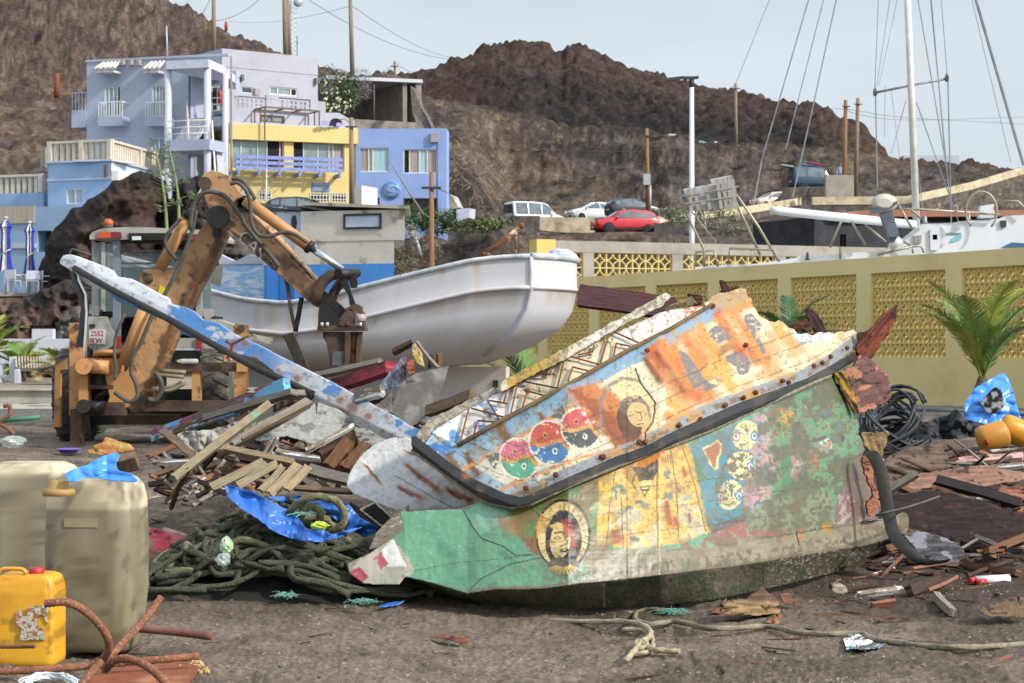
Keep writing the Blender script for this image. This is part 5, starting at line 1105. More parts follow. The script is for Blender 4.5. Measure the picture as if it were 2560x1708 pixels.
sp1,zp=bproj('A6',958,446,-.85);g=MB();g.lathe(bw_(sp1,-.86,zp),[(.01,-.01),(.045,-.01),(.052,.0)],16,'Y',Matrix.Diagonal((1,1,2.4)))
g.build('porthole',m_dkm,cabn)
for x0,x1,y0,y1,nm in((765,850,740,1010,'door'),(855,925,740,1010,'door')):
 a,za=bproj('A6',x1,y1,-.85);b,zb__=bproj('A6',x0,y0,-.85);g=MB();bbox_(g,a,b,-.875,-.85,za,zb__);g.build(nm,pm('door_blue','3f83cf','3576c0',.7,scale=3),bt)
a,za=bproj('A6',825,720,-.85);b,zb__=bproj('A6',760,380,-.85);g=MB();bbox_(g,a,b,-.87,-.85,za,zb__);g.build('side_window',m_glassd,bt)
m_tar=pm('grey_felt_roof','b8b2a4','97907f',.9,scale=2,bump=.5,dirt='3a3e44',dthr=(.55,.62),dscale=4)
g=MB();R0=[bw_(sR-.12,w0-.08,zT+.0),bw_(sL,w0-.08,zT2+.02),bw_(sL,1.0,zT2+.02),bw_(sR+.62,1.0,zT)];g.prism(R0,(0,0,.05));g.build('cabin_roof',m_tar,bt)
g=MB();g.prism([bw_(sL+.005,-.93,zT2-.07),bw_(s2+.1,-.93,zT2+.03),bw_(s2+.1,1.0,zT2+.03),bw_(sL+.005,1.0,zT2-.07)],(0,0,.06));g.build('front_roof',pm('dark_slate','5c6068','3d4047',.9,scale=5,dirt='9fa3a8',dthr=(.6,.64),dscale=6),bt)
m_bw=pm('flaking_blue_white','9cc0e2','8ab2da',.75,scale=4,st=(1,1,4),dirt='d8dde0',dthr=(.47,.55),dscale=3.2,dst=(1,1,4))
sa,za=bproj('A6',745,740,.9);sb,zb__=bproj('A6',340,742,.9);g=MB();bbox_(g,sa,sb+.6,.9,1.0,1.9,za);g.build('fore_bulwark',m_bw,bt);g=MB();bbox_(g,sa,sb+.6,.86,1.04,za,za+.06);g.build('bulwark_cap',m_white,bt)
for x in(430,640):s_,z_=bproj('A6',x,735,.9);g=MB();g.prism([bw_(s_-.35,.88,z_),bw_(s_+.35,.88,z_),bw_(s_,.88,z_+.16)],BN*.12);g.build('cleat_block',m_white,bt)
g=MB();p=at('B8',1425,560,34.6);g.ball(p,(.32,.3,.17),12,8,.08);g.build('rope_fender',m_white,bt)
m_rust=pm('flaky_rust','80523a','5c3626',.9,scale=6,bump=.5,dirt='b9a98f',dthr=(.56,.62),dscale=5)
g=MB();g.tube([at('B8',800,575,34),at('B8',1000,450,34),at('B8',1145,330,34)],.045,8);g.ball(at('B8',1150,328,34),.055);g.tube([at('B8',1112,370,34),at('B8',1112,560,34)],.022,8);g.tube([at('B8',1085,385,34),at('B8',985,570,34)],.022,8);g.tube([at('B8',900,520,34),at('B8',930,560,34)],.05,8);g.build('davit',m_rust,bt)
# == YACHT BEHIND THE WALL
m_gel=pm('white_gelcoat','d5d8dc','c3c8ce',.25,scale=.6,spec=.6,var=.03);m_wire=pm('rig_wire','8c8f92','6f7275',.5,metal=.4);m_alu=pm('mast_paint','c9c6c0','b3b0aa',.5)
ya=thing('yacht',at('C6',1300,920,57),'large white yacht with tall mast and boom behind the yellow wall at the right','yacht')
g=MB();pl=[(-60,870),(0,822),(130,800),(210,758),(330,770),(600,745),(900,728),(1040,715),(1110,640),(1190,595),(1250,545),(1330,478),(1370,462),(1660,452),(1720,438),(1900,425),(2110,410),(2170,385),(2460,370),(2460,1000),(-60,1000)]
g.prism([at('C6',x,y,57)for x,y in pl],(.5,3.2,0));bmh=g.build('hull',m_gel,ya)
g=MB();g.prism([at('C6',x,y,56.98)for x,y in((2130,690),(2230,640),(2460,655),(2460,690))],(0,.04,0));g.build('window',pm('tinted_blue','2e5a80','23455f',.1,spec=.8),bmh)
for pl_,nm,mt in(([(1445,515),(1530,470),(1600,530),(1570,600),(1520,715),(1450,715)],'cockpit_step',m_gel),([(1290,575),(1365,570),(1355,650),(1295,650)],'hatch',m_curb),([(1470,565),(1515,565),(1515,615),(1470,615)],'instrument',m_dkm),([(2125,430),(2180,425),(2180,490),(2135,500)],'speaker',m_dkm),([(1930,290),(2060,270),(2065,400),(1920,405)],'pedestal',m_gel)):
 g=MB();g.prism([at('C6',x,y,56.93)for x,y in pl_],(0,.3,0));g.build(nm,mt,bmh)
g=MB();g.prism([at('C6',x,y,56.97)for x,y in((1640,640),(1660,600),(1720,565),(1760,575),(1740,610),(1690,630))],(0,.05,0));g.build('emblem',pm('teal_mark','7fbfc4','6fb0b6',.5),bmh)
g=MB();x=1605
while x<1750:w_=random.uniform(8,15);g.prism([at('C6',x,548,56.97),at('C6',x+w_,548,56.97),at('C6',x+w_,565,56.97),at('C6',x,565,56.97)],(0,.04,0));x+=w_+5
g.build('lettering',pm('grey_letter','8f959c',None,.5),bmh)
g=MB();a=at('D',2105,560,58.2);b=at('D',2080,-70,58.2);g.tube([a,b],[.105,.095],14);ms=g.build('mast',m_alu,ya)
g=MB();g.tube([at('D',2008,213,58.2),at('D',2091,196,58.2),at('D',2172,181,58.2)],.035,8);g.build('spreader',m_wire,ya)
for x,y in((2008,211),(2173,178)):g=MB();g.loft([[at('D',x+dx,y+dy,58.2+dz)for dx,dz in((-r_,-.05),(r_,-.05),(r_,.05),(-r_,.05))]for r_,dy in((1,-11),(5,0),(4,10))],smooth=False);g.build('spreader_tip',m_dkm,ya)
g=MB();g.tube([at('A4',590,1375,57.4),at('A4',640,1378,57.4),at('A4',1540,1470,57.8)],[.10,.125,.13],12);g.build('boom',m_gel,ya)
for i,q_ in enumerate([((848,-30),(535,1040),.02),((945,-30),(780,620),.016),((780,620),(690,980),.016),((1027,-30),(870,690),.02),((870,690),(735,1290),.02),((535,1040),(480,1340),.02),((1297,-30),(1272,600),.012),((1277,610),(1290,1230),.02),((1375,-30),(1285,560),.01),((1425,-30),(1300,560),.008),((1550,-30),(1740,1090),.016),((1635,-30),(1760,1290),.018),((1640,-30),(1735,1080),.012),((1705,-30),(1745,490),.012),((1750,520),(1772,1460),.02),((1925,-30),(2245,1080),.045),((1900,-30),(2160,1060),.01),((1545,670),(1820,1450),.014),((1475,660),(1380,1000),.012),((1380,590),(1435,1040),.008),((1540,1000),(1600,1460),.012),((595,-30),(365,545),.011),((1340,560),(1335,900),.008)]):
 (x0,y0),(x1,y1),r_=q_;g=MB();g.tube([at('A4',x0,y0,58.5),at('A4',x1,y1,57.9)],r_,5);g.build('stay',m_wire,ya)
for pts_ in(((1160,318),(1260,320),(1390,440)),((1255,318),(1280,318),(2120,372)),((2150,240),(2290,245),(2400,350)),((480,690),(590,440)),((690,440),(820,670)),((820,470),(1060,670)),((940,760),(1270,680),(1280,745)),((1190,630),(1270,680),(1360,675),(1385,740)),((1130,260),(1280,520)),((580,680),(580,800))):
 g=MB();g.tube([at('C6',x,y,56.8)for x,y in pts_],.035,6);g.build('guard_rail',pm('dull_steel','a39d8c','8a8474',.4,metal=.4),ya)
g=MB();g.tube([at('C6',1940+150*math.cos(a),340-190*math.sin(a),56.6)for a in np.linspace(-.9,4.0,22)],.03,6);g.build('wheel',pm('dull_steel','a39d8c','8a8474',.4,metal=.4),ya)
for x,y,r_ in((1393,430,45),(1818,400,30),(265,780,28)):g=MB();k_=57/5000/3.852;g.lathe(at('C6',x,y+30,56.8),[(r_*k_,0),(r_*.5*k_,20*k_),(r_*.5*k_,60*k_),(r_*.3*k_,75*k_)],12);g.build('winch',m_wire if x!=265 else m_dkm,ya)
g=MB();g.tube([at('C6',1060,700,56.7),at('C6',1110,640,56.7),at('C6',1150,600,56.7)],[.09,.16,.12],8);g.build('fender',m_gel,ya)
om=thing('outboard_motor',at('C6',1100,640,56.2),'outboard motor with dusty white cowl and blue grey leg, beside the yacht mast','motor')
g=MB();g.loft([[at('C6',cx+rx*math.cos(a),cy+ry*math.sin(a),56.2+dz)for a in np.linspace(0,2*math.pi,17)[:-1]]for cx,cy,rx,ry,dz in((1005,262,70,40,-.32),(1005,262,118,84,-.22),(1005,262,128,92,.1),(1005,262,118,84,.35),(1005,262,60,40,.45))]);g.build('cowl',pm('dusty_cowl','bdb9ae','a19c90',.6),om)
g=MB();g.prism([at('C6',x,y,55.9)for x,y in((895,325),(1000,290),(1130,240),(1130,270),(1060,320),(960,358),(905,352))],(0,.65,0));g.prism([at('C6',x,y,56)for x,y in((970,350),(1075,310),(1110,440),(1150,560),(1140,585),(1060,590),(1010,470))],(0,.35,0));g.prism([at('C6',x,y,56.1)for x,y in((1055,585),(1140,575),(1100,640),(1040,640))],(0,.2,0));g.build('leg',pm('motor_grey','5c6472','474e5a',.5),om)
sb=thing('sailing_boat',at('B7',1900,640,60),'low white boat with a tilted rack of solar panels, left of the yacht','boat')
g=MB();g.prism([at('B7',x,y,60)for x,y in((1340,640),(1360,600),(1560,585),(1750,580),(1900,560),(2090,530),(2350,512),(2600,500),(2600,680),(1340,680))],(.4,2.6,0));g.build('hull',m_gel,sb)
for pl_,dd in(([(1268,68),(1455,35),(1620,0),(1640,190),(1480,200),(1310,215)],0),([(1455,0),(1600,-28),(1625,20),(1470,60)],.15)):
 g=MB();g.prism([at('B7',x,y,59.5+dd)for x,y in pl_],(0,.12,.03));g.build('solar_panel',pm('panel_back','b3b5b4','96999a',.6,scale=1.2),sb)
g=MB()
for a,b in(((1262,112),(1650,45)),((1275,165),(1650,110)),((1345,50),(1372,215)),((1425,35),(1450,205)),((1500,0),(1530,200)),((1575,-20),(1600,190)),((1305,60),(1325,215)),((1540,-10),(1565,195))):g.bar(at('B7',*a,59.35),at('B7',*b,59.35),.10,.035)
g.build('panel_frame',m_curb,sb)
for pts_ in(((1245,110),(1262,180),(1410,480),(1412,600)),((1585,90),(1640,110),(1790,330),(1925,560)),((1610,110),(1680,260),(1800,520)),((1350,600),(1355,500),(1480,485),(1505,600)),((1580,575),(1585,475),(1890,482),(1940,575)),((1740,480),(1742,575)),((1230,110),(1300,90)),((1600,-30),(1640,110)),((1325,220),(1500,440)),((1400,210),(1440,420))):
 g=MB();g.tube([at('B7',x,y,59.6)for x,y in pts_],.04 if len(pts_)>2 else.02,6);g.build('frame_tube',pm('dull_steel','a39d8c','8a8474',.4,metal=.4),sb)
# == BACKHOE
DB=28.4
m_or=vm('digger_paint',.5,.25,18,.18,7,.45,.01);m_orp=pm('digger_orange','b58654','a37446',.55,scale=2,bump=.15,dirt='4a3222',dthr=(.56,.68),dscale=3);m_orb=pm('brown_steel','5c4637','44342a',.7,scale=3,bump=.3,dirt='2c211c',dthr=(.5,.65),dscale=2.5);m_grease=pm('greasy_black','221d1a','161311',.5,scale=4,bump=.4);m_chrome=pm('chrome_rod','c9ccd2','b7bac2',.12,metal=.9,var=.02);m_hose=pm('hydraulic_hose','55524c','3b3935',.7,scale=5,bump=.2);m_hoset=pm('tan_hose','8a7c62','6c6049',.8,scale=5);m_rubber=pm('tyre_rubber','4b4845','33312f',.9,scale=3,bump=.4,dirt='7a7164',dthr=(.5,.65),dscale=3);m_cabg=pm('cab_grey','a7a69c','929187',.6,scale=2,dirt='6f6a5e',dthr=(.55,.7),dscale=2)
bk=thing('backhoe_digger',P(380,1100,30)*1,'worn orange backhoe digger with a grey cab, its arm bent over the wood heap','digger')
ORG[bk.name]=bk.location.copy()
def pr(name,r,pts_,d0,th,mat,parent=None):g=MB();g.prism([at(r,x,y,d0)for x,y in pts_],(0,th,0));return g.build(name,mat,parent or bk)
def grime(base,dirtp,lo,seed,drk=(.05,.03,.02)):
 def f(u,v):
  n=fbm(u*.018,v*.018,seed,5);n2=fbm(u*.07,v*.07,seed+7,4);c=np.tile(base,(len(u),1))*(.88+.24*n)[:,None]
  for r_,pl_,col_,soft,k_ in dirtp:
   pp=[px(r_,*q_)for q_ in pl_];ins=poly_in(u,v,pp);dd=seg_dist(u,v,pp+[pp[0]]);sd=np.where(ins,dd,-dd);t=sst(sd+(n2-.5)*26+(n-.5)*18,-soft,soft);c=mixc(c,col_,t*k_)
  c=mixc(c,drk,sst(n2,.66,.72)*.7*lo);c=mixc(c,(.36,.2,.1),sst(n,.6,.7)*.4*lo);return c
 return f
ORC=(.43,.245,.11)
boom=[(1180,300),(1250,330),(1278,410),(1205,570),(1100,760),(1000,970),(900,1210),(830,1390),(760,1420),(690,1380),(640,1330),(655,1270),(735,1130),(830,930),(850,850),(800,740),(780,690),(785,640),(810,612),(930,622),(975,600),(1060,480),(1150,350)]
bd=[('A5',[(1215,400),(1290,400),(1210,570),(1100,760),(1000,970),(900,1210),(830,1400),(750,1430),(780,1300),(860,1150),(900,1000),(985,820),(1010,790),(1090,640),(1190,470)],(.10,.045,.02),5,.92),('A5',[(1160,270),(1260,260),(1280,420),(1200,440),(1160,360)],(.03,.022,.02),6,.95),('A5',[(1060,600),(1100,560),(1105,640),(1070,680)],(.16,.07,.04),3,.9),('A5',[(800,640),(830,640),(850,690),(820,700)],(.05,.03,.02),3,.95),('A5',[(700,1300),(860,1330),(800,1430),(690,1400)],(.04,.03,.025),8,.8),('A5',[(1090,660),(1180,520),(1190,560),(1090,740),(1010,930),(940,1080),(900,1170),(950,1000),(1000,860)],(.30,.14,.05),6,.7)]
sheet('boom',[px('A5',*q_)for q_ in boom],lambda u,v:np.full(u.shape,DB)+.22*sst(u-interp(v,[(520,560),(600,545),(700,495),(800,455),(900,420),(1030,350)]),0,26),grime(ORC,bd,1,3),m_or,2.4,.30,bk,back=(.2,.1,.05),disp=lambda u,v:(fbm(u*.05,v*.05,5,3)-.5)*.02)
dip=[(400,480),(480,495),(560,560),(700,690),(860,830),(1010,970),(1110,1050),(1150,1030),(1185,960),(1145,860),(1090,810),(940,640),(800,470),(700,390),(660,330),(600,262),(560,215),(520,140),(500,118),(430,85),(370,73),(310,100),(288,140),(290,200),(330,300),(370,420)]
dd_=[('A6',[(520,540),(620,520),(700,560),(780,640),(830,760),(700,690),(600,600)],(.055,.05,.048),4,.85),('A6',[(480,500),(560,560),(700,700),(860,840),(830,790),(690,640),(560,530)],(.04,.03,.025),3,.8),('A6',[(790,680),(900,660),(1110,850),(1200,900),(1180,1060),(1100,1060),(860,840)],(.085,.042,.022),16,.9),('A6',[(350,350),(470,350),(490,500),(360,500)],(.035,.025,.02),7,.95),('A6',[(650,340),(760,390),(740,440),(650,400)],(.10,.09,.08),6,.7),('A6',[(480,440),(570,480),(580,500),(480,480)],(.03,.025,.02),3,.8)]
def dipd(u,v):
 pl_=[px('A6',*q_)for q_ in((640,380),(760,500),(900,640),(1060,800),(1130,900))];e=seg_dist(u,v,pl_);up=((v-pl_[0][1])*(pl_[-1][0]-pl_[0][0])-(u-pl_[0][0])*(pl_[-1][1]-pl_[0][1]))<0
 return DB-.38+np.where(up&(u>pl_[0][0]),np.clip(e/18,0,1)*.25,0)
sheet('dipper_arm',[px('A6',*q_)for q_ in dip],dipd,grime(ORC,dd_,1,9),m_or,2.4,.30,bk,back=(.2,.1,.05))
RS=Matrix(((1,0,0),(0,0,-1),(0,1,0)))
ang=math.radians(-41)
Rt=Matrix.Rotation(ang,3,'Y').inverted()@RS
for ch,x,y in(('C',603,560),('A',660,618),('S',712,668)):text('lettering',ch,.26,at('A6',x,y,DB-.40),Matrix.Rotation(R_(41),3,'Y')@RS,pm('worn_white','b9b2a6','6a625a',.7,scale=9),bk,.004)
for k_ in range(5):g=MB();g.bar(at('A6',770+17*k_,690+18*k_,DB-.40),at('A6',782+17*k_,703+18*k_,DB-.40),.008,.03);g.build('worn_mark',pm('worn_white','b9b2a6','6a625a',.7,scale=9),bk)
def tubep(name,r,pts_,d0,rad,mat,n=12,sm=0,parent=None):
 p=[at(r,q_[0],q_[1],d0 if len(q_)<3 else q_[2])for q_ in pts_]
 if sm:p=smooth_path(p,sm)
 return MB().tube(p,rad,n).build(name,mat,parent or bk)
tubep('hydraulic_cylinder','A5',[(693,1150),(820,810)],DB-.28,.095,m_orp,16);tubep('hydraulic_cylinder','A5',[(893,615),(1058,310)],DB-.2,.085,m_orp,16);tubep('cylinder_collar','A5',[(1048,328),(1064,298)],DB-.2,.10,m_grease,16)
tubep('piston_rod','A5',[(1060,308),(1142,160)],DB-.2,.042,m_chrome,14)
tubep('hydraulic_cylinder','A6',[(605,285),(1062,618)],DB-.48,.083,m_orp,16);tubep('cylinder_collar','A6',[(1052,611),(1078,630)],DB-.48,.096,m_grease,16);tubep('piston_rod','A6',[(1070,624),(1300,782)],DB-.48,.052,m_chrome,14)
for r,x,y,rad in(('A6',412,405,.16),('A6',610,310,.11),('A6',318,165,.09),('A5',820,668,.05),('A5',1340,240,.07)):g=MB();c=at(r,x,y,DB-.46);g.cyl(c,c+Vector((0,.25,0)),rad,16);g.build('pivot_pin',m_grease if rad>.1 else m_orb,bk)
for r,pts_,rad,mt,dz in(('A6',((215,500),(235,330),(300,240),(380,228),(470,265),(560,380),(620,480),(720,600),(850,760)),.032,m_hose,-.5),('A6',((500,170),(560,165),(620,230),(645,330),(650,440),(700,530),(780,545),(880,515),(960,530),(1050,590)),.028,m_hose,-.62),('A6',((510,135),(570,140),(630,200),(680,280)),.028,m_hose,-.55),('A5',((1100,280),(1070,420),(1000,600),(930,740),(850,880),(790,1020),(745,1100),(735,1190),(760,1250),(770,1320),(730,1355),(680,1330),(640,1300)),.03,m_hose,-.45),('A5',((1010,330),(930,430),(940,500),(990,560)),.028,m_hose,-.4),('A5',((870,1190),(900,1240),(905,1290),(870,1345),(830,1340)),.04,m_hose,-.2),('A5',((700,860),(650,980),(640,1080),(650,1170),(640,1230)),.022,m_hose,-.5),('A5',((900,1180),(1040,1190)),.03,m_hoset,-.1),('A5',((860,1200),(1030,1215)),.03,m_hoset,-.1),('A5',((850,1290),(950,1290),(1040,1250)),.028,m_hoset,-.1),('A5',((850,1280),(960,1270),(1020,1240)),.02,m_hoset,-.05),('A6',((860,780),(900,860),(930,1050),(965,1220)),.026,m_hose,-.3),('A6',((1010,980),(985,1120),(965,1225)),.035,m_grease,-.3)):
 tubep('hose',r,pts_,DB+dz,rad,mt,8,5)
tubep('link_arm','C7',((255,540),(300,380),(380,240),(480,165),(600,135)),DB-.50,[.075,.085,.085,.08,.07],m_orb,10,0)
tubep('link_arm','C7',((480,560),(530,400),(640,230),(740,140)),DB-.2,.07,m_orb,10)
g=MB();g.cyl(at('C7',590,140,DB-.60),at('C7',850,130,DB-.15),.07,14);g.build('pivot_pin',m_grease,bk)
pr('link_plate','C7',[(610,190),(680,150),(740,300),(800,480),(830,560),(750,580),(730,440),(640,300)],DB-.5,.1,m_grease);pr('link_plate','C7',[(760,180),(830,140),(860,260),(850,330),(770,340),(740,250)],DB-.38,.12,m_grease)
pr('bracket_ear','C7',[(660,640),(790,570),(850,560),(920,600),(925,690),(830,690),(760,650)],DB-.5,.25,m_orb)
pr('bracket_plate','C7',[(310,700),(325,590),(360,560),(430,570),(610,770),(605,880),(305,890)],DB-.55,.10,m_grease);pr('bracket_plate','C7',[(610,770),(700,650),(770,630),(820,690),(828,890),(600,890)],DB-.5,.10,m_orb);pr('bracket_core','C7',[(400,380),(560,520),(760,700),(740,860),(420,860),(330,600),(300,480)],DB-.42,.25,m_grease);pr('bracket_plate','C7',[(910,640),(950,690),(965,900),(930,900)],DB-.45,.35,m_orb)
g=MB();g.cyl(at('C7',830,755,DB-.5),at('C7',945,755,DB-.4),.065,12);g.build('pivot_pin',m_curb,bk)
g=MB();g.box(at('C7',655,915,DB-.3),(.665,.62,.045));g.box(at('C7',655,882,DB-.3),(.655,.60,.035));g.build('flange',m_orb,bk)
for x in(362,437,635,712,900):g=MB();g.cyl(at('C7',x,875,DB-.60),at('C7',x,820 if x!=635 else 845,DB-.60),.024,6);g.build('bolt',m_galv if x<500 or x>800 else m_orb,bk)
pr('breaker_plate','C7',[(375,950),(690,950),(675,1400),(500,1440),(470,1440),(430,1110),(375,1030)],DB-.55,.08,m_orb);pr('breaker_panel','C7',[(510,1225),(668,1225),(664,1420),(506,1420)],DB-.57,.02,pm('steel_grey','585b60','44474b',.6));pr('breaker_plate','C7',[(683,950),(762,950),(742,1390),(680,1390)],DB-.6,.25,m_orb);pr('breaker_plate','C7',[(860,950),(918,950),(890,1370),(835,1370)],DB-.5,.3,m_orb)
tubep('breaker_body','C7',((812,950),(808,1228)),DB-.35,.085,pm('tan_steel','8a6a4a','6b4f37',.6,scale=3),14);tubep('breaker_chisel','C7',((800,1228),(795,1400)),DB-.35,.065,pm('tan_steel','8a6a4a','6b4f37',.6,scale=3),14)
def bx(name,r,x0,y0,x1,y1,d0,th,mat,parent=None):return pr(name,r,[(x0,y0),(x1,y0),(x1,y1),(x0,y1)],d0,th,mat,parent)
bx('frame_post','A5',388,912,463,1430,DB,.30,m_orp);bx('stabiliser_leg','C5',250,780,375,1195,DB-.05,.28,m_orb)
bx('frame_beam','C5',345,207,830,360,DB-.15,.25,m_orp);bx('frame_beam','C5',345,362,448,700,DB-.15,.25,m_orp);bx('frame_beam','C5',380,508,740,552,DB-.13,.2,m_orb);bx('frame_beam','C5',345,702,870,852,DB-.14,.3,m_orb)
bx('frame_beam','C5',1285,255,2250,358,DB+.05,.25,m_orb);bx('frame_beam','C5',1060,688,2100,805,DB+.05,.25,m_orb);bx('frame_post','C5',2105,362,2245,800,DB+.04,.25,m_orp);bx('frame_post','C5',1625,362,1715,685,DB+.08,.2,m_orp);bx('stabiliser_leg','C5',2100,806,2230,1150,DB+.1,.25,m_orb)
pr('frame_cap','C4',[(1885,1200),(1910,1175),(2030,1185),(2038,1300),(1990,1330),(1885,1330)],DB,.25,m_orp);g=MB();c=at('C4',1975,1222,DB-.03);g.cyl(c,c+Vector((0,.08,0)),.05,12);g.build('bolt',m_orb,bk)
pr('frame_cap','C5',[(2130,255),(2255,290),(2250,360),(2130,360)],DB-.03,.05,m_orp)
for x,y in((428,236),(512,236),(597,236),(410,828),(500,828),(585,828)):g=MB();c=at('C5',x,y,DB-.19);g.cyl(c,c+Vector((0,.06,0)),.028,8);g.build('bolt',m_galv if y<300 else m_grease,bk)
g=MB();c=at('C3',1245,375,DB-.04);g.cyl(c,c+Vector((0,.06,0)),.045,10);g.build('bolt',m_orb,bk)
tubep('swing_cylinder','C5',((410,300),(690,312)),DB-.25,.10,m_orp,14);tubep('swing_cylinder','C5',((400,750),(640,760)),DB-.25,.085,m_grease,14);tubep('pin_boss','C5',((400,300,DB-.42),(405,300,DB-.1)),DB,.115,m_orp,14);tubep('pin_boss','C5',((400,750,DB-.42),(405,750,DB-.1)),DB,.10,m_grease,14)
pr('swing_bracket','C5',[(640,380),(760,330),(900,380),(1030,400),(980,640),(900,760),(780,780),(640,800),(700,640)],DB-.12,.3,m_orp)
g=MB();g.lathe(at('C5',700,165,DB-.05),[(.01,-.03),(.235,-.03),(.235,.02),(.05,.025),(.01,.025)],20,'Z',Matrix.Rotation(R_(-12),3,'X'));g.build('frame_disc',m_orp,bk)
bx('dark_interior','C5',440,355,1300,700,DB+.25,.3,m_grease);bx('axle','C5',690,850,1500,960,DB+1.0,.5,m_orb);bx('underbody','C5',300,560,2000,960,DB+1.6,.5,m_grease)
for k_ in range(9):tubep('hose','C5',((470,385+13*k_,DB+.1),(590,400+12*k_,DB),(700,380+14*k_,DB+.1)),DB,.014,m_hose,6,4)
for k_ in range(5):tubep('hose','C5',((520+20*k_,690,DB+.1),(600+12*k_,610-12*k_,DB-.02),(720,620+14*k_,DB+.05)),DB,.02,m_grease if k_%2 else m_hose,6,4)
def tyre(cx,dd,rad,wd):
 g=MB();c=Vector((cx,dd,rad));g.lathe(c,[(rad*.55,-wd*.46),(rad*.93,-wd*.5),(rad*.97,-wd*.42),(rad*.97,wd*.42),(rad*.93,wd*.5),(rad*.55,wd*.46)],32,'X')
 for k_ in range(22):
  for sg in(1,-1):
   a=2*math.pi*(k_+(.5 if sg>0 else 0))/22;b=a+.16;g.prism([c+Vector((sg*wd*.03,math.cos(a)*rad,math.sin(a)*rad)),c+Vector((sg*wd*.03,math.cos(a+.07)*rad,math.sin(a+.07)*rad)),c+Vector((sg*wd*.5,math.cos(b+.07)*rad,math.sin(b+.07)*rad)),c+Vector((sg*wd*.5,math.cos(b)*rad,math.sin(b)*rad))],Vector((0,-math.cos(a),-math.sin(a)))*.06)
 w_=g.build('wheel',m_rubber,bk);g=MB();g.lathe(c,[(.02,-wd*.3),(rad*.5,-wd*.3),(rad*.56,-wd*.44),(rad*.56,wd*.44),(rad*.5,wd*.3),(.02,wd*.3)],20,'X');g.build('rim',m_cabg,w_)
lx=at('C5',310,500,30).x;rx=at('C5',1925,500,30).x;tyre(lx,30.1,.70,.46);tyre(rx,30.1,.70,.46)
tyre(at('C5',480,500,32.4).x,32.6,.5,.34);tyre(at('C5',1800,500,32.4).x,32.6,.5,.34)
pr('bucket_side','C5',[(78,290),(205,212),(207,330),(137,345),(133,985),(64,985)],DB+.6,.12,m_orp);pr('bucket_back','C5',[(70,300),(200,240),(200,900),(66,980)],DB+3.9,.3,m_orb);bx('bucket_arm','C5',100,600,300,700,DB+3.0,1,m_orb)
DC=30.0
g=MB();rf=[(322,255),(322,215),(350,178),(420,148),(480,132),(720,122),(1000,126),(1300,142),(1520,150),(1640,175),(1690,230),(1680,262)]
g.prism([at('C4',x,y,DC-.1)for x,y in rf],(.05,1.75,.03));rfo=g.build('cab_roof',m_cabg,bk)
bx('roof_recess','C4',745,186,1400,256,DC-.12,.03,m_grease,rfo);pr('indicator_light','C4',[(425,175),(555,172),(552,238),(405,240)],DC-.14,.05,pm('orange_lens','c4572a','a9451f',.3),rfo);pr('tail_light','C4',[(557,172),(660,175),(672,236),(554,238)],DC-.14,.05,pm('dull_red_lens','7e2f3a','642530',.3),rfo);pr('tail_light','C4',[(1450,198),(1495,200),(1500,262),(1445,262)],DC-.14,.05,pm('dull_red_lens','7e2f3a','642530',.3),rfo)
bx('work_lamp','C4',768,200,892,272,DC-.2,.12,m_grease,rfo);bx('lamp_glass','C4',785,222,882,262,DC-.21,.02,pm('lamp_glass','d7dde0','b4babd',.15),rfo);bx('work_lamp','C4',1225,205,1345,268,DC-.2,.12,m_grease,rfo)
g=MB();k_=DC/5000/4.356;c=at('C4',528,100,DC+.3);g.lathe(c,[(52*k_,0),(52*k_,22*k_),(50*k_,40*k_),(38*k_,58*k_),(18*k_,67*k_),(2*k_,69*k_)],16);bcn=g.build('beacon',pm('orange_lens','d9652c','c4541f',.25),bk);g=MB();g.lathe(c-Vector((0,0,28*k_)),[(54*k_,0),(54*k_,27*k_)],16);g.build('beacon_base',m_hose,bcn)
for x0,x1,y0,y1,dd,mt in((345,372,262,1110,.05,m_cabg),(450,492,285,1040,.0,m_cabg),(575,655,262,1310,-.04,pm('post_bluegrey','7a818c','666d78',.5,scale=2)),(1480,1542,256,1130,-.02,m_cabg),(345,372,262,1110,1.5,m_cabg),(1600,1640,256,1130,1.5,m_cabg)):bx('cab_post','C4',x0,y0,x1,y1,DC+dd,.08,mt)
m_cg=glass('cab_glass','86a8a6',.05,.45)
pr('cab_window','C4',[(372,290),(450,290),(455,1040),(365,1085)],DC+.03,.02,glass('cab_glass_side','71898a',.05,.6));bx('cab_window','C4',492,300,575,1040,DC+.03,.02,m_cg);bx('rear_window','C4',655,370,1480,1100,DC+.02,.015,glass('cab_glass_rear','5d7070',.05,.35));pr('cab_window','C4',[(1542,600),(1640,600),(1650,1010),(1560,1010)],DC+.03,.02,glass('cab_glass_side','71898a',.05,.6));pr('door_panel','C4',[(1545,1012),(1660,1012),(1668,1090),(1600,1145),(1560,1090)],DC+.02,.04,m_cabg)
bx('window_rail','C4',655,262,1480,300,DC-.01,.06,m_grease);bx('window_rail','C4',660,372,1300,388,DC-.03,.04,m_orb);bx('window_rail','C4',655,505,1480,528,DC+.4,.04,m_grease);bx('window_rail','C4',430,1040,580,1095,DC+.1,.06,m_grease);pr('window_rail','C4',[(440,1020),(468,1025),(412,1160),(388,1150)],DC-.02,.06,m_grease)
bx('cab_interior','C4',500,560,1500,1380,DC+1.2,.08,pm('cab_dark','2a2c2b','1b1c1c',.8));bx('cab_floor','C4',350,1085,1650,1110,DC+.1,1.2,m_grease)
st_=thing('seat_tmp',(0,0,0),'','');bpy.data.objects.remove(st_)
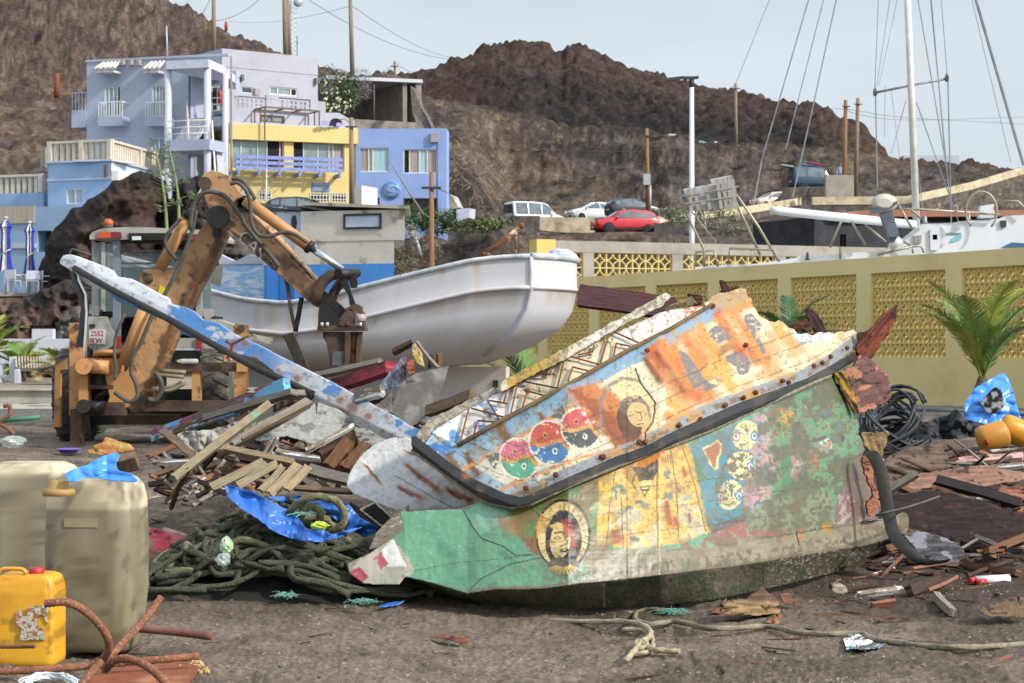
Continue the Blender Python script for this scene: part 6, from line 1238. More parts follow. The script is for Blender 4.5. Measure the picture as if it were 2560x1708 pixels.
g=MB();g.loft([[at('C4',cx+rx*math.cos(a),cy,DC+.75+.08*math.sin(a))for a in np.linspace(0,6.283,13)[:-1]]for cx,cy,rx in((740,590,40),(755,640,75),(770,760,95),(780,900,100))]);g.build('seat_back',pm('pale_seat','8b8c84','70716a',.8),bk)
pr('fender_panel','C4',[(300,1095),(500,1095),(590,1290),(590,1400),(520,1452),(290,1420),(300,1200)],DC-.1,.5,m_cabg);pr('lower_window','C4',[(498,1150),(580,1095),(583,1290)],DC-.06,.02,glass('cab_glass_side','71898a',.05,.6))
pl_=bx('number_plate','C4',318,1238,494,1396,DC-.13,.02,pm('plate_white','d8d8d4',None,.5));mred=pm('plate_red','a8352f',None,.6)
text('lettering','2552',.115,at('C4',404,1280,DC-.135),RS,mred,pl_,.002,.85)
for k_,ch in enumerate('BDW'):text('lettering',ch,.115,at('C4',342+42*k_,1362,DC-.135),RS,mred,pl_,.002,.85)
bx('plate_lamp','C4',318,1178,375,1212,DC-.16,.06,m_grease)
pr('tail_light','C4',[(598,1305),(655,1310),(650,1450),(600,1448)],DC-.1,.1,pm('lens_red','a83a3c','8d2c30',.3));pr('tail_light','C4',[(1490,1322),(1548,1330),(1540,1450),(1495,1450)],DC-.1,.1,pm('lens_red','a83a3c','8d2c30',.3))
bx('rear_panel','C4',1150,1330,1490,1440,DC-.05,.4,m_cabg);bx('rear_panel','C4',1150,1442,1490,1462,DC-.07,.4,m_white);g=MB()
for k_ in range(8):y=1480+k_*15;g.box(at('C4',1330,y,DC-.04),(.62,.05,.018))
g.build('radiator_grille',m_grease,bk);bx('radiator','C4',1150,1466,1500,1640,DC+.02,.2,pm('radiator_grey','3a3c3e','2b2d2f',.7))
pr('mudguard','C4',[(1560,1320),(1640,1180),(1720,1130),(1900,1190),(1960,1260),(1700,1470),(1560,1440)],DC+.1,.6,m_cabg);pr('mudguard','C4',[(240,1190),(300,1120),(300,1280),(250,1290)],DC+.1,.5,m_cabg)
g=MB();g.prism([at('C4',x,y,DC-.25)for x,y in((1668,540),(1760,545),(1775,560),(1748,755),(1735,768),(1645,738),(1640,720),(1652,560))],(0,.05,0));mr=g.build('mirror',pm('mirror_grey','7e7f78','65665f',.25),bk);tubep('mirror_arm','C4',((1715,545),(1720,500),(1700,475),(1655,480)),DC-.2,.018,m_grease,6,4,mr)
tubep('mirror_arm','C4',((100,425),(120,380),(160,370),(330,430)),DC-.2,.02,m_hose,6,4)
pr('warning_sticker','C4',[(1090,755),(1145,790),(1115,865),(1062,838)],DB-.02,.012,pm('sticker_yellow','d8c92a','c2b31f',.5))
tubep('shackle','C5',((2000,250),(1990,210),(2020,185),(2055,200),(2065,240)),DB-.05,.025,m_orp,8,3)
bt_=thing('plastic_bottle',at('C5',1560,250,DB),'crushed clear plastic bottle lying on the digger frame beam','bottle');g=MB();g.lathe(at('C5',1460,240,DB+.02),[(.015,0),(.025,.03),(.036,.08),(.032,.16),(.037,.2),(.035,.28),(.015,.3)],12,'X');g.build('body',glass('clear_plastic','cfd4d2',.1,.55),bt_);g=MB();g.lathe(at('C5',1440,240,DB+.02),[(.022,0),(.022,.03)],10,'X');g.build('cap',m_rust,bt_)
person(at('C4',1010,560,DC+.7)-Vector((0,0,1.68)),'dark haired driver in the cab of the backhoe digger, mostly hidden by its arm','2a2c30','1f2226')
# == THE PAINTED WRECK
W0=2.6138
def jago(pts,step,amp,seed=0):
 out=jag(pts,step,amp,seed);k=max(1,int(math.hypot(pts[0][0]-pts[-1][0],pts[0][1]-pts[-1][1])/step));return out[:len(out)-k+1]
def W(r,x,y):
 if r=='B1':return x,y
 if r=='B2':return x+1568,y
 if r=='B4':return x+1699,y+915
 if r=='B3':return x*1.0136,1176+y*1.0136
def Wp(r,pts_):return[W(r,*q_)for q_ in pts_]
def wpx(q_):return 850+q_[0]/W0,650+q_[1]/W0
class Paint:
 def __init__(s,u,v,base,seed=1):
  s.X=(u-850)*W0;s.Y=(v-650)*W0;s.n=fbm(s.X*.012,s.Y*.012,seed,5);s.f=fbm(s.X*.05,s.Y*.05,seed+9,4);s.g=vn(s.X*.16,s.Y*.16,seed+20)
  s.wx=(fbm(s.X*.02,s.Y*.02,seed+31,3)-.5)*16;s.wy=(fbm(s.X*.02,s.Y*.02,seed+37,3)-.5)*16;s.c=np.tile(C(base),(len(u),1))
 def put(s,m_,col):s.c=mixc(s.c,C(col),np.clip(m_,0,1));return s
 def poly(s,pts_,col,k=1,soft=0,wear=0,r=None):
  if r:pts_=Wp(r,pts_)
  X=s.X+s.wx;Y=s.Y+s.wy
  if soft:ins=poly_in(X,Y,pts_);d=seg_dist(X,Y,pts_+[pts_[0]]);m_=sst(np.where(ins,d,-d)+(s.f-.5)*soft*1.6,-soft*.5,soft*.5)
  else:m_=poly_in(X,Y,pts_)*1.0
  if wear:m_=m_*sst(s.f,.30+wear*.2-.04,.30+wear*.2+.04)
  return s.put(m_*k,col)
 def ell(s,cx,cy,rx,ry,col,rot=0,k=1,r=None,ring=None,a0=None,a1=None,wear=0):
  if r:cx,cy=W(r,cx,cy)
  a=math.radians(rot);dx=s.X-cx+s.wx*.4;dy=s.Y-cy+s.wy*.4;x=dx*math.cos(a)+dy*math.sin(a);y=-dx*math.sin(a)+dy*math.cos(a);q_=np.hypot(x/rx,y/ry);m_=q_<1
  if ring:m_=m_&(q_>ring)
  if a0 is not None:t=np.degrees(np.arctan2(y,x))%360;m_=m_&(((t-a0)%360)<(a1-a0)%360)
  m_=m_*1.0
  if wear:m_=m_*sst(s.f,.30+wear*.2-.04,.30+wear*.2+.04)
  return s.put(m_*k,col)
 def line(s,pts_,w_,col,k=1,r=None,wear=0):
  if r:pts_=Wp(r,pts_)
  d=seg_dist(s.X+s.wx*.5,s.Y+s.wy*.5,pts_);m_=1-sst(d,w_*.5-1.5,w_*.5+1.5)
  if wear:m_=m_*sst(s.f,.30+wear*.2-.04,.30+wear*.2+.04)
  return s.put(m_*k,col)
 def mottle(s,col,lo,hi,k=1,which='f',mask=None):
  n=getattr(s,which);m_=sst(n,lo,hi)*k
  if mask is not None:m_=m_*mask
  return s.put(m_,col)
 def streak(s,x,y,L,w_,ang,col,k=.8):
  """rust running from a point, ang in degrees below the x axis"""
  a=math.radians(ang);dx=s.X-x;dy=s.Y-y;t=dx*math.cos(a)+dy*math.sin(a);q_=-dx*math.sin(a)+dy*math.cos(a)+s.wx
  m_=np.exp(-(q_/(w_*(.6+.5*t/L)))**2)*sst(t,-8,6)*(1-sst(t,L*.7,L))*(.75+.7*(s.f-.3));return s.put(np.clip(m_*k*1.5,0,1),col)
DC_=[(820,11.15),(870,11.0),(1190,10.75),(1420,10.65),(1650,10.85),(1921,11.6),(2112,12.55),(2300,13.9)]
CH=[wpx(q_)for q_ in Wp('B3',[(40,840),(250,900),(420,880),(820,992),(1000,965),(1300,962),(1560,925),(1850,903)])+Wp('B4',[(0,1190),(400,1145),(900,1085),(1400,1005),(1750,950),(1900,905),(2025,790)])]
EA=[wpx(q_)for q_ in[(480,1160),(700,1330),(860,1440),(1080,1530),(1180,1556),(1270,1520),(1500,1420),(1800,1290),(1990,1225)]+Wp('B2',[(620,1120),(900,1000),(1060,930),(1290,850),(1480,780),(1650,690),(1850,560)])]
def dB(u,v):
 vc=interp(u,CH);h=np.maximum(vc-v,-30);return interp(u,DC_)+h*.00125+.10*(h/300)**2+.02*np.sin(u*.013)
def dA(u,v):
 ve=interp(u,EA);b=dB(u,ve);return b-.02+np.maximum(ve-v,-20)*.0026
m_wr=vm('wreck_paint',.4,.35,26,.16,24,.55,.008);m_wd=vm('wreck_grimy',.8,.8,22,.35,18,.3,.02)
wr=thing('painted_wreck',P(1500,1510,11.2),'broken wooden boat hull painted with portraits and round motifs, lying in the foreground','boat wreck');ORG[wr.name]=wr.location.copy()
rough=lambda u,v:(fbm(u*.02,v*.02,3,3)-.5)*.022+(ridge(u*.09,v*.09,8,3)-.5)*.0022
def cA(u,v):
 p=Paint(u,v,'d8cba6',5)
 p.mottle('cdb98a',.5,.7,.6,'n').mottle('b89a64',.62,.75,.5,'f')
 p.poly([(540,1180),(640,1090),(1060,1060),(1500,820),(1660,960),(1500,1200),(1240,1480),(1100,1580),(860,1450)],'92a9b4',1,10)
 p.poly([(620,1300),(780,1210),(1300,915),(1568,765),(1868,595),(2148,455),(2440,285),(2540,340),(2300,470),(2100,600),(1850,720),(1500,905),(1100,1120),(760,1330)],'7f9fb6',1,6)
 p.mottle('8a7a4e',.52,.62,.7,'n',(p.X<1650)&(p.Y>900));p.mottle('6d7f6a',.60,.68,.6,'f',p.X<1500)
 p.poly([(545,1200),(700,1180),(760,1250),(690,1310),(600,1260)],'2f6ea8',1,6,.3)
 for x,y,L,w_,a in((700,1260,330,45,60),(1030,1060,300,60,62),(1300,1000,150,30,60),(820,1260,220,30,62)):p.streak(x,y,L,w_,a,'6f4a22',.85)
 q_=[(810,1365),(1540,925),(1700,1010),(1870,1240),(1640,1230),(1270,1420),(1060,1500)]
 p.line([(810,1370),(1180,1150),(1545,930)],26,'d08a4c',.95,wear=.2);p.line([(1055,1500),(1280,1405),(1560,1290),(1850,1225)],24,'d08a4c',.95,wear=.2)
 p.poly([(880,1350),(1520,965),(1700,1050),(1830,1215),(1500,1300),(1240,1400),(1080,1465)],'cfc6a8',.85,8)
 for tx,ty,s_ in((1000,1310,1),(1100,1240,-1),(1255,1370,1),(1290,1100,-1),(1450,1260,1),(1440,1000,-1)):p.poly([(tx-60,ty-25*s_),(tx+55,ty-55*s_),(tx+12,ty+60*s_)],'4c4a48',.9,0,.35)
 for cx,cy,rx,ca,cb,cc in((1172,1298,118,'4f9a78','c4647a','d08f35'),(1372,1196,128,'3f78a8','c2503a','cf8a4a'),(1572,1102,118,'4a4a4c','c4504e','cfa05a')):
  p.ell(cx,cy,rx*1.1,rx*1.2,'d8cfb4',-30);p.ell(cx,cy,rx,rx*1.1,ca,-30,wear=.15);p.ell(cx,cy,rx,rx*1.1,cb,-30,1,None,None,200,380,.15)
  a=math.radians(-30);d_=rx*.5
  p.ell(cx-d_*math.cos(a)*.0+d_*.55,cy+d_*.75,rx*.52,rx*.55,ca,0);p.ell(cx-d_*.55,cy-d_*.75,rx*.52,rx*.55,cb,0)
  p.line([(cx-rx*.95,cy-rx*.1),(cx-rx*.55,cy+rx*.15),(cx,cy),(cx+rx*.5,cy-rx*.15),(cx+rx*.95,cy+rx*.3)],26,cc,.95)
  for k_ in range(9):t=-1+2*k_/8;x=cx+t*rx*.8;y=cy+.12*rx*math.sin(3*t);p.line([(x-6,y-16),(x+6,y+16)],5,'5a3a2a',.8)
  p.ell(cx+d_*.5,cy+d_*.85,17,21,'d8d4c4');p.ell(cx+d_*.5,cy+d_*.85,8,10,'2c3a4a');p.ell(cx-d_*.5,cy-d_*.8,16,20,'c28a4a');p.ell(cx-d_*.5,cy-d_*.8,7,9,'3a2a22')
 p.poly([(1480,850),(1660,790),(1960,1000),(2120,1180),(2000,1235),(1840,1255),(1700,1120)],'c06f2e',.96,50);p.poly([(1500,850),(1560,840),(1900,1090),(1960,1220),(1820,1240),(1690,1060)],'8a3f14',.8,40)
 p.poly([(1780,760),(1920,730),(2060,800),(2110,1000),(2080,1180),(2000,1220),(1960,1000),(1820,900)],'d9c48c',.75,30)
 p.line([(1700,1180),(1705,930),(1740,830),(1850,770),(1960,790),(2050,880),(2110,1010),(2160,1140)],26,'7b776c',.85,wear=.3);p.line([(1715,1000),(1760,1120),(1850,1200),(1990,1200)],9,'5d4a30',.8)
 p.ell(1930,1010,105,125,'cfa666',-20,.9);p.ell(1890,1060,75,120,'4a2c16',-20,.92);p.ell(1905,945,85,60,'6b6558',-20,.8,wear=.3);p.ell(1950,1010,72,82,'d4b47c',-20,.85);p.line([(1890,930),(1950,905),(2010,960),(2030,1040)],14,'7a7670',.9,wear=.2);p.line([(1930,990),(1965,1000)],6,'4a3220');p.line([(1965,1000),(1975,1045),(1955,1050)],5,'4a3220');p.line([(1940,1075),(1985,1070)],6,'4a3220');p.ell(1900,1150,60,40,'6a3c18',-10,.8)
 p.poly(Wp('B2',[(330,690),(520,640),(700,950),(560,1080),(470,900)]),'d9cfae',.8,24)
 for x,y,L,w_,a,cc in((2030,560,430,50,55,'c4681f'),(2080,520,560,55,56,'cf7a22'),(2200,640,380,42,60,'b95818'),(2480,360,420,46,62,'d07a20'),(2660,545,180,42,60,'9a4d16'),(2300,600,250,60,58,'d49a3a'),(2120,1000,160,50,40,'cf8a30'),(1990,640,240,30,55,'7a4a20')):p.streak(x,y,L,w_,a,cc,1.0)
 p.poly(Wp('B2',[(640,590),(690,600),(830,790),(900,830),(830,860),(730,840)]),'74716a',.9,4,.25)
 p.poly(Wp('B2',[(840,470),(880,435),(930,430),(985,510),(905,548),(870,515)]),'77757a',.92,4,.2);p.poly(Wp('B2',[(940,630),(1000,592),(1080,620),(1115,680),(1100,740),(1040,760),(1020,700),(960,660)]),'77757a',.92,4,.2)
 p.poly(Wp('B2',[(740,480),(850,470),(930,640),(900,760),(800,700)]),'d3a24a',.7,30,.3);p.poly(Wp('B2',[(880,690),(960,650),(1010,740),(960,800)]),'d6b35c',.7,16)
 p.poly(Wp('B2',[(1060,370),(1120,350),(1195,440),(1150,480),(1230,620),(1190,610)]),'7e7d7c',.9,5,.15);p.poly(Wp('B2',[(1230,400),(1300,390),(1350,430),(1460,560),(1390,590),(1290,500)]),'d2a455',.95,8,.2);p.poly(Wp('B2',[(1370,470),(1640,470),(1700,500),(1450,570)]),'dad8d0',.95,12)
 p.mottle('7c7f86',.60,.64,.7,'f',poly_in(p.X,p.Y,Wp('B2',[(1380,460),(1650,460),(1600,560),(1400,560)])))
 for r_,L in(((940,190),(860,250)),((1000,200),(1100,260))):p.line(Wp('B2',[r_,L]),60,'a8502a',.6,wear=.4)
 p.poly(Wp('B2',[(840,230),(1090,190),(1110,260),(940,350),(850,310)]),'8f7b5c',.8,20);p.poly(Wp('B2',[(900,340),(1110,260),(1140,300),(1000,370)]),'cf7528',.85,20)
 for x,y,L,w_,a,cc in((2010,580,520,60,52,'bf6216'),(2060,600,380,26,55,'8a3f12'),(2450,340,430,46,58,'b85a14'),(2160,560,560,60,52,'c8701c'),(2240,480,300,70,54,'bf6a26'),(2330,420,420,50,56,'d08a30'),(2560,330,560,60,55,'cf7a1e'),(2140,900,380,60,45,'d79a3c'),(2420,640,330,50,55,'d09a3c'),(2500,560,60,60,60,'6a3414')):p.streak(x,y,L,w_,a,cc,.8)
 p.mottle('b8893c',.50,.60,.5,'n',p.X>2120)
 for pl_ in([(640,590),(690,600),(830,790),(900,830),(830,860),(730,840)],[(840,470),(880,435),(930,430),(985,510),(905,548),(870,515)],[(940,630),(1000,592),(1080,620),(1115,680),(1100,740),(1040,760),(1020,700),(960,660)],[(1060,370),(1120,350),(1195,440),(1150,480),(1230,620),(1190,610)]):p.poly(Wp('B2',pl_),'716f6e',.92,4,.1)
 hh=interp(u,EA)-v+(p.n-.5)*6
 for h0 in(44,92,128):p.put((1-sst(np.abs(hh-h0),.8,2.0))*.65*sst(p.f,.34,.42),'3a2a1c')
 E=[(1060,1560),(1180,1535),(1270,1500),(1500,1395),(1800,1265),(1990,1200)]+Wp('B2',[(620,1085),(900,955),(1060,900),(1290,820),(1480,745),(1650,650),(1850,500)])
 d=seg_dist(p.X,p.Y,E);ext=sst(p.X,1080,1140);p.put((1-sst(d+(p.f-.5)*26,38,46))*ext,'8a8d90');p.put((1-sst(d+(p.f-.5)*30,14,20))*ext*sst(p.n,.4,.5),'6b5a44');p.put((1-sst(d,40,44))*sst(p.n,.55,.62)*ext*.8,'b58a48')
 p.line([(1930,710),(1962,800),(2000,850),(2062,935),(2045,1060),(1995,1130),(2002,1225)],11,'1c120c');p.line([(830,1445),(1000,1350),(1130,1270),(1300,1180)],4,'3a2a1c',.8)
 p.mottle('5e4326',.86,.93,.5,'g');p.mottle('6a4a2a',.68,.74,.5,'f')
 return p.c*.78
pA=jago([(600,1140),(555,1200),(680,1310),(860,1440),(1080,1530),(1180,1555),(1270,1520),(1500,1420),(1800,1290),(1990,1225)]+Wp('B2',[(620,1120),(900,1000),(1060,930),(1290,850),(1480,780),(1650,690),(1850,545),(1835,500),(1790,455)]),60,3,3)+jago(Wp('B2',[(1740,475),(1600,478),(1500,488),(1420,482),(1360,440),(1300,395),(1235,402),(1170,365),(1140,310),(1085,192),(1000,200),(930,212),(860,245),(810,285)]),26,12,4)+[(2400,320),(2148,458),(1868,598),(1568,772),(1300,918),(1020,1066),(780,1205),(700,1180)]
sheet('upper_board',[wpx(q_)for q_ in pA],dA,cA,m_wr,2.1,.05,wr,disp=rough)
def cR(u,v):
 p=Paint(u,v,'dcd9cf',15);p.mottle('b9ad97',.5,.66,.5,'f');L=sst(-p.X,-1230,-900)
 p.put(sst(p.n+.15*(p.f-.5),.44,.5)*L*sst(-p.X,-1200,-1000),'5c8fc8');p.poly([(1500,640),(1800,500),(1850,620),(1200,960),(1120,900)],'d8c79a',.75,50);p.mottle('8a4a34',.84,.9,.6,'g',p.X>1500);p.put(sst(p.X,2130,2330)*sst(p.f,.42,.55),'b8642c');p.mottle('5c4630',.68,.72,.8,'f');return p.c*.82
pR=jago([(590,1130),(700,1060),(850,968),(1090,845),(1160,800),(1500,640),(1800,478)]+Wp('B2',[(523,345),(620,325),(850,292)]),30,5,6)+[(2418,296),(2148,455),(1868,595),(1568,768),(1300,914),(1020,1062),(780,1202),(690,1178)]
sheet('rail_board',[wpx(q_)for q_ in pR],lambda u,v:dA(u,v)+.02,cR,m_wr,2.2,.045,wr,disp=rough)
dW=lambda q_,o:P(*wpx(q_),float(dA(np.array([wpx(q_)[0]]),np.array([wpx(q_)[1]]))[0])+o)
dWb=lambda q_,o:P(*wpx(q_),float(dB(np.array([wpx(q_)[0]]),np.array([wpx(q_)[1]]))[0])+o)
m_rb=pm('rusty_batten','7a4628','54301e',.9,scale=20,bump=.4)
for a,b in(((780,1210),(840,975)),((865,1170),(900,1050)),((900,1050),(1040,1062)),((860,970),(1080,1030)),((965,920),(1050,1060)),((975,918),(1095,940)),((1070,930),(1090,850)),((1110,1030),(1160,800)),((1190,970),(1220,870)),((1200,850),(1330,885)),((1180,790),(1420,838)),((1420,835),(1465,650)),((1490,790),(1520,700)),((1520,700),(1620,725)),((1250,745),(1370,750)),((1370,750),(1385,690)),((1500,630),(1700,685)),((1700,685),(1750,510)),((1785,640),(1805,545)),((1805,545),(1900,565)),((1790,470),(1960,545)),((1560,620),(1650,600)),((1650,600),(1660,560))):
 g=MB();g.bar(dW(a,-.015),dW(b,-.015),.010,.013,(0,1,0));g.build('batten',m_rb,wr)
g=MB();ln=[(770,1212),(1020,1068),(1300,918),(1568,772),(1868,598),(2148,456),(2425,294)];g.tube([dW(q_,-.02)for q_ in ln],.014,6);g.build('edge_moulding',pm('dirty_moulding','6f5a3e','4d3c28',.9,scale=10,bump=.4),wr)
def cG(u,v):
 p=Paint(u,v,'cdc8bb',25);p.put(sst(-p.X,-1640,-1300),'c9a652');p.mottle('8a7350',.5,.6,.7,'f');p.mottle('efe9da',.62,.7,.7,'n');p.mottle('5a4a38',.82,.9,.8,'g');return p.c*.8
pG=jag([(1035,830),(1085,778),(1500,560),(1800,398),(2060,256)]+Wp('B2',[(560,212),(600,235),(545,300),(330,400)])+[(1500,632),(1160,802),(1090,850),(1050,862)],26,6,8)
sheet('gunwale',[wpx(q_)for q_ in pG],lambda u,v:dA(u,v)-.05,cG,m_wd,2.2,.12,wr,disp=rough)
pK=[(478,1172),(575,1048),(1010,832),(1035,862),(1090,850),(850,966),(620,1100),(560,1200)]
sheet('edge_plank',[wpx(q_)for q_ in jag(pK,30,4,9)],lambda u,v:dA(u,v)+.03,lambda u,v:Paint(u,v,'9a9284',30).mottle('6f6656',.45,.6,.8).mottle('3d352b',.62,.7,.8,'n').c,m_wd,2.4,.08,wr,disp=rough)
s1=[(466,1150),(492,1150),(700,1310),(860,1425),(1080,1530),(1190,1552),(1280,1518),(1500,1418),(1800,1288),(1990,1222)]+Wp('B2',[(620,1118),(900,998),(1060,928),(1290,848),(1480,778),(1650,688),(1800,600),(1835,640)])
s2_=Wp('B2',[(1640,752),(1300,905),(900,1092),(600,1210),(250,1340)])+[(1568,1444),(1400,1520),(1250,1590),(1120,1615),(960,1580),(800,1480),(650,1370),(470,1240)]
sheet('rubber_strip',[wpx(q_)for q_ in s1+s2_],lambda u,v:dA(u,v)-.045+.03*np.abs(np.sin((v-interp(u,EA))*.2))*0,lambda u,v:Paint(u,v,'1c1d1f',33).mottle('3b342c',.5,.64,.8,'n').mottle('8a4c22',.66,.72,.7,'n',(u>1100)&(u<1350)).c,vm('strip_rubber',.6,.4,20,.3,20,.4),2.2,.03,wr)
g=MB();fr=[q_ for q_ in s2_[::-1]];g.tube([dW((x,y+3),-.03)for x,y in fr],.011,5);g.build('frayed_edge',pm('frayed_canvas','8e8570','5f5746',.95,scale=30,bump=.6),wr)
for x,y in[(1215,1490),(1410,1405),(1720,1285),(1225,855),(1955,1188),(1992,1192)]+Wp('B2',[(140,1288),(650,1080),(790,1042),(950,950),(1070,900),(1150,865),(1325,790),(1365,800),(1530,690),(1585,670),(1640,632),(1745,575),(1085,555),(440,590),(870,300)]):
 g=MB();c=dW((x,y),-.03);g.ball(c,(.017,.012,.015),8,5,.12);g.build('bolt',pm('bolt_rust','7d4526','4a2a1a',.9,scale=30,bump=.5),wr)
def cB(u,v):
 p=Paint(u,v,'649b7b',41);X,Y=p.X,p.Y
 p.mottle('5b9475',.5,.62,.7,'n');p.mottle('a9c9b2',.92,.96,.5,'g')
 p.poly([(1060,420),(1240,400),(1700,220),(1730,740),(1300,790),(1180,640)],'5c7440',.95,40,r='B3');p.mottle('8a6a34',.50,.60,.8,'n',poly_in(X,Y,Wp('B3',[(980,430),(1700,220),(1740,920),(1560,940),(1280,760)])));p.poly([(800,465),(930,395),(1060,430),(1100,510),(900,620),(850,560)],'7fae92',.95,8,r='B3');p.poly([(1000,500),(1090,480),(1150,620),(1060,600)],'a06038',.6,30,r='B3');p.poly([(1180,640),(1300,620),(1300,760),(1240,740)],'8a4a34',.7,26,r='B3')
 p.poly([(45,800),(250,690),(330,640),(400,700),(480,850),(380,930),(150,930)],'b5aa9a',.9,16,r='B3');p.poly([(268,712),(345,638),(385,720),(432,822),(305,815)],'e8e6e0',1,4,r='B3');p.poly([(215,770),(268,722),(315,800),(262,838)],'b0525c',.95,6,.1,r='B3');p.poly([(55,850),(130,822),(185,880),(150,925),(100,900)],'a8404e',1,5,r='B3')
 p.mottle('7a6a58',.55,.65,.7,'n',poly_in(X,Y,Wp('B3',[(30,780),(200,720),(230,840),(420,860),(400,960),(40,960)])))
 for a in(((800,460),(860,570),(920,640),(1060,690),(1130,745),(1230,740)),):p.line(a,9,'18211a',.95,'B3')
 p.line([(420,855),(700,800),(1100,760),(1300,735)],4,'2d4436',.8,'B3');p.line([(825,985),(900,900),(1100,800),(1300,758),(1520,780)],8,'23271c',.85,'B3')
 p.ell(1440,610,182,232,'23211e',0,1,'B3');p.ell(1436,612,166,216,'d8bd7c',0,1,'B3');p.ell(1440,640,120,190,'1d1a18',0,1,'B3')
 for k_ in range(11):a=math.radians(-88+k_*13);p.line([(1440+128*math.cos(a),612+150*math.sin(a)),(1440+160*math.cos(a),612+205*math.sin(a))],7,'2a241c',.9,'B3')
 p.poly([(1265,640),(1340,520),(1300,470),(1262,560)],'d09a4a',.9,0,r='B3');p.ell(1420,650,66,118,'d9bf82',6,1,'B3');p.ell(1395,525,60,50,'d5b26a',0,.9,'B3');p.poly([(1335,560),(1380,480),(1470,470),(1530,560),(1480,545),(1400,530)],'1d1a18',1,4,r='B3')
 p.line([(1385,600),(1430,592)],11,'1d1a18',1,'B3');p.line([(1382,632),(1402,618),(1425,630),(1400,640),(1382,632)],5,'1d1a18',1,'B3');p.line([(1455,625),(1480,622)],7,'1d1a18',1,'B3');p.line([(1448,630),(1470,665),(1420,685)],6,'1d1a18',1,'B3');p.ell(1445,712,30,14,'1d1a18',-5,1,'B3');p.ell(1446,708,14,4,'d9bf82',-5,1,'B3');p.line([(1400,740),(1440,765),(1490,735)],6,'1d1a18',1,'B3')
 p.poly([(1430,520),(1500,505),(1510,620),(1530,690),(1490,720),(1480,640),(1440,600)],'a4362e',.8,10,.2,r='B3');p.ell(1440,815,105,62,'4a4540',0,.9,'B3')
 for k_ in range(9):a=math.radians(20+17*k_);p.line([(1440+45*math.cos(a),800+25*math.sin(a)),(1440+95*math.cos(a),808+58*math.sin(a))],13,'c9a650',.9,'B3')
 yp=[(30,470),(180,400),(560,270),(610,470),(690,830),(660,900),(420,970),(190,975),(10,950)]
 p.poly([(-10,500),(90,440),(40,950),(-20,955)],'d2a52e',.95,6,r='B4');p.poly([(85,470),(330,340),(560,270),(620,480),(680,860),(560,930),(190,975),(45,950)],'d2ac56',1,6,r='B4');p.poly([(520,280),(570,268),(640,480),(730,860),(690,880)],'d2a024',.95,5,.1,r='B4');p.mottle('d9933a',.45,.62,.6,'n',poly_in(X,Y,Wp('B4',[(80,450),(560,270),(640,620),(120,700)])));p.mottle('e2d9b4',.45,.62,.8,'n',poly_in(X,Y,Wp('B4',[(100,700),(640,600),(700,880),(150,980)])))
 for a in(((100,470),(62,700),(42,960)),((375,380),(372,700),(380,970)),((460,330),(500,560),(515,900)),((140,650),(150,970)),((545,320),(620,560),(690,860))):p.line(a,7,'2b2a28',.9,'B4')
 p.poly([(190,435),(290,428),(375,375),(372,470),(345,520),(262,538),(232,470)],'24221f',.95,4,r='B4');p.poly([(215,430),(330,350),(430,330),(360,400),(290,440)],'c4702c',.85,8,r='B4');p.ell(292,568,46,42,'d9bd72',0,1,'B4');p.line([(262,570),(292,632),(326,565),(262,570)],6,'24221f',1,'B4');p.line([(268,590),(320,588)],8,'24221f',1,'B4');p.line([(235,480),(212,540),(232,588)],8,'2b2a28',.9,'B4')
 for k_ in range(5):p.line([(395+15*k_,360),(400+16*k_,400+7*k_)],5,'4a3a22',.8,'B4')
 for x,y,a_,b_ in((130,590,45,40),(270,680,45,22),(190,720,26,34),(440,490,26,30),(445,640,36,40),(225,910,36,18),(120,630,30,30),(515,590,12,16)):p.ell(x,y,a_,b_,'5f7672',20,.9,'B4',wear=.45)
 for x,y,L,w_ in((430,660,200,26),(100,850,110,50),(580,740,70,14),(490,760,80,20),(560,930,60,22),(545,430,90,14)):x_,y_=W('B4',x,y);p.streak(x_,y_,L,w_,80,'a0501e',.95)
 p.poly([(590,290),(1050,90),(1120,420),(1000,800),(700,830),(640,520)],'4c7f88',1,18,r='B4');p.poly([(605,330),(700,520),(640,560)],'3f7a4a',.9,8,r='B4');p.poly([(670,312),(720,290),(765,258),(805,290),(800,340),(775,380),(775,440),(750,458),(715,420),(690,360)],'d8c583',1,3,r='B4');p.poly([(690,322),(730,300),(765,272),(792,298),(786,336),(762,376),(760,430),(742,436),(715,390)],'bf6432',1,3,r='B4')
 p.poly([(1010,100),(1120,60),(1180,400),(1190,620),(960,760),(930,600)],'bd8a86',.75,30,.25,r='B4')
 for cx,cy,rx,ry in((950,230,82,100),(925,430,95,92),(850,620,82,98)):
  p.ell(cx,cy,rx,ry,'d6cb92',20,1,'B4',wear=.05)
  for ex,ey,c1 in((cx-62,cy+8,'b86a58'),(cx+58,cy+6,'3f7cae')):p.ell(ex,ey,26,34,c1,0,1,'B4');p.ell(ex,ey,16,22,'d9d2b6',0,1,'B4');p.ell(ex,ey,8,13,'3f6c94',0,1,'B4')
  p.line([(cx-30,cy-60),(cx+5,cy-25),(cx+35,cy-62)],6,'24221f',.9,'B4');p.line([(cx+5,cy-25),(cx,cy-70)],6,'24221f',.9,'B4');p.line([(cx-42,cy+58),(cx-5,cy+68),(cx+20,cy+45)],8,'24221f',.9,'B4')
 p.mottle('35412f',.50,.56,.85,'f',poly_in(X,Y,Wp('B4',[(840,350),(1040,350),(1020,520),(760,700),(740,560)])));p.ell(1085,483,28,36,'3f7cae',0,1,'B4',.5);p.ell(1028,700,40,62,'c08a80',0,.9,'B4',.75);p.ell(1028,700,28,44,'3f7cae',0,1,'B4',.45)
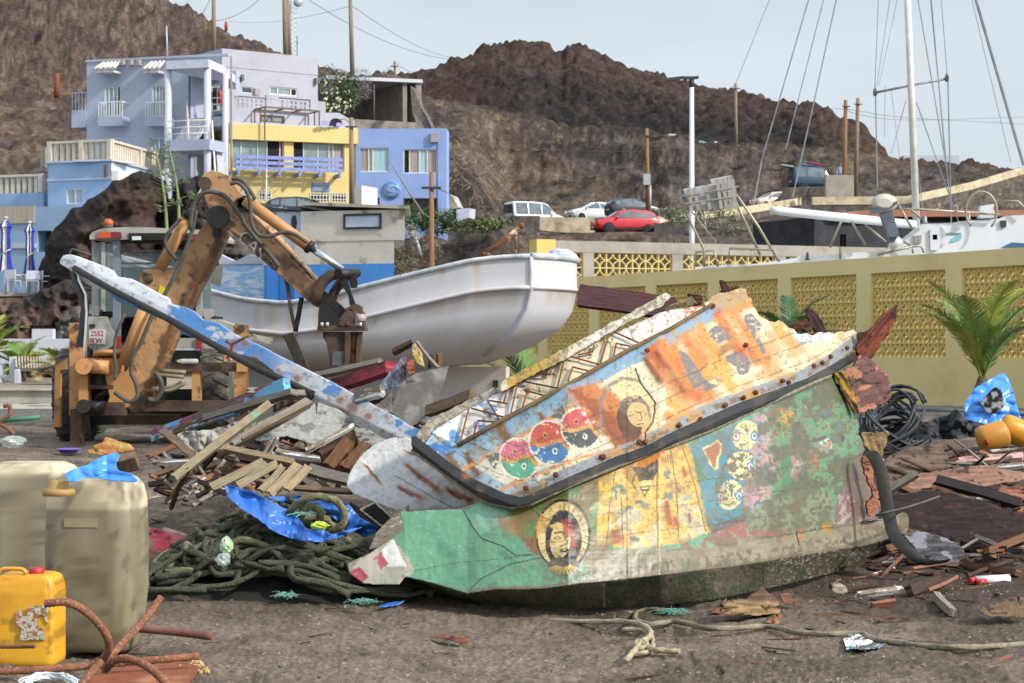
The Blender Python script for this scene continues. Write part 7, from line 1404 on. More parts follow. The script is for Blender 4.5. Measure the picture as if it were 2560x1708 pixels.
 p.poly([(1080,40),(1560,-180),(1640,-100),(1720,60),(1720,300),(1600,560),(1500,820),(1180,880),(1100,700),(1150,400)],'5f8a62',1,26,r='B4');gm=poly_in(X,Y,Wp('B4',[(1040,60),(1600,-200),(1730,60),(1600,700),(1000,900)]))*1.
 p.mottle('3f5140',.46,.56,.8,'n',gm);p.mottle('b88c84',.55,.60,.8,'f',gm*poly_in(X,Y,Wp('B4',[(1100,60),(1550,20),(1500,200),(1400,480),(1100,560)])));p.mottle('5f93b8',.56,.60,.8,'n',gm*poly_in(X,Y,Wp('B4',[(1400,60),(1700,60),(1650,320),(1380,330)])));p.mottle('6f4a3a',.60,.64,.75,'f',gm);p.poly([(1160,60),(1240,40),(1270,130),(1190,220)],'c89a34',.7,30,.35,r='B4');p.poly([(1180,560),(1195,400),(1225,330),(1250,340),(1248,520),(1270,600),(1190,600)],'43825a',.95,4,r='B4');p.poly([(1250,370),(1290,350),(1330,400),(1280,540),(1250,500)],'b9908c',.9,10,.2,r='B4');p.poly([(1350,340),(1420,320),(1440,400),(1390,470)],'b0602e',.8,20,.2,r='B4')
 p.ell(1475,300,45,52,'cfcdb8',0,.9,'B4',wear=.3);p.ell(1497,290,16,26,'b87a72',0,.9,'B4');p.poly([(1230,320),(1270,290),(1480,225),(1490,250),(1280,320)],'584a48',.9,5,r='B4');p.ell(1580,245,14,32,'3a2a1e',-20,1,'B4');p.mottle('c9c4a8',.84,.9,.6,'g',gm)
 p.poly([(950,840),(1000,700),(1200,620),(1370,560),(1520,620),(1520,840),(1300,900),(1000,900)],'7d8262',.9,30,r='B4');p.mottle('4a4c36',.5,.6,.8,'f',poly_in(X,Y,Wp('B4',[(700,780),(1500,520),(1530,860),(700,950)])));p.poly([(640,940),(740,860),(960,790),(950,850),(1280,850),(1000,910),(660,960)],'96574a',.95,10,.1,r='B4');p.poly([(720,880),(740,820),(960,740),(960,790)],'5c4a48',.9,6,r='B4');p.poly([(1220,690),(1300,660),(1300,690),(1230,715)],'9a4a3e',.8,5,r='B4')
 p.mottle('5f6244',.42,.56,.5,'n',sst(X,2600,2900));p.mottle('3d4634',.60,.66,.6,'f',sst(X,2700,3000))
 p.poly([(1640,470),(1700,330),(1860,330),(1860,860),(1560,900),(1520,880),(1530,700),(1600,560)],'7c5f5c',1,8,r='B4');p.mottle('cfc4bc',.58,.64,.8,'f',poly_in(X,Y,Wp('B4',[(1530,620),(1740,600),(1700,900),(1520,900)])))
 p.poly([(-60,985),(190,970),(660,955),(1000,905),(1300,870),(1530,850),(2050,720),(2050,900),(1400,1020),(400,1160),(-60,1200)],'8d8369',.95,22,r='B4');p.mottle('8f6a50',.5,.58,.6,'n',poly_in(X,Y,Wp('B4',[(640,930),(1900,760),(1900,900),(640,1100)])))
 dch=seg_dist(X,Y,[((q_[0]-850)*W0,(q_[1]-650)*W0)for q_ in CH]);e=1-sst(dch+(p.n-.5)*60,70,105);p.put(e*sst(X,1450,1900)*.9,'8f856c');p.mottle('6f7250',.5,.6,.7,'n',e*(X>1400));p.mottle('d9d5c6',.56,.62,.8,'f',e*(X>2700));p.put((1-sst(dch+(p.f-.5)*26,14,24))*sst(X,600,900),'7a6a58');p.mottle('4c4437',.56,.64,.8,'f',e*sst(X,1300,1600))
 for x,y,L,w_ in((3150,1745,60,40),(2990,1790,40,50)):p.streak(x,y,L,w_,20,'b07a2c',.9)
 hh=interp(u,CH)-v+(p.n-.5)*8
 for h0 in(58,112,170,225):p.put((1-sst(np.abs(hh-h0),.8,2.0))*.6*sst(p.f,.36,.44)*sst(X,1150,1400),'2c251c')
 p.line(Wp('B4',[(1285,860),(1290,900),(1300,950)]),9,'1e1812');p.line(Wp('B4',[(1000,905),(1290,870),(1520,830)]),6,'2e2a20',.8);p.mottle('3c3a2c',.86,.92,.55,'g',sst(X,1100,1500));p.mottle('d8d2bc',.93,.97,.4,'g');p.line(Wp('B3',[(1230,440),(1290,490),(1380,520)]),5,'2b241c')
 p.mottle('5f5a44',.52,.60,.45,'n',sst(X,1000,1600));p.mottle('7a6a4c',.56,.66,.5,'f',sst(X,500,1400));p.mottle('5a5138',.46,.60,.55,'f',e*sst(X,1300,1700))
 return p.c*.82
pB=Wp('B3',[(45,800),(110,770),(190,735),(250,690),(330,640),(410,585),(388,470),(560,458),(795,450),(840,425),(930,393),(1000,410),(1120,440),(1250,400),(1560,260),(1900,130),(2190,10)])+Wp('B2',[(600,1190),(900,1070),(1300,890),(1640,735),(1700,700)])
pBr=jago(Wp('B2',[(1720,700),(1760,810),(1800,960),(1830,1010)])+Wp('B4',[(1690,200),(1730,330),(1700,400),(1760,460),(1800,560),(1830,700),(1820,780),(1700,800),(1710,830),(2000,740),(2022,770),(2015,850),(1900,905)]),22,9,12)
pB+=pBr+Wp('B4',[(1750,950),(1400,1005),(900,1085),(400,1145),(0,1190)])+Wp('B3',[(1560,925),(1300,962),(1000,965),(820,992),(640,935),(420,882),(380,935),(250,935),(150,925),(60,860)])
sheet('hull_side',[wpx(q_)for q_ in pB],dB,cB,m_wr,2.1,.055,wr,disp=rough,back=(.2,.13,.09))
GL=[wpx(q_)for q_ in Wp('B3',[(420,890),(600,1005),(900,1060),(1300,1072),(1700,1074)])+Wp('B4',[(0,1345),(400,1318),(750,1285),(1100,1212),(1600,1090),(1900,965)])]
def dBot(u,v):vc=interp(u,CH);vg=interp(u,GL);t=np.clip((v-vc)/np.maximum(vg-vc,8),0,1.1);return dB(u,vc)+t*np.maximum(7000/np.maximum(vg-871,60)-interp(u,DC_)+.05,.1)
pC=[wpx(q_)for q_ in Wp('B3',[(400,872),(640,930),(820,988),(1000,962),(1300,958),(1560,922)])+Wp('B4',[(0,1186),(400,1142),(900,1082),(1400,1002),(1750,946),(1905,900),(1990,850),(1905,985),(1600,1112),(1100,1232),(750,1305),(400,1338),(0,1362)])+Wp('B3',[(1700,1090),(1300,1092),(900,1080),(600,1022),(440,935)])]
sheet('hull_bottom',pC,dBot,lambda u,v:Paint(u,v,'5f594a',51).mottle('3f4a34',.45,.58,.8,'n').mottle('8a8272',.55,.66,.7,'f').put(sst(-u,-1180,-1090)*sst(fbm(u*.04,v*.04,2),.4,.5),'4c8a66').mottle('b5ad9c',.62,.7,.8,'g',sst(u,1850,2000)).mottle('2c2a22',.60,.7,.8,'f').c,m_wd,2.4,.06,wr,disp=rough)
g=MB();e_=Wp('B3',[(188,705),(240,590),(300,530),(388,470),(412,588),(330,640),(250,692)]);g.prism([dWb(q_,.0+.002)for q_ in e_],(.03,.35,.02));g.build('prow_end',wood('grey_end_grain','8a7f70','5a5044','b9b2a4',(.55,.62),6),wr)
wd_brown=wood('fresh_broken_wood','8c5236','5f3422','b97a58',(.58,.66),8);wd_dark=wood('dark_wet_wood','4a332a','2c1f1a')
for k_,(u_,vt,vb_)in enumerate(((1330,1150,1470),(1560,1050,1460),(1800,960,1430),(2020,900,1380))):
 pp=[P(u_+20*t,vt+(vb_-vt)*t,float(dB(np.array([u_+20.*t]),np.array([vt+(vb_-vt)*t]))[0])+.13+.25*math.sin(math.pi*t))for t in np.linspace(0,1,7)];g=MB();g.tube(pp,.05,6);g.build('rib',wd_brown,wr)
def shard(name,r,pts_,d0,th,mat,parent=wr,j=10,seed=1,sk=(0,1,0),wf=None,cf=None,slope=0,step=2.4):
 pl_=jag([px(r,*q_)for q_ in pts_],9,j/Z[r][2],seed);cy=sum(q_[1]for q_ in pl_)/len(pl_);cx=sum(q_[0]for q_ in pl_)/len(pl_);sx,sy=(slope if isinstance(slope,tuple)else(0,slope))
 return sheet(name,pl_,lambda u,v:d0+(cy-v)*sy+(u-cx)*sx,cf,mat,step,th,parent,disp=rough)
def woodcol(base,c2,seed,paint=None,pt=.5,ang=0,dk='241a14'):
 def f(u,v):
  a=math.radians(ang);x=u*math.cos(a)+v*math.sin(a);y=-u*math.sin(a)+v*math.cos(a);n=fbm(x*.02,y*.22,seed,4);m_=fbm(x*.06,y*.12,seed+5,4);c=mixc(C(base),C(c2),sst(n,.35,.65));c=mixc(c,C(dk),sst(m_,.62,.72)*.8)
  if paint:c=mixc(c,C(paint),sst(fbm(x*.03,y*.06,seed+9,5),pt-.02,pt+.02)*(1-.4*sst(n,.6,.7)))
  return c
 return f
shard('broken_board','B2',[(1640,748),(1790,690),(1820,625),(1880,640),(1960,700),(2015,755),(2025,830),(2035,890),(1990,930),(1830,1005),(1750,890),(1690,760)],13.3,.06,m_wd,seed=3,cf=woodcol('7d5c57','70504a',3,'c08268',.64,-20),slope=(.0,.001))
shard('broken_board','B2',[(1650,740),(1730,730),(1790,880),(1830,1010),(1790,1000),(1700,850)],13.15,.05,m_wd,seed=4,cf=woodcol('c9a040','4a3a20',4,'9a4a34',.58,60))
shard('splintered_plank','B2',[(1820,470),(1900,450),(1990,345),(2030,330),(2085,285),(2070,350),(2040,430),(1990,520),(1900,650),(1870,690),(1810,600)],13.6,.05,m_wd,seed=5,cf=woodcol('7d3f28','4a2418',5,None,1,-50),slope=(.0,.001))
shard('splintered_plank','B2',[(1480,320),(1500,300),(1560,350),(1620,470),(1570,480),(1500,440)],13.4,.08,m_wd,seed=6,cf=woodcol('5f4a44','3a2c28',6,None,1,60));shard('timber_stub','B2',[(1385,430),(1450,395),(1510,400),(1520,465),(1400,470)],13.2,.2,m_wd,seed=7,cf=woodcol('6a4434','3d261c',7))
shard('timber_stub','B2',[(710,215),(800,235),(795,290),(760,300)],12.9,.15,m_wd,seed=8,cf=woodcol('6a4434','3d261c',8));shard('split_board','B2',[(540,320),(730,235),(775,290),(560,345)],12.75,.04,m_wd,seed=9,cf=woodcol('9a8a6e','6d5c46',9,'b58a58',.6,-25));shard('splintered_plank','B2',[(915,130),(940,135),(985,185),(1030,165),(1040,185),(960,215),(890,220),(930,190)],12.9,.05,m_wd,seed=10,cf=woodcol('5a3a30','33221d',10),j=6)
shard('broken_board','B4',[(1700,215),(1890,208),(1870,300),(1830,400),(1720,300)],13.9,.04,m_wd,seed=11,cf=woodcol('b59a70','8c7248',11,None,1,70));shard('torn_edge','B4',[(1715,370),(1780,375),(1790,470),(1800,560),(1830,690),(1760,770),(1740,690),(1780,600),(1730,480)],12.95,.05,m_wd,seed=12,cf=woodcol('d09474','b87458',12),j=12)
pp=[at('B6',*q_)for q_ in((440,300,12.9),(490,305,12.8),(540,400,12.75),(570,560,12.7),(610,740,12.6),(680,830,12.5),(790,905,12.5),(900,900,12.7))]
g=MB();pp=smooth_path(pp,6);rows=[[p_+Vector((-.04,0,-.01)),p_+Vector((0,-.015,0)),p_+Vector((.035,.0,.02))]for i,p_ in enumerate(pp)];g.grid(rows);g.grid([[q_+Vector((0,.02,0))for q_ in r_]for r_ in rows]);g.build('torn_strap',pm('black_strap','2a2826','191715',.6,scale=6,bump=.3),wr,recalc=False)
pp=[at('B6',*q_)for q_ in((510,640,12.5),(560,625,12.45),(700,590,12.6),(860,535,13.2))];MB().tube(smooth_path(pp,4),.008,6).build('frayed_cord',m_hose,wr)
def cF(u,v):
 p=Paint(u,v,'c9cacb',61);p.mottle('a9a8a4',.5,.64,.6,'f');p.put(sst(p.X,500,950)*sst(p.n,.35,.6)*.7,'cdb48a')
 for x,y,L,w_,a in((160,1335,180,16,50),(430,1340,300,34,38),(380,1480,190,34,28),(700,1500,200,40,25),(650,1370,120,20,40),(420,1250,100,10,20)):p.streak(x-12,y-8,L*1.3,w_*.9,a,'b07a44',.38);p.streak(x,y,L*1.1,w_*.5,a,'86481e',.85);p.streak(x+14,y+w_*.4,L*.6,w_*.3,a+6,'6b3414',.8)
 p.line([(360,1410),(520,1500),(640,1570),(740,1622)],5,'3a2a20');p.c=p.c*.86;p.put(1-sst(seg_dist(p.X,p.Y,[(45,1480),(60,1400),(150,1270),(290,1180),(420,1158)]),8,14),'b0b0ae');return p.c
pF=[(45,1480),(50,1420),(85,1350),(150,1265),(220,1210),(290,1178),(350,1160),(430,1155),(492,1190),(700,1350),(960,1580),(860,1600),(740,1625),(380,1640),(230,1585),(90,1530)]
sheet('fin_board',[wpx(q_)for q_ in pF],lambda u,v:11.95+(1400-u)*.0+(1240-v)*.0012,cF,m_wr,2.3,.06,wr,disp=rough)
# == LONG BLUE AND WHITE BEAM
bm_=thing('prow_beam',at('A8',1400,560,13),'long blue and white painted boat beam with a black strip, slanting across the wood heap','beam');ORG[bm_.name]=bm_.location.copy()
def c4(x,y):return px('C4',x,y)
def a8(x,y):return px('A8',x,y)
ctr=[c4(160,560),c4(500,760),c4(900,970),c4(1250,1150),c4(1560,1330),a8(560,140),a8(900,300),a8(1180,440),a8(1490,600)]
dbm=lambda u:interp(u,[(150,19.0),(1060,12.9)])
def dBM(u,v):e=v-interp(u,ctr);return dbm(u)+np.where(e<0,-e*.0045,e*.0016)
top=[c4(0,480),c4(40,430),c4(110,420),c4(160,432),c4(400,520),c4(560,590),c4(605,660),c4(760,680),c4(890,745),c4(1090,860),c4(1170,890),c4(1200,960),c4(1380,1000),c4(1480,1060),c4(1560,1140),c4(1720,1170),c4(1900,1290),c4(2178,1420)]+[a8(690,80),a8(830,150),a8(1030,250),a8(1170,330),a8(1340,420),a8(1500,510)]
bot=[a8(1470,560),a8(1330,580),a8(1230,530),a8(1080,440),a8(850,330),a8(780,260)]+[c4(2160,1560),c4(1900,1500),c4(1700,1420),c4(1480,1330),c4(1330,1290),c4(1200,1160),c4(960,1060),c4(840,1010),c4(620,930),c4(520,800),c4(370,790),c4(230,700),c4(110,590),c4(0,520)]
def cBM(u,v):
 e=v-interp(u,ctr);n=fbm(u*.03,v*.05,71,5);n2=fbm(u*.09,v*.12,75,4);c=np.tile(C('c6c7c8'),(len(u),1));c=mixc(c,C('8f8a80'),sst(n2,.55,.68)*.35)
 ub=sst(u,c4(1130,0)[0],c4(1230,0)[0]);c=mixc(c,C('3c7fc0'),ub*(1-sst(u,640,780))*sst(-e,-4,12)*sst(n,.30,.38));c=mixc(c,C('3c7fc0'),sst(u,640,760)*sst(-e,12,20)*sst(n,.53,.57));c=mixc(c,C('2f6fb0'),sst(e,4,10)*sst(u,255,280)*(1-sst(u,480,520)))
 c=mixc(c,C('e3e4e6'),sst(-e,16,24)*(1-ub))
 band=(1-sst(np.abs(e-2),7,10))*sst(u,185,200)*(1-sst(u,775,782));c=mixc(c,C('17181a'),band)
 for r_,x,y,s_ in(('A8',520,20,8),('A8',570,105,7),('A8',710,170,5),('A8',815,215,8),('A8',1120,380,14),('A8',1210,425,9),('A8',1060,410,8),('A8',1050,340,10),('C4',1880,1410,9)):a,b=px(r_,x,y);q_=np.hypot(u-a,v-b);c=mixc(c,C('6a3416'),(1-sst(q_+(n2-.5)*12,s_*.5,s_*1.3))*.9);c=mixc(c,C('a8713c'),(1-sst(q_+(n2-.5)*20,s_,s_*3))*.35)
 c=mixc(c,C('4a3d30'),sst(n2,.66,.72)*.4);return c
sheet('beam',jago(top,40,2.0,2)+bot,dBM,cBM,m_wr,2.2,.13,bm_,disp=rough,back=(.3,.3,.3))
g=MB();ctr2=[P(q_[0],q_[1]+2,float(dbm(q_[0]))-.02)for q_ in ctr[:7]];g.tube(ctr2,.03,6);g.build('rubber_strip',pm('black_strap','2a2826','191715',.6,scale=6,bump=.3),bm_)
sp_=[at('C4',*q_)for q_ in((150,560,18.9),(190,760,18.6),(270,960,18.4),(262,1080,18.3),(250,1250,18.2),(215,1440,18.1))]
g=MB();sp_=smooth_path(sp_,5);rows=[[p_+Vector((-.04,0,0)),p_+Vector((0,-.03,.01)),p_+Vector((.035,0,0))]for p_ in sp_];g.grid(rows);g.grid([[q_+Vector((0,.02,0))for q_ in r_]for r_ in rows]);g.build('hanging_strip',pm('black_strap','2a2826','191715',.6,scale=6,bump=.3),bm_,recalc=False)
g=MB();g.tube([at('C4',*q_)for q_ in((160,530,18.8),(200,600,18.7),(205,700,18.6),(280,860,18.4),(288,1060,18.3),(280,1250,18.1),(255,1540,18.0))],.012,6);g.build('hanging_trim',m_frame,bm_)
for a,b,c in(((1800,1360),(1870,1395),(2010,1330)),((1870,1395),(1860,1480),(1820,1550)),):g=MB();g.tube([at('C4',*q_,15.6)for q_ in(a,b,c)],.012,5);g.build('bent_nail',m_rb,bm_)
rr=random.Random(4);g=MB();c0=at('C4',2070,1330,15.5)
for k_ in range(26):a=rr.uniform(-.6,1.2);g.tube([c0+Vector((rr.uniform(-.03,.03),0,rr.uniform(-.02,.03))),c0+Vector((.06*math.cos(a),-.02,.06*math.sin(a)*.5)),c0+Vector((.10+rr.uniform(0,.08),-.02,-.05*rr.uniform(-.2,1)))],.004,4)
g.build('frayed_knot',pm('frayed_rope','b8b0a0','8d8676',.95,scale=20),bm_)
# == WOOD HEAP AND DEBRIS
wd=dict(pale=wood('pale_board','a08c70','7a684f',None),tan=wood('tan_board','86705a','5c4a3a'),grey=wood('grey_board','948c80','6a6258'),green=wood('green_flaked_board','92866c','685b47','5f9478',(.60,.64),5),brown=wood('brown_board','7a553c','4f3525'),dark=wood('dark_board','4c372c','2a1e18'),white=wood('white_flaked_board','8a7c6c','5f5448','c9c8c4',(.46,.52),3),blue=wood('blue_flaked_board','6f6050','4a3e34','5aa0c8',(.50,.54),3.5,'bcc4c8',(.45,.5)),red=wood('red_flaked_board','6f3f36','4a2a24','9a3a48',(.42,.5),2.5),maroon=wood('maroon_board','6b4348','4d3034','8d8078',(.66,.7),4),black=wood('charred_board','2a2524','171413'),salmon=wood('fresh_split_wood','96664e','6c4434'),pink=wood('pink_flaked_board','a08878','7a6456','d0a09a',(.42,.5),3))
def clampd(r,x,y,d_,pad=0):
 u,v=px(r,x,y+pad);dg=CAMH*F/(v-HZ)if v>HZ+5 else 1e3
 if dg<40:
  for _ in range(3):h=GZ((u-1280)/F*dg,dg);dg=(CAMH-h-.012)*F/(v-HZ)
 return min(d_,dg-.01)
def board(label,r,p0,p1,wpx,d0,d1,mat,th=.03,tau=38,name='plank',cat='plank',group=None,seed=0,n=8,end=.35):
 label=label or 'small %s broken board %s'%(dict(dark='dark brown',brown='mid brown',tan='tan',grey='grey weathered',white='white flaked',black='charred black',salmon='reddish split')[mat],'among the rubble of the wood heap'if r=='A8'else 'in the rubble right of the wreck');d0=clampd(r,*p0,d0,wpx*.45);d1=clampd(r,*p1,d1,wpx*.45);A=at(r,*p0,d0);B=at(r,*p1,d1);x=B-A;L=x.length;x.normalize();dm=(d0+d1)/2;wd_=wpx/Z[r][2]/F*dm;vw=Vector((0,1,0));yp=vw.cross(x).normalized()
 if yp.z<0:yp=-yp
 t=math.radians(tau);y=(yp*math.cos(t)+vw*math.sin(t));y=(y-x*y.dot(x)).normalized();z=x.cross(y);rr=random.Random(seed+int(p0[0]*7+p1[1]));vs=[];fs=[];m=4;b_=rr.uniform(-.01,.01)
 for i in range(n+1):
  s_=L*i/n
  for k in range(m):
   yy=wd_*(k/(m-1)-.5);e=0
   if i in(0,n):e=(rr.uniform(0,end)*wd_)*(1 if i==0 else-1)
   for sg in(-1,1):vs.append((s_-L/2+e,yy+rr.uniform(-.02,.02)*wd_+b_*math.sin(math.pi*i/n),sg*th/2+rr.uniform(-.002,.002)))
 q_=lambda i,k,s:(i*m+k)*2+s
 for i in range(n):
  for k in range(m-1):fs+=[(q_(i,k,0),q_(i,k+1,0),q_(i+1,k+1,0),q_(i+1,k,0)),(q_(i,k,1),q_(i+1,k,1),q_(i+1,k+1,1),q_(i,k+1,1))]
  fs+=[(q_(i,0,0),q_(i+1,0,0),q_(i+1,0,1),q_(i,0,1)),(q_(i,m-1,0),q_(i,m-1,1),q_(i+1,m-1,1),q_(i+1,m-1,0))]
 for i in(0,n):
  for k in range(m-1):fs.append((q_(i,k,0),q_(i,k,1),q_(i,k+1,1),q_(i,k+1,0)))
 g=MB();g.add(vs,fs);o=g.build(name,wd[mat]if isinstance(mat,str)else mat,None,(0,0,0));R=Matrix((x,y,z)).transposed().to_4x4();o.matrix_world=Matrix.Translation((A+B)/2)@R;tag(o,label,cat,group);return o
def bsheet(name,label,cat,r,pts_,d0,th,cf,sl=.001,sx=0,mat=None,seed=1,j=5,step=2.4,bul=None):
 pl_=jag([px(r,*q_)for q_ in pts_],14,j/Z[r][2],seed);cx=sum(q_[0]for q_ in pl_)/len(pl_);cy=sum(q_[1]for q_ in pl_)/len(pl_);q9=max(pl_,key=lambda q_:q_[1]);dg=clampd('S',q9[0],q9[1],1e3);d0=min(d0,dg+(q9[1]-cy)*sl)
 return tag(sheet(name,pl_,lambda u,v:d0+(cy-v)*sl+(u-cx)*sx+(bul(u,v)if bul else 0),cf,mat or m_wd,step,th,None),label,cat)
B_=board
B_('wide plank flaked blue, white and maroon, slanting in front of the digger','A8',(10,545),(760,250),72,15.6,14.6,wood('three_colour_board','7a6a5a','55483c','6aa8cc',(.50,.54),2.6,'8f4656',(.44,.5)),.07,25,n=14)
B_('blue flaked lower edge timber under the maroon plank','A8',(5,560),(480,400),34,15.4,14.8,'blue',.06,20)
B_('grey brown rail along the lower side of the maroon and blue plank','A8',(300,440),(800,290),34,15.0,14.4,'grey',.07,30)
B_('red brown heavy beam high in the heap under the breaker','A8',(1030,255),(1345,150),66,15.2,14.6,'red',.1,30);B_('long grey brown board on top of the red beam','A8',(900,205),(1285,120),34,15.3,14.8,'grey',.04,50);B_('dark board behind the top of the heap, left of the cream post','A8',(1345,75),(1460,15),26,15,15,'dark',.05)
bsheet('post_stub','cream and yellow flaked post standing at the peak of the heap','post','A8',[(1455,30),(1488,8),(1512,80),(1528,160),(1480,130),(1458,80)],14.8,.12,woodcol('cfc6ae','b59a50',3,'8a7a60',.6,80))
B_('thin grey stick leaning right from the peak of the heap','A8',(1485,12),(1605,160),15,14.7,14.5,'grey',.03);B_('short upright dark post right of the peak, nearer one','A8',(1605,160),(1608,72),20,14.8,14.8,'brown',.05);B_('short upright post just right of the thin leaning stick','A8',(1558,165),(1558,78),16,15,15,'dark',.04)
bsheet('broken_board','triangular blue grey and mauve board below the peak of the heap','board','A8',[(1250,280),(1330,180),(1405,88),(1425,92),(1422,180),(1415,262),(1340,275)],14.4,.04,woodcol('7d8a98','6d5a62',5,'55606a',.6,60))
bsheet('split_block','salmon split block of wood beside the blue grey triangle','board','A8',[(1428,118),(1460,110),(1470,180),(1440,200),(1425,170)],14.3,.1,woodcol('b9694c','8f4a36',6))
bsheet('plywood','large grey plywood sheet with a notched top, right side of the heap','board','A8',[(1330,400),(1362,320),(1385,255),(1475,232),(1412,226),(1480,186),(1665,145),(1635,240),(1590,350),(1560,380),(1540,430),(1450,490),(1380,440)],13.9,.02,lambda u,v:mixc(C('7d7a76'),C('5f5c59'),sst(fbm(u*.03,v*.03,4),.35,.65)),.0014,.001,j=2)
bsheet('plywood','small pointed grey plywood piece left of the large sheet','board','A8',[(1272,352),(1345,290),(1338,412)],13.7,.02,lambda u,v:mixc(C('82807c'),C('605d5a'),sst(fbm(u*.03,v*.03,5),.35,.65)),.001,j=2)
B_('broad grey brown plank rising to the right beside the plywood','A8',(1540,400),(1800,305),62,13.4,13.0,'tan',.05,45)
B_('white flaked plank low behind the beam, right of the heap','A8',(1130,330),(1300,285),60,14.2,14,'white',.05)
bsheet('hull_panel','big whitish scratched hull panel in the middle of the heap','board','A8',[(500,530),(640,440),(760,400),(930,350),(1060,400),(1150,470),(1040,540),(920,590),(850,570),(760,540),(610,570)],14.1,.03,woodcol('96948f','7d7a75',8,'a9a8a4',.45,0,'55524e'),.0018)
bsheet('curved_board','rounded grey board hanging under the blue beam','board','A8',[(1130,488),(1210,500),(1330,575),(1240,602),(1170,575),(1135,530)],13.3,.03,woodcol('a19f9a','7c7a76',9),j=1)
B_('weathered grey plank crossing the middle of the heap','A8',(440,590),(885,345),60,13.6,13.9,'grey',.04);B_('thin green tipped batten over the weathered grey plank','A8',(500,560),(900,350),18,13.5,13.7,'green',.03)
B_('dark brown plank lying across the middle of the heap','A8',(470,655),(960,700),50,13.7,13.4,'dark',.06,30);B_('dark grey plank left of the white fin board','A8',(880,725),(1130,790),58,12.9,12.7,'grey',.06,30);B_('broken brown board with white flakes in the centre of the heap','A8',(690,625),(950,665),38,13.3,13.2,'white',.03,60)
B_('thick brown timber right of centre, leaning steeply','A8',(985,735),(1130,545),84,13.2,13.4,'brown',.09,30);B_('second thick brown timber beside the white fin board','A8',(1075,735),(1210,590),62,13.1,13.2,'brown',.09,30);B_('white edged splintered strip over the brown timbers','A8',(860,625),(1135,478),24,13.1,13.3,'white',.03);B_('dark splintered plank under the white edged strip','A8',(930,650),(1110,520),40,13.2,13.5,'dark',.04)
bsheet('canvas_sheet','crumpled dirty white canvas on the left part of the heap','sheet','A8',[(138,530),(175,512),(330,505),(480,455),(560,440),(590,470),(480,560),(330,640),(250,662),(195,600)],13.9,.01,lambda u,v:mixc(C('a09c94'),C('6f6a62'),sst(fbm(u*.04,v*.04,6,4),.42,.62)),.0015,mat=vm('canvas',.9,.5,18,.2,12),bul=lambda u,v:(ridge(u*.03,v*.02,5,3)-.5)*.16)
B_('pointed brown board at the left end of the heap','A8',(52,505),(240,660),42,13.6,13.2,'tan',.03);B_('long pale plank slanting down left across the heap','A8',(115,785),(660,360),46,12.6,13.6,'green',.04,25,n=12)
B_('grey tan plank lying over the fan of slats','A8',(400,605),(800,690),34,12.7,12.5,'pale',.04)
for k_,(a,b,w_,lb)in enumerate((((325,828),(632,678),38,'leftmost slat of the fan of five pale slats'),((475,820),(705,690),36,'second slat from the left of the fan of five'),((600,850),(735,705),30,'narrow middle slat of the fan of five'),((655,868),(820,695),42,'fourth slat of the fan of five, broadest'),((745,840),(880,705),38,'rightmost slat of the fan of five'))):B_(lb,'A8',a,b,w_*1.3,12.2,12.5,'green'if k_<3 else 'pale',.016,18,'slat','slat','fan of pale slats')
B_('thin brown batten right of the fan of slats','A8',(795,828),(1125,850),28,12.3,12.2,'tan',.03);B_('white edged board at the left of the heap, near the barrels','A8',(0,688),(245,676),28,13.6,13.5,'white',.03,60);B_('short block of wood left of the heap','A7',(690,270),(820,240),60,13.8,13.8,'tan',.12,50)
bsheet('frame_fragment','black panel in a white frame left of the fin board','board','A8',[(1160,950),(1250,903),(1355,1000),(1290,1052)],11.9,.04,lambda u,v:np.where((seg_dist(u,v,[px('A8',*q_)for q_ in((1160,950),(1250,903),(1355,1000),(1290,1052),(1160,950))])<4)[:,None],np.array(C('b9b4aa')),np.array(C('1a1a1b'))),j=1)
B_('brown splintered plank between the fin board and the green prow','A8',(1090,940),(1290,1050),60,12.2,12.1,'dark',.05)
bsheet('maroon_panel','maroon red painted panel behind the rope pile, left','board','A8',[(-30,1050),(60,1075),(150,1100),(320,1160),(300,1215),(130,1225),(-30,1160)],12.6,.05,woodcol('9a3444','7d2a38',11,'6a5a50',.62,10),.0016);bsheet('boarding','brown boards under the maroon panel, beside the barrel','board','A8',[(-30,1160),(130,1222),(100,1300),(-40,1310)],12.3,.04,woodcol('5f4038','463029',12),.002)
B_('pinkish grey board behind the maroon panel','A7',(980,665),(1200,745),50,13.0,12.8,'pink',.03)
bsheet('leaning_board','black board with a pale edge leaning behind the blue beam','board','A6',[(876,1252),(950,1228),(1065,1500),(1010,1510),(960,1440)],16.5,.05,lambda u,v:np.tile(C('2c2721'),(len(u),1)),j=1)
bsheet('painted_fragment','broken board with yellow and salmon patches, left of the heap','board','C5',[(440,1250),(520,1190),(620,1160),(640,1095),(700,1120),(790,1150),(900,1180),(980,1245),(760,1290),(600,1300),(470,1290)],19.5,.1,woodcol('c9a764','a87a3c',14,'c47a5a',.52,10,'4a3422'),j=9)
rr=random.Random(21);fm=['dark','brown','tan','grey','dark','white','black','salmon']
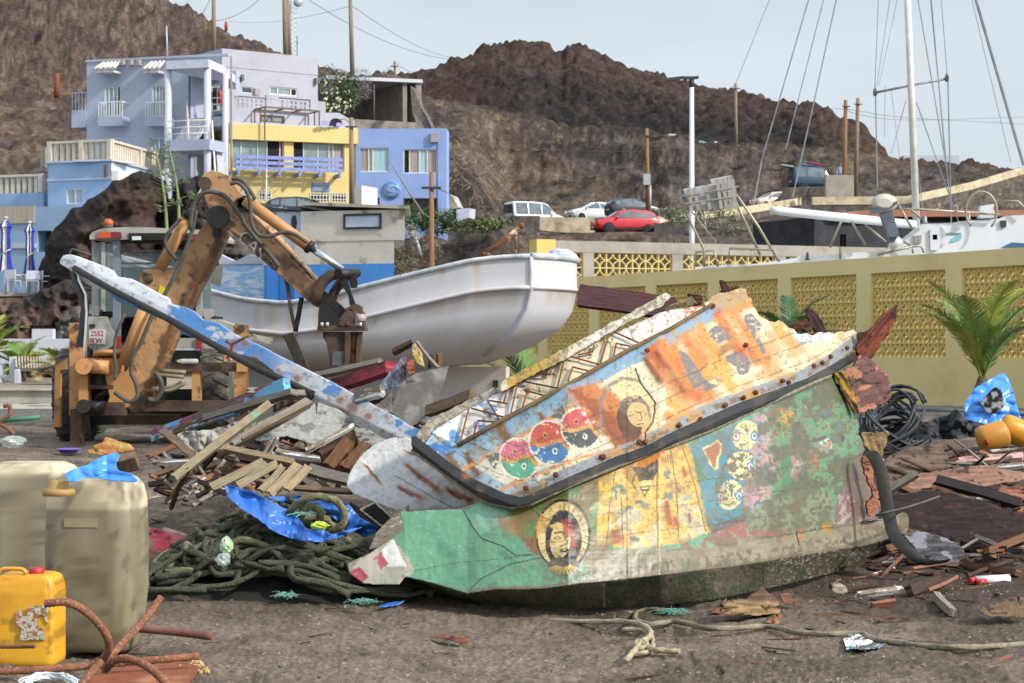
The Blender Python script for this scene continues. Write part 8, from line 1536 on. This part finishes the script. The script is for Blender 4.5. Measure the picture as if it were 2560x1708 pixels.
for k_ in range(265):
 t=rr.random();x=rr.uniform(60,1080)if t<.75 else rr.uniform(1000,1500);ytop=interp(x,[(0,560),(300,560),(600,520),(900,420),(1200,330),(1500,200)]);y=rr.uniform(max(ytop+40,560 if x<560 else 430)if x<1080 else ytop+70,(900 if x<500 else 800)if x<1080 else 520);d_=interp(y,[(300,14.9),(560,14.6),(700,13.5),(900,12.5)])+rr.uniform(.1,.5);L=rr.uniform(80,260);a=rr.uniform(-.5,.5)+(0 if rr.random()<.6 else rr.choice([-.7,.6]));dx=L*math.cos(a);dy=L*math.sin(a)
 B_(None,'A8',(x-dx/2,y-dy/2),(x+dx/2,y+dy/2),rr.uniform(12,34),d_,d_+rr.uniform(-.3,.3),rr.choice(fm),.02,rr.uniform(15,65),'broken_board','board','broken boards in the heap',n=4,end=1)
for k_ in range(190):
 x=rr.uniform(540,1330);y=rr.uniform(260,960);d_=interp(y,[(300,17.6),(600,14.9),(900,13.2)])+rr.uniform(0,.4);L=rr.uniform(90,320);a=rr.gauss(0,.28);dx=L*math.cos(a);dy=L*math.sin(a)
 B_(None,'B6',(x-dx/2,y-dy/2),(x+dx/2,y+dy/2),rr.uniform(8,24),d_,d_+rr.uniform(-.2,.2),rr.choice(fm+['black','dark','dark']),.012,rr.uniform(20,70),'board_fragment','board','broken boards right of the wreck',n=4,end=1)
for k_ in range(30):
 A8_=k_<17;x=rr.uniform(620,1330)if A8_ else rr.uniform(640,1300);y=rr.uniform(260,520)if A8_ else rr.uniform(470,900);d_=rr.uniform(14.7,15.4)if A8_ else interp(y,[(300,17.6),(600,14.9),(900,13.2)]);L=rr.uniform(190,400);a=rr.gauss(-.25 if A8_ else.1,.35);dx=L*math.cos(a);dy=L*math.sin(a)
 B_('long dark broken timber jutting out of the %s'%('top of the wood heap'if A8_ else 'rubble right of the wreck'),'A8'if A8_ else 'B6',(x-dx/2,y-dy/2),(x+dx/2,y+dy/2),rr.uniform(22,46),d_,d_+rr.uniform(-.2,.3),rr.choice(['brown','dark','black','brown','grey','maroon','white']),.05,rr.uniform(20,55),'timber','timber','long broken timbers',end=.8)
B_('maroon plank with scraped white marks sticking out left of the wreck top','B7',(540,800),(1210,895),150,13.2,13.0,wood('maroon_plank','6b474a','523538','a59a92',(.68,.72),5),.08,12,n=12,end=.1)
R6=[('brown battered board lying right of the wreck',[(560,330),(690,262),(870,240),(925,370),(760,400),(570,440)],17.0,'dark',woodcol('7a6654','5c4a3c',31)),('salmon board face lying behind the charred beam',[(590,500),(760,405),(1100,365),(1330,400),(1330,440),(1180,470),(800,500)],16,'',woodcol('a17a68','846254',32)),('charred hull slab lying at the right edge',[(600,530),(830,500),(1100,560),(1329,640),(1329,800),(1000,790),(700,700),(610,620)],14.6,'',woodcol('33231f','1c1412',33,'4a2e28',.70)),('grey curled board below the charred slab',[(660,745),(760,730),(960,790),(1010,860),(960,905),(850,900),(740,850)],13.6,'',woodcol('5f5c60','3c3a3e',34,'8a8890',.6)),('brown mound like slab at the lower right',[(1080,1170),(1150,1130),(1329,1090),(1329,1200),(1150,1205)],11.6,'',woodcol('7f6752','69533f',35)),('salmon splintered board at the right edge',[(1200,470),(1329,480),(1329,660),(1250,600),(1180,520)],15.3,'',woodcol('a5725a','7f4f3e',36,'5a3428',.55))]
for k_,(lb,pl_,d_,_,cf)in enumerate(R6):bsheet('broken_board',lb,'board','B6',pl_,d_,.05,cf,.0022,seed=k_,j=8)
for k_,(lb,a,b,w_,d_,m_,tau)in enumerate((('long charred beam pointing left, upper right',(830,440),(1310,575),56,14.4,'black',35),('pink and white flaked plank near the yellow cans',(925,345),(1330,312),46,17.5,'pink',55),('pale turquoise edged plank under the pink one',(1110,382),(1330,362),30,17,'white',55),('grey plank end leaning by the torn strap',(580,500),(740,405),40,14.6,'grey',40),('dark plank under the right debris',(660,600),(1200,640),40,14.3,'dark',40),('dark wet plank at the right edge, low',(980,820),(1329,850),36,13.7,'black',45),('brown plank low at right, above the white tube',(1000,900),(1300,960),34,13.0,'brown',45),('slate coloured plank end on the dirt',(840,1080),(940,1180),40,11.7,'grey',55),('white flaked strip of wood on the dirt below the strap',(400,1085),(650,1050),26,12.1,'white',60),('pale splinter standing up beside the slate plank',(790,1060),(950,985),18,12.2,'salmon',55),('dark bark like plank beneath the torn strap',(380,960),(540,915),34,12.9,'dark',50),('dark hollow plank near the lower right',(690,1060),(860,1000),56,12.3,'dark',45),('salmon strip lying flat in the middle dirt',(480,1140),(620,1120),24,11.9,'salmon',60))):B_(lb,'B6',a,b,w_,d_,d_-.05,m_,.04,tau)
for k_,(lb,r,pl_,d_,cf)in enumerate((('square tan chunk of broken timber lying under the wreck','B4',[(795,1345),(900,1320),(1160,1318),(1185,1350),(1170,1400),(960,1405),(800,1400)],11.3,woodcol('a88a64','7f6446',41)),('brown slab propped behind the tan timber chunk','B4',[(930,1325),(1060,1220),(1110,1270),(1180,1330),(1000,1350)],11.5,woodcol('7a5d48','5c4434',42)),('dark brown slab right of the tan timber chunk','B4',[(1170,1270),(1260,1270),(1295,1310),(1270,1345),(1200,1330)],11.6,woodcol('8a6450','6a4a3a',43)),('thin salmon shard left of the tan timber chunk','B4',[(705,1400),(770,1360),(830,1290),(820,1340),(790,1395)],11.3,woodcol('a87a62','8a5a48',44)),('small tan wedge below the timber chunk','B4',[(1080,1455),(1140,1405),(1190,1400),(1160,1475)],10.9,woodcol('a5785c','85583f',45)),('thin red brown plank piece lying in the foreground','B3',[(545,1262),(640,1258),(800,1270),(845,1300),(800,1318),(690,1290)],9.95,woodcol('8a5844','6c4030',46)),('white rounded stone on the dirt below the wreck','B4',[(1515,1215),(1560,1198),(1610,1220),(1618,1255),(1560,1268),(1520,1250)],12.0,woodcol('b5aa98','8f8270',47)))):bsheet('wood_chunk'if k_<6 else 'stone',lb,'wood'if k_<6 else 'stone',r,pl_,d_,.12 if k_ in(0,6)else.04,cf,.0012,seed=k_,j=5)
sp=[];rr=random.Random(33)
for k_ in range(4):
 g=MB();L=.5;pts_=[Vector((rr.uniform(-.1,.1)+L*t,rr.uniform(-.09,.09),0))for t in(-1,-.4,.4,1)]+[Vector((L*t,rr.uniform(.1,.24),0))for t in(.7,0,-.6)];g.prism(pts_,(0,0,.07));sp.append(g.build('wood_splinter',[wd['salmon'],wd['brown'],wd['tan'],wd['dark']][k_],None,(0,0,0)))
LB=['reddish splinter of broken wood lying flat on the dirt','brown splinter of broken wood lying flat on the dirt','tan splinter of broken wood lying flat on the dirt','dark splinter of broken wood lying flat on the dirt'];used=set()
for k_ in range(230):
 i=rr.randrange(4);z_=rr.random()
 if z_<.5:x,y=rr.uniform(.9,3.9),rr.uniform(9.6,13.6)
 elif z_<.8:x,y=rr.uniform(-2.6,-.3),rr.uniform(12.2,15.5)
 else:x,y=rr.uniform(-2.0,2.5),rr.uniform(8.4,11)
 o=sp[i]if i not in used else sp[i].copy()
 if i in used:COL.objects.link(o)
 used.add(i);s_=rr.uniform(.05,.20)*(1.4 if x>.9 else.9);o.location=(x,y,GZ(x,y)+.004);o.scale=(s_*1.15,s_*rr.uniform(.25,.7),s_*rr.uniform(.25,.7));o.rotation_euler=(rr.uniform(-.25,.5),rr.uniform(-.2,.2),rr.uniform(0,6.28));tag(o,LB[i],'splinter','wood splinters on the ground')
g=MB();rr=random.Random(44)
for k_ in range(9000):
 y=8.2+7*rr.random()**1.6;x=rr.uniform(-.27,.27)*y;s_=rr.choice([.002,.003,.004,.006])*rr.uniform(.7,1.4)*(1.8 if rr.random()<.03 else 1);z=GZ(x,y)if k_%1==0 else 0;c=Vector((x,y,z+s_*.4));r3=[Vector([rr.uniform(-1,1)*s_ for _ in range(3)])for _ in range(4)]
 g.mi=rr.randrange(3);g.add([c+Vector((s_*1.3,0,0))+r3[0]*.4,c+Vector((0,s_*1.2,0))+r3[1]*.4,c+Vector((-s_,-s_*.5,0))+r3[2]*.4,c+Vector((0,0,s_))+r3[3]*.3],[(0,1,3),(1,2,3),(2,0,3)])
tag(g.build('gravel',[pm('gravel_dark','5c554e',None,.95),pm('gravel_mid','857a6c',None,.95),pm('gravel_light','91867a',None,.95)],None,(0,0,0),recalc=False),'fine grey and brown gravel strewn over the ground','gravel',kind='stuff')
# == ROPES, TARP, BAGS
def rope_r(n,r,k=.16):return[r*(1+k*math.sin(i*2.1))for i in range(n)]
m_rope=pm('dark_green_rope','454939','2d3027',.9,scale=30,c3='666450',bump=.8,bscale=70);m_rope2=pm('tan_rope','b3a88c','8f8468',.9,scale=40,bump=.6,bscale=80);m_rope3=pm('olive_rope','7d7958','5c5942',.9,scale=30,bump=.7,bscale=70)
def rope(g,pts_,r,sub=8):p=smooth_path(pts_,sub);g.tube(p,rope_r(len(p),r*1.08,.04),9,lobe=.17)
rr=random.Random(8);g=MB();RC=at('A8',620,1300,11.4);RC.z=0
mh=lambda x,y:max(0,.44*math.exp(-((x-RC.x-.05)/.52)**2-((y-RC.y-.05)/.45)**2)+.10*math.exp(-((x-RC.x+.5)/.3)**2-((y-RC.y)/.4)**2)+.10*math.exp(-((x-RC.x-.55)/.4)**2-((y-RC.y)/.4)**2))
for k_ in range(120):
 cx=RC.x+rr.gauss(.04,.33);cy=RC.y+rr.gauss(0,.15);R1=rr.uniform(.14,.48);R2=R1*rr.uniform(.25,.6);ph=rr.uniform(-.5,.5);a0=rr.uniform(0,6.28);sweep=rr.uniform(3.5,7);n=9;pts_=[]
 for i in range(n):a=a0+sweep*i/(n-1);x=cx+R1*math.cos(a)*math.cos(ph)-R2*math.sin(a)*math.sin(ph)+rr.uniform(-.04,.04);y=cy+R1*math.cos(a)*math.sin(ph)*.5+R2*math.sin(a)*math.cos(ph)+rr.uniform(-.03,.03);pts_.append(Vector((max(-2.06,min(-.38,x)),y,max(mh(x,y)*rr.uniform(.55,1.1),.012)+rr.uniform(0,.04))))
 g.mi=1 if k_%9==0 else 0;rope(g,pts_,rr.choice([.013,.016,.016,.018]),6)
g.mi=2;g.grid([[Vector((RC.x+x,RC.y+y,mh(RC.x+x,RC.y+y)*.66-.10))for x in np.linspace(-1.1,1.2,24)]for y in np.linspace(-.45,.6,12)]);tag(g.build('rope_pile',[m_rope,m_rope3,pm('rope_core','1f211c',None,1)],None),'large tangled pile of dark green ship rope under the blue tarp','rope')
def lay(r,pts_,z=.0,lift=None):
 out=[]
 for q_ in pts_:u,v=px(r,q_[0],q_[1]);d_=(CAMH-z)*F/(v-HZ);p=P(u,v,d_);h=GZ(p.x,p.y);d2=(CAMH-h-z)*F/(v-HZ);p=P(u,v,d2);out.append(p)
 return out
g=MB();rope(g,lay('B3',[(1280,1140),(1400,1100),(1600,1090),(1750,1105),(1880,1118)],.03)[::-1]+lay('B3',[(1275,1150),(1400,1165),(1600,1172),(1800,1170),(1930,1185),(2000,1230),(1990,1275),(1945,1300),(1925,1330),(1880,1380),(1835,1430)],.03),.0125);rope(g,lay('B3',[(1915,1300),(1960,1300),(1980,1330),(1930,1345),(1910,1320),(1925,1300),(2000,1345),(2100,1360),(2192,1365)],.03),.012);rope(g,lay('B4',[(150,1500),(280,1505),(340,1550),(330,1640),(200,1660)],.012),.011);tag(g.build('rope',m_rope2),'pale tan rope looped and knotted in front of the wreck','rope')
g=MB();rope(g,lay('B4',[(500,1390),(400,1375),(290,1375),(235,1400),(240,1440),(330,1465),(420,1455),(520,1450),(700,1490),(900,1490),(1100,1480),(1300,1520),(1500,1530),(1700,1525)],.026)+lay('B6',[(480,1320),(600,1340),(800,1365),(1000,1370),(1200,1362),(1340,1352)],.026),.0125);tag(g.build('rope',pm('grey_rope','958d76','746c58',.9,scale=30,bump=.7,bscale=70)),'long grey green rope running right from the frayed loop','rope')
g=MB();rr=random.Random(2)
for c0,k0 in((lay('B4',[(480,1400)],.02)[0],70),(at('A8',750,1445,10.9),30),(at('A8',1180,1480,10.75),40),(at('A8',850,985,11.2),30)):
 for k_ in range(k0):a=[Vector([rr.gauss(0,.045),rr.gauss(0,.03),abs(rr.gauss(0,.012))])for _ in range(2)];g.tube([c0+a[0],c0+(a[0]+a[1])/2+Vector((0,0,.015)),c0+a[1]],.0016,3,False)
tag(g.build('frayed_fibres',pm('turquoise_fibre','7fb0a0','5f9484',.9),None,recalc=False),'tufts of frayed turquoise rope fibre on the ropes and the dirt','fibre',kind='stuff')
m_tarp=pm('blue_tarp','2b64b2','2759a4',.36,scale=2,spec=.6,bump=.15,bscale=4,var=.04,bdist=.05)
crease=lambda u,v:(ridge(u*.011,v*.02,3,2)-.5)*.16+(ridge(u*.03,v*.035,9,2)-.5)*.04
def tarp(name,label,r,pts_,d0,seed,sl=.0018,amp=1,mat=None,cat='tarp'):
 pl_=[px(r,*q_)for q_ in pts_];cy=sum(q_[1]for q_ in pl_)/len(pl_);o=sheet(name,jag(pl_,20,.8,seed),lambda u,v:d0+(cy-v)*sl+crease(u+seed*40,v)*amp,lambda u,v:np.tile((.1,.2,.5),(len(u),1)),mat or m_tarp,2.4,.006,None);return tag(o,label,cat)
tarp('tarp','shiny blue tarp draped over the dark rope pile','A8',[(405,815),(450,818),(560,850),(640,890),(720,935),(790,960),(830,1010),(860,1055),(960,1065),(1010,1090),(1100,1062),(1190,1045),(1120,1075),(1040,1110),(960,1130),(870,1132),(760,1110),(660,1060),(590,1000),(500,950),(425,880)],11.1,1,.0022,1.3)
tarp('tarp','darker back fold of the blue tarp behind the rope loop','A8',[(640,880),(790,875),(940,866),(1050,900),(1110,930),(1170,1000),(1260,1048),(1250,1085),(1140,1120),(1000,1160),(860,1168),(760,1125),(900,1125),(1100,1080),(1000,980),(860,960),(720,920)],11.45,4,-.0004,1,pm('blue_tarp_shade','2a62ae','24569c',.4,scale=2,spec=.5))
g=MB();p=[at('A8',*q_)for q_ in((740,1000,11.3),(790,940,11.2),(870,885,11.15),(960,880,11.15),(1040,910,11.15),(1080,980,11.15),(1060,1040,11.15),(1000,1075,11.2))];rope(g,p,.019);rope(g,[at('A8',*q_)for q_ in((820,1030,11.25),(850,950,11.2),(900,930,11.2),(945,970,11.2),(930,1030,11.25))],.019);rope(g,[at('A8',*q_)for q_ in((780,1040,11.28),(860,1000,11.3),(960,1000,11.3),(1020,1050,11.28))],.018);tag(g.build('rope_loop',m_rope3),'olive rope loop resting in the fold of the blue tarp','rope')
tarp('blue_scrap','thin strip of blue tarp under the green prow','A8',[(1250,1498),(1330,1470),(1420,1460),(1380,1485),(1300,1497)],10.9,6,.003,.1)
m_bag=pm('bag_blue','3f8ae0','3a7fd4',.3,scale=3,spec=.6,bump=.2,bscale=6,var=.05,bdist=.03)
tarp('blue_bag','blue plastic bag crumpled on top of the large grey canister','A7',[(383,322),(420,300),(520,268),(610,215),(690,193),(713,212),(690,262),(702,302),(780,320),(815,352),(822,372),(650,362),(590,345),(500,345),(440,372),(408,368)],9.0,3,.0016,.45,m_bag,'bag');tarp('blue_bag','blue plastic hanging down the right side of the grey canister','A7',[(830,352),(862,440),(878,640),(880,900),(866,1040),(850,1030),(851,800),(846,560),(828,400)],9.45,7,.0,.2,m_bag,'bag')
t=thing('blue_bag',at('B5',1600,1450,20),'bright blue open plastic bag in front of the palm at the right','bag');o=tarp('bag','','B5',[(1415,1400),(1420,1270),(1500,1160),(1620,1090),(1720,1038),(1760,1090),(1800,1200),(1830,1320),(1862,1400),(1740,1440),(1600,1452),(1480,1425)],20,9,.002,.8,m_bag);pl_=[(1540,1285),(1580,1225),(1660,1150),(1705,1180),(1730,1260),(1730,1310),(1650,1365),(1590,1355)]
for k_ in('label','category'):
 if k_ in o:del o[k_]
o.parent=t;o.location=o.location-t.location
o2=sheet('bag_opening',[px('B5',*q_)for q_ in pl_],lambda u,v:19.86+(u*0),lambda u,v:mixc(C('9a9ea4'),C('1c1c1e'),sst(fbm(u*.07,v*.07,3),.4,.56)),vm('canvas',.9,.5,18,.2,12),2.4,.02,None);o2 .parent=t;o2 .location=o2 .location-t.location
g=MB();rr=random.Random(12);c0=at('B6',600,100,22);c0 .z=.02
for k_ in range(34):R1=rr.uniform(.3,.55);ph=rr.uniform(-.12,.12);z_=rr.uniform(.0,.62);R1*=1.1-z_*.7;n=22;g.tube([c0+Vector((R1*math.cos(a)+rr.uniform(-.015,.015),R1*.6*math.sin(a),z_*(1+.5*math.sin(a+ph*9))+.04))for a in np.linspace(0,6.0,n)],.017,6)
tag(g.build('cable_coil',pm('black_cable','3a3d42','26282b',.6,scale=8)),'coil of black cable lying behind the broken end of the wreck','cable');bsheet('black_cloth','heap of black cloth between the cable coil and the blue bag','cloth','B5',[(960,1560),(1060,1460),(1180,1400),(1300,1370),(1350,1325),(1400,1380),(1500,1400),(1590,1450),(1570,1540),(1300,1568)],20.5,.05,lambda u,v:mixc(C('24262a'),C('3f4044'),sst(fbm(u*.05,v*.05,2),.4,.6)),.002,mat=vm('canvas',.9,.5,18,.2,12),bul=lambda u,v:(ridge(u*.02,v*.02,7,3)-.5)*.4)
# == CANISTERS
def canister(name,label,c,w_,dp,h,rz,col,cfun=None,mat=None,sec=((0,.76),(.02,.83),(.1,.90),(.35,.99),(.6,1.0),(.85,.97),(.94,.90),(.985,.76),(1,.6)),ribs=0):
 t=thing(name,c,label,'canister');R=Matrix.Rotation(rz,3,'Z');rings=[];n=48;ex=.26 if ribs else.42
 zz=np.linspace(0,1,46);sc=np.interp(zz,[q_[0]for q_ in sec],[q_[1]for q_ in sec])
 for z_,s_ in zip(zz,sc):
  ring=[]
  for k in range(n):a=2*math.pi*k/n;e=ex;x=math.copysign(abs(math.cos(a))**e,math.cos(a));y=math.copysign(abs(math.sin(a))**e,math.sin(a));b=1-(ribs and(abs(((x*3+9)%1)-.5)<.09 and.2<z_<.92)*.03);ring.append(Vector(c)+R@Vector((x*w_/2*s_,y*dp/2*s_*b,z_*h)))
  rings.append(ring)
 g=MB();g.loft(rings);g.build('body',mat,t,cols=colfun(g,cfun));return t,R
def ccan(u,v,a):
 z=a[:,2];x=a[:,0]+a[:,1];n=fbm(x*5,z*5,3,4);n2=fbm(x*18,z*14,9,4);c=np.tile(C('c9bd9f'),(len(a),1));c=mixc(c,C('7c7660'),sst(-z,-.66,-.65)*.9);c=mixc(c,C('7d7254'),sst(n,.45,.65)*.6);c=mixc(c,C('665c46'),sst(-z,-.2,.0)*.5*sst(n,.3,.6));c=mixc(c,C('57503e'),sst(n2,.56,.68)*.7);c=mixc(c,C('6b5f45'),sst(fbm(x*14,z*2.2,19,4),.54,.66)*.55);return c
m_can=vm('plastic_can',.45,.1,10,.1,10,.5)
c1=gnd('A7',535,1395);t,R=canister('canister','tall grey cream canister with a blue bag on top, left foreground',(c1 .x,c1 .y+.17,0),.44,.34,.815,R_(-7),'',ccan,m_can);cc=Vector((c1 .x,c1 .y+.17,0))
g=MB();q_=at('A7',352,372,9.05);g.lathe(q_-Vector((0,0,.03)),[(.075,-.03),(.075,0),(.045,.005),(.043,.035),(.02,.04)],16);g.build('cap',pm('cap_amber','b08f55','937544',.6),t);g=MB();p0=cc+R@Vector((-.02,-.171,.60));g.box(p0,(.16,.003,.04),R);g.build('moulded_label',pm('moulded','9a9072','8c8266',.5),t)
c2=gnd('A7',150,1290);canister('canister','second cream canister behind the yellow one at the left edge',(c2 .x-.04,c2 .y+.3,0),.52,.36,.83,R_(4),'',lambda u,v,a:ccan(u,v,a+np.array((0,0,-.12))),m_can)
m_yc=vm('yellow_plastic',.4,.12,12,.1,10,.5)
def cyel(u,v,a):
 z=a[:,2];n=fbm(a[:,0]*9,z*9,5,4);n2=fbm(a[:,0]*30,z*30,7,3);c=np.tile(C('d8a02a'),(len(a),1));c=mixc(c,C('b57a1c'),sst(n,.5,.68)*.5);return mixc(c,C('6f5020'),sst(n2,.64,.7)*.5)
c3=gnd('A7',152,1480);t,R=canister('yellow_canister','yellow canister with a red cap and a torn label, left edge',(c3 .x-.015,c3 .y+.13,0),.285,.22,.405,R_(-4),'',cyel,m_yc,((0,.90),(.02,.96),(.06,1),(.8,1),(.9,.97),(.96,.90),(.99,.80),(1,.7)),1)
lbp=[px('A7',*q_)for q_ in((90,1170),(118,1120),(130,1170),(160,1165),(165,1115),(285,1105),(282,1225),(250,1160),(215,1180),(225,1240),(262,1250),(272,1308),(120,1312),(128,1240),(96,1225))]
def lbc(u,v):n=fbm(u*.12,v*.12,5,4);n2=fbm(u*.3,v*.3,8,3);c=np.tile(C('b9b0a2'),(len(u),1));c=mixc(c,C('6f8450'),sst(n,.5,.56)*(u>68)*.8);c=mixc(c,C('a8483c'),sst(n,.60,.64)*.8);return mixc(c,C('5a4030'),sst(n2,.56,.64)*.8)
sheet('label',jag(lbp,8,2.0,5),lambda u,v:np.full(u.shape,c3 .y+.006),lbc,vm('canvas2',.8,.1,18,.05,12),1.3,.004,t)
g=MB();q_=at('A7',218,905,8.85);g.lathe(q_,[(.034,-.03),(.034,.015),(.028,.02),(.002,.021)],18);g.build('cap',pm('red_paint','b02a2e','8c1f24',.4),t);g=MB();g.tube(smooth_path([at('A7',*q_,8.8)for q_ in((-10,915),(20,888),(130,890),(155,915))],4),.009,8);g.build('handle',pm('orange_yellow','d09232','b87c24',.4),t)
for x,y,s_,d_,lb,cc_,rz in((1815,1500,.17,19.2,'amber yellow canister lying at the right edge beside the blue bag','c98f22',.4),(1640,1540,.17,19.0,'orange canister lying left of the amber yellow one','b9802c',-.3)):
 t=thing('yellow_canister',at('B5',x,y,d_),lb,'canister');g=MB();g.loft([[at('B5',x,y,d_)+Matrix.Rotation(rz,3,'Y')@Vector((s_*k,.12*r_*math.cos(a),.13*r_*math.sin(a)))for a in np.linspace(0,6.283,17)[:-1]]for k,r_ in((-.9,.3),(-.85,.9),(-.5,1),(.6,1),(.8,.8),(.9,.35))]);g.build('body',pm('can_'+cc_,cc_,None,.4,bump=.2),t);g=MB();g.cyl(at('B5',x-60,y+50,d_-.15),at('B5',x-40,y+45,d_-.15),.03,10);g.build('cap',pm('red_paint','b02a2e','8c1f24',.4),t)
# == REBAR HOOKS, PLATE, PIPE AND SMALL LITTER
m_reb=pm('rebar_rust','8a5a42','63402f',.9,scale=14,bump=.6,bscale=60,c3='9c7058');t=thing('rebar_grapnel',gnd('A7',600,1440),'rusty four pronged rebar grapnel in the left foreground','anchor')
def rebar(pts_,r=.0165,name='prong',par=t):
 p=smooth_path([at('A7',*q_)for q_ in pts_],16);g=MB();g.tube(p,[r*(1.12 if i%3==0 else.96)for i in range(len(p))],9);return g.build(name,m_reb,par)
rebar([(268,1095,8.0),(400,1088,8.0),(520,1150,8.05),(620,1260,8.1),(650,1350,8.15),(620,1420,8.2),(575,1440,8.2)]);rebar([(958,1062,8.6),(860,1190,8.5),(740,1320,8.35),(630,1435,8.25)]);rebar([(625,1490,8.15),(680,1435,8.1),(770,1425,8.05),(880,1470,8.0),(960,1540,7.95),(1010,1600,7.9)]);rebar([(600,1440,8.1),(540,1510,8.05),(470,1600,8.0)])
o=rebar([(-20,1500,8.35),(300,1485,8.4),(700,1450,8.5),(1185,1408,8.6)],.016,'steel_bar',None);tag(o,'straight ribbed steel bar lying on the ground beneath the grapnel','bar');o=rebar([(-30,1352,8.3),(100,1351,8.25),(210,1349,8.2)],.0085,'steel_rod',None);tag(o,'short thin rusty rod in front of the yellow canister','rod')
g=MB();p=lay('A7',[(480,1600),(560,1520),(650,1478),(1060,1418),(1190,1470),(1100,1600)],.02);g.prism(p,(0,0,-.012));tag(g.build('rusty_plate',pm('plate_rust','8a4e34','6d3b28',.9,scale=3,bump=.5,dirt='a5704e',dthr=(.55,.65))),'flat rusty steel plate under the grapnel at the bottom','plate')
g=MB();p=smooth_path([at('A7',815,1240,9.2),at('A7',1050,1262,9.15),at('A7',1272,1290,9.1)],5);g.tube(p,.020,12);tag(g.build('rusty_pipe',pm('pipe_rust','7f574c','5f4038',.8,scale=10,bump=.4)),'red brown rusty pipe lying right of the grey canister','pipe')
g=MB();rr=random.Random(6)
for k_ in range(16):cx,cy=300+rr.uniform(-30,30),1580+rr.uniform(-10,20);g.tube([at('A7',cx+(150+rr.uniform(-20,25))*math.cos(a),cy-(60+rr.uniform(-12,14))*math.sin(a),8.0+.1*math.sin(a))for a in np.linspace(-.3,3.5,14)],.0035,5)
tag(g.build('cord_coil',pm('white_cord','c9cfd4','a9b2ba',.6)),'coil of thin white cord at the bottom left corner','cord')
rr=random.Random(9)
g=MB()
for k_ in range(34):c=lay('A7',[(1185+rr.gauss(0,50),1475+rr.gauss(0,28))],.012)[0];g.ball(c,rr.uniform(.006,.014),6,4,.3)
tag(g.build('foam_crumbs',pm('foam_tan','c2a67c','a5875c',.9)),'crumbled tan foam on the plate by the grapnel','foam',kind='stuff')
t=thing('paper',lay('B6',[(430,1345)])[0],'crumpled white paper with a blue edge lying on the dirt','paper');bs=px('B6',330,1375)
def pc(u,v):n=fbm(u*.1,v*.1,3);c=np.tile(C('d5d9e2'),(len(u),1));c=mixc(c,C('8d93a0'),sst(n,.6,.66)*.8);return mixc(c,C('5f98ac'),poly_in(u,v,[px('B6',*q_)for q_ in((345,1378),(350,1366),(470,1366),(515,1350),(545,1350),(540,1372),(470,1382))]))
o=sheet('sheet',jag([px('B6',*q_)for q_ in((327,1318),(352,1312),(365,1292),(400,1292),(450,1312),(515,1350),(545,1350),(540,1372),(470,1380),(345,1380),(335,1345))],20,.8),lambda u,v:9.37+(1605-v)*.0125+(ridge(u*.03,v*.05,2)-.5)*.03,pc,vm('canvas2',.8,.1,18,.05,12),1.5,.003,t)
t=thing('marker_tube',at('B6',1140,1015,12.3),'white tube with a red cap lying on the dirt at the right','tube');g=MB();g.tube([at('B6',1058,1002,12.3),at('B6',1245,992,12.35)],.03,14);g.build('body',pm('tube_white','cdd0d6',None,.35),t);g=MB();g.tube([at('B6',1024,1003,12.28),at('B6',1056,1002,12.29)],.024,12);g.build('cap',pm('red_paint','b02a2e','8c1f24',.4),t);g=MB();g.tube([at('B6',1060,1012,12.27),at('B6',1118,1009,12.28)],.022,10);g.build('red_band',pm('red_paint','b02a2e','8c1f24',.4),t)
g=MB();g.lathe(gnd('A7',408,200),[(.10,.0),(.13,.05),(.17,.06),(.15,.065),(.11,.02),(.01,.015)],20);tag(g.build('purple_dish',pm('purple_plastic','7a66b8','6a58a6',.5)),'small purple plastic dish on the ground left of the heap','dish')
m_cp=glass('cloudy_plastic','b8c2c0',.25,.5)
for r,x,y,d_,s_,lb,mt in(('A7',75,130,20,(.13,.1,.06),'clear crumpled plastic bag on the ground at the left edge',m_cp),('A8',415,1150,10.95,(.035,.03,.045),'plastic wrapper with green print stuck in the rope pile',pm('wrapper','c2cdb4','5fae4a',.4,scale=12)),('A8',400,1230,10.85,(.04,.04,.035),'cloudy plastic bag low on the left of the rope pile',m_cp),('A8',940,1040,11.05,(.05,.03,.022),'bright green snack packet lying in the blue tarp',pm('packet_green','9acb4a','d8d040',.4,scale=14))):
 g=MB();g.ball(at(r,x,y,d_),s_,12,8,.22);tag(g.build('plastic_bag'if mt is m_cp else 'wrapper',mt),lb,'litter')
g=MB();p=smooth_path([at('A5',*q_,27)for q_ in((20,1380),(50,1375),(55,1420),(20,1455),(5,1480),(40,1500),(80,1540))],5);g.tube(p,.03,8);tag(g.build('rusty_hook',m_reb),'rusty bent bar at the left edge behind the barrels','bar');g=MB();g.tube([at('A5',10,1462,27),at('A5',228,1440,27)],.03,8);tag(g.build('green_pipe',pm('green_pipe','3f7a62','336650',.6)),'thin green pipe lying behind the left canisters','pipe')
rr=random.Random(15)
for k_ in range(26):
 x=rr.uniform(-3.9,-2.4);y=rr.uniform(17,25);g=MB();s_=rr.uniform(.04,.12);g.ball((x,y,s_*.3),(s_*1.4,s_,s_*.6),7,5,.3);tag(g.build('rubble_piece',pm('rubble_%d'%(k_%4),['8a5c4a','5a4a40','a08c74','6f3f3a'][k_%4],None,.95)),'small piece of rubble on the ground left of the heap','rubble','rubble at the left')
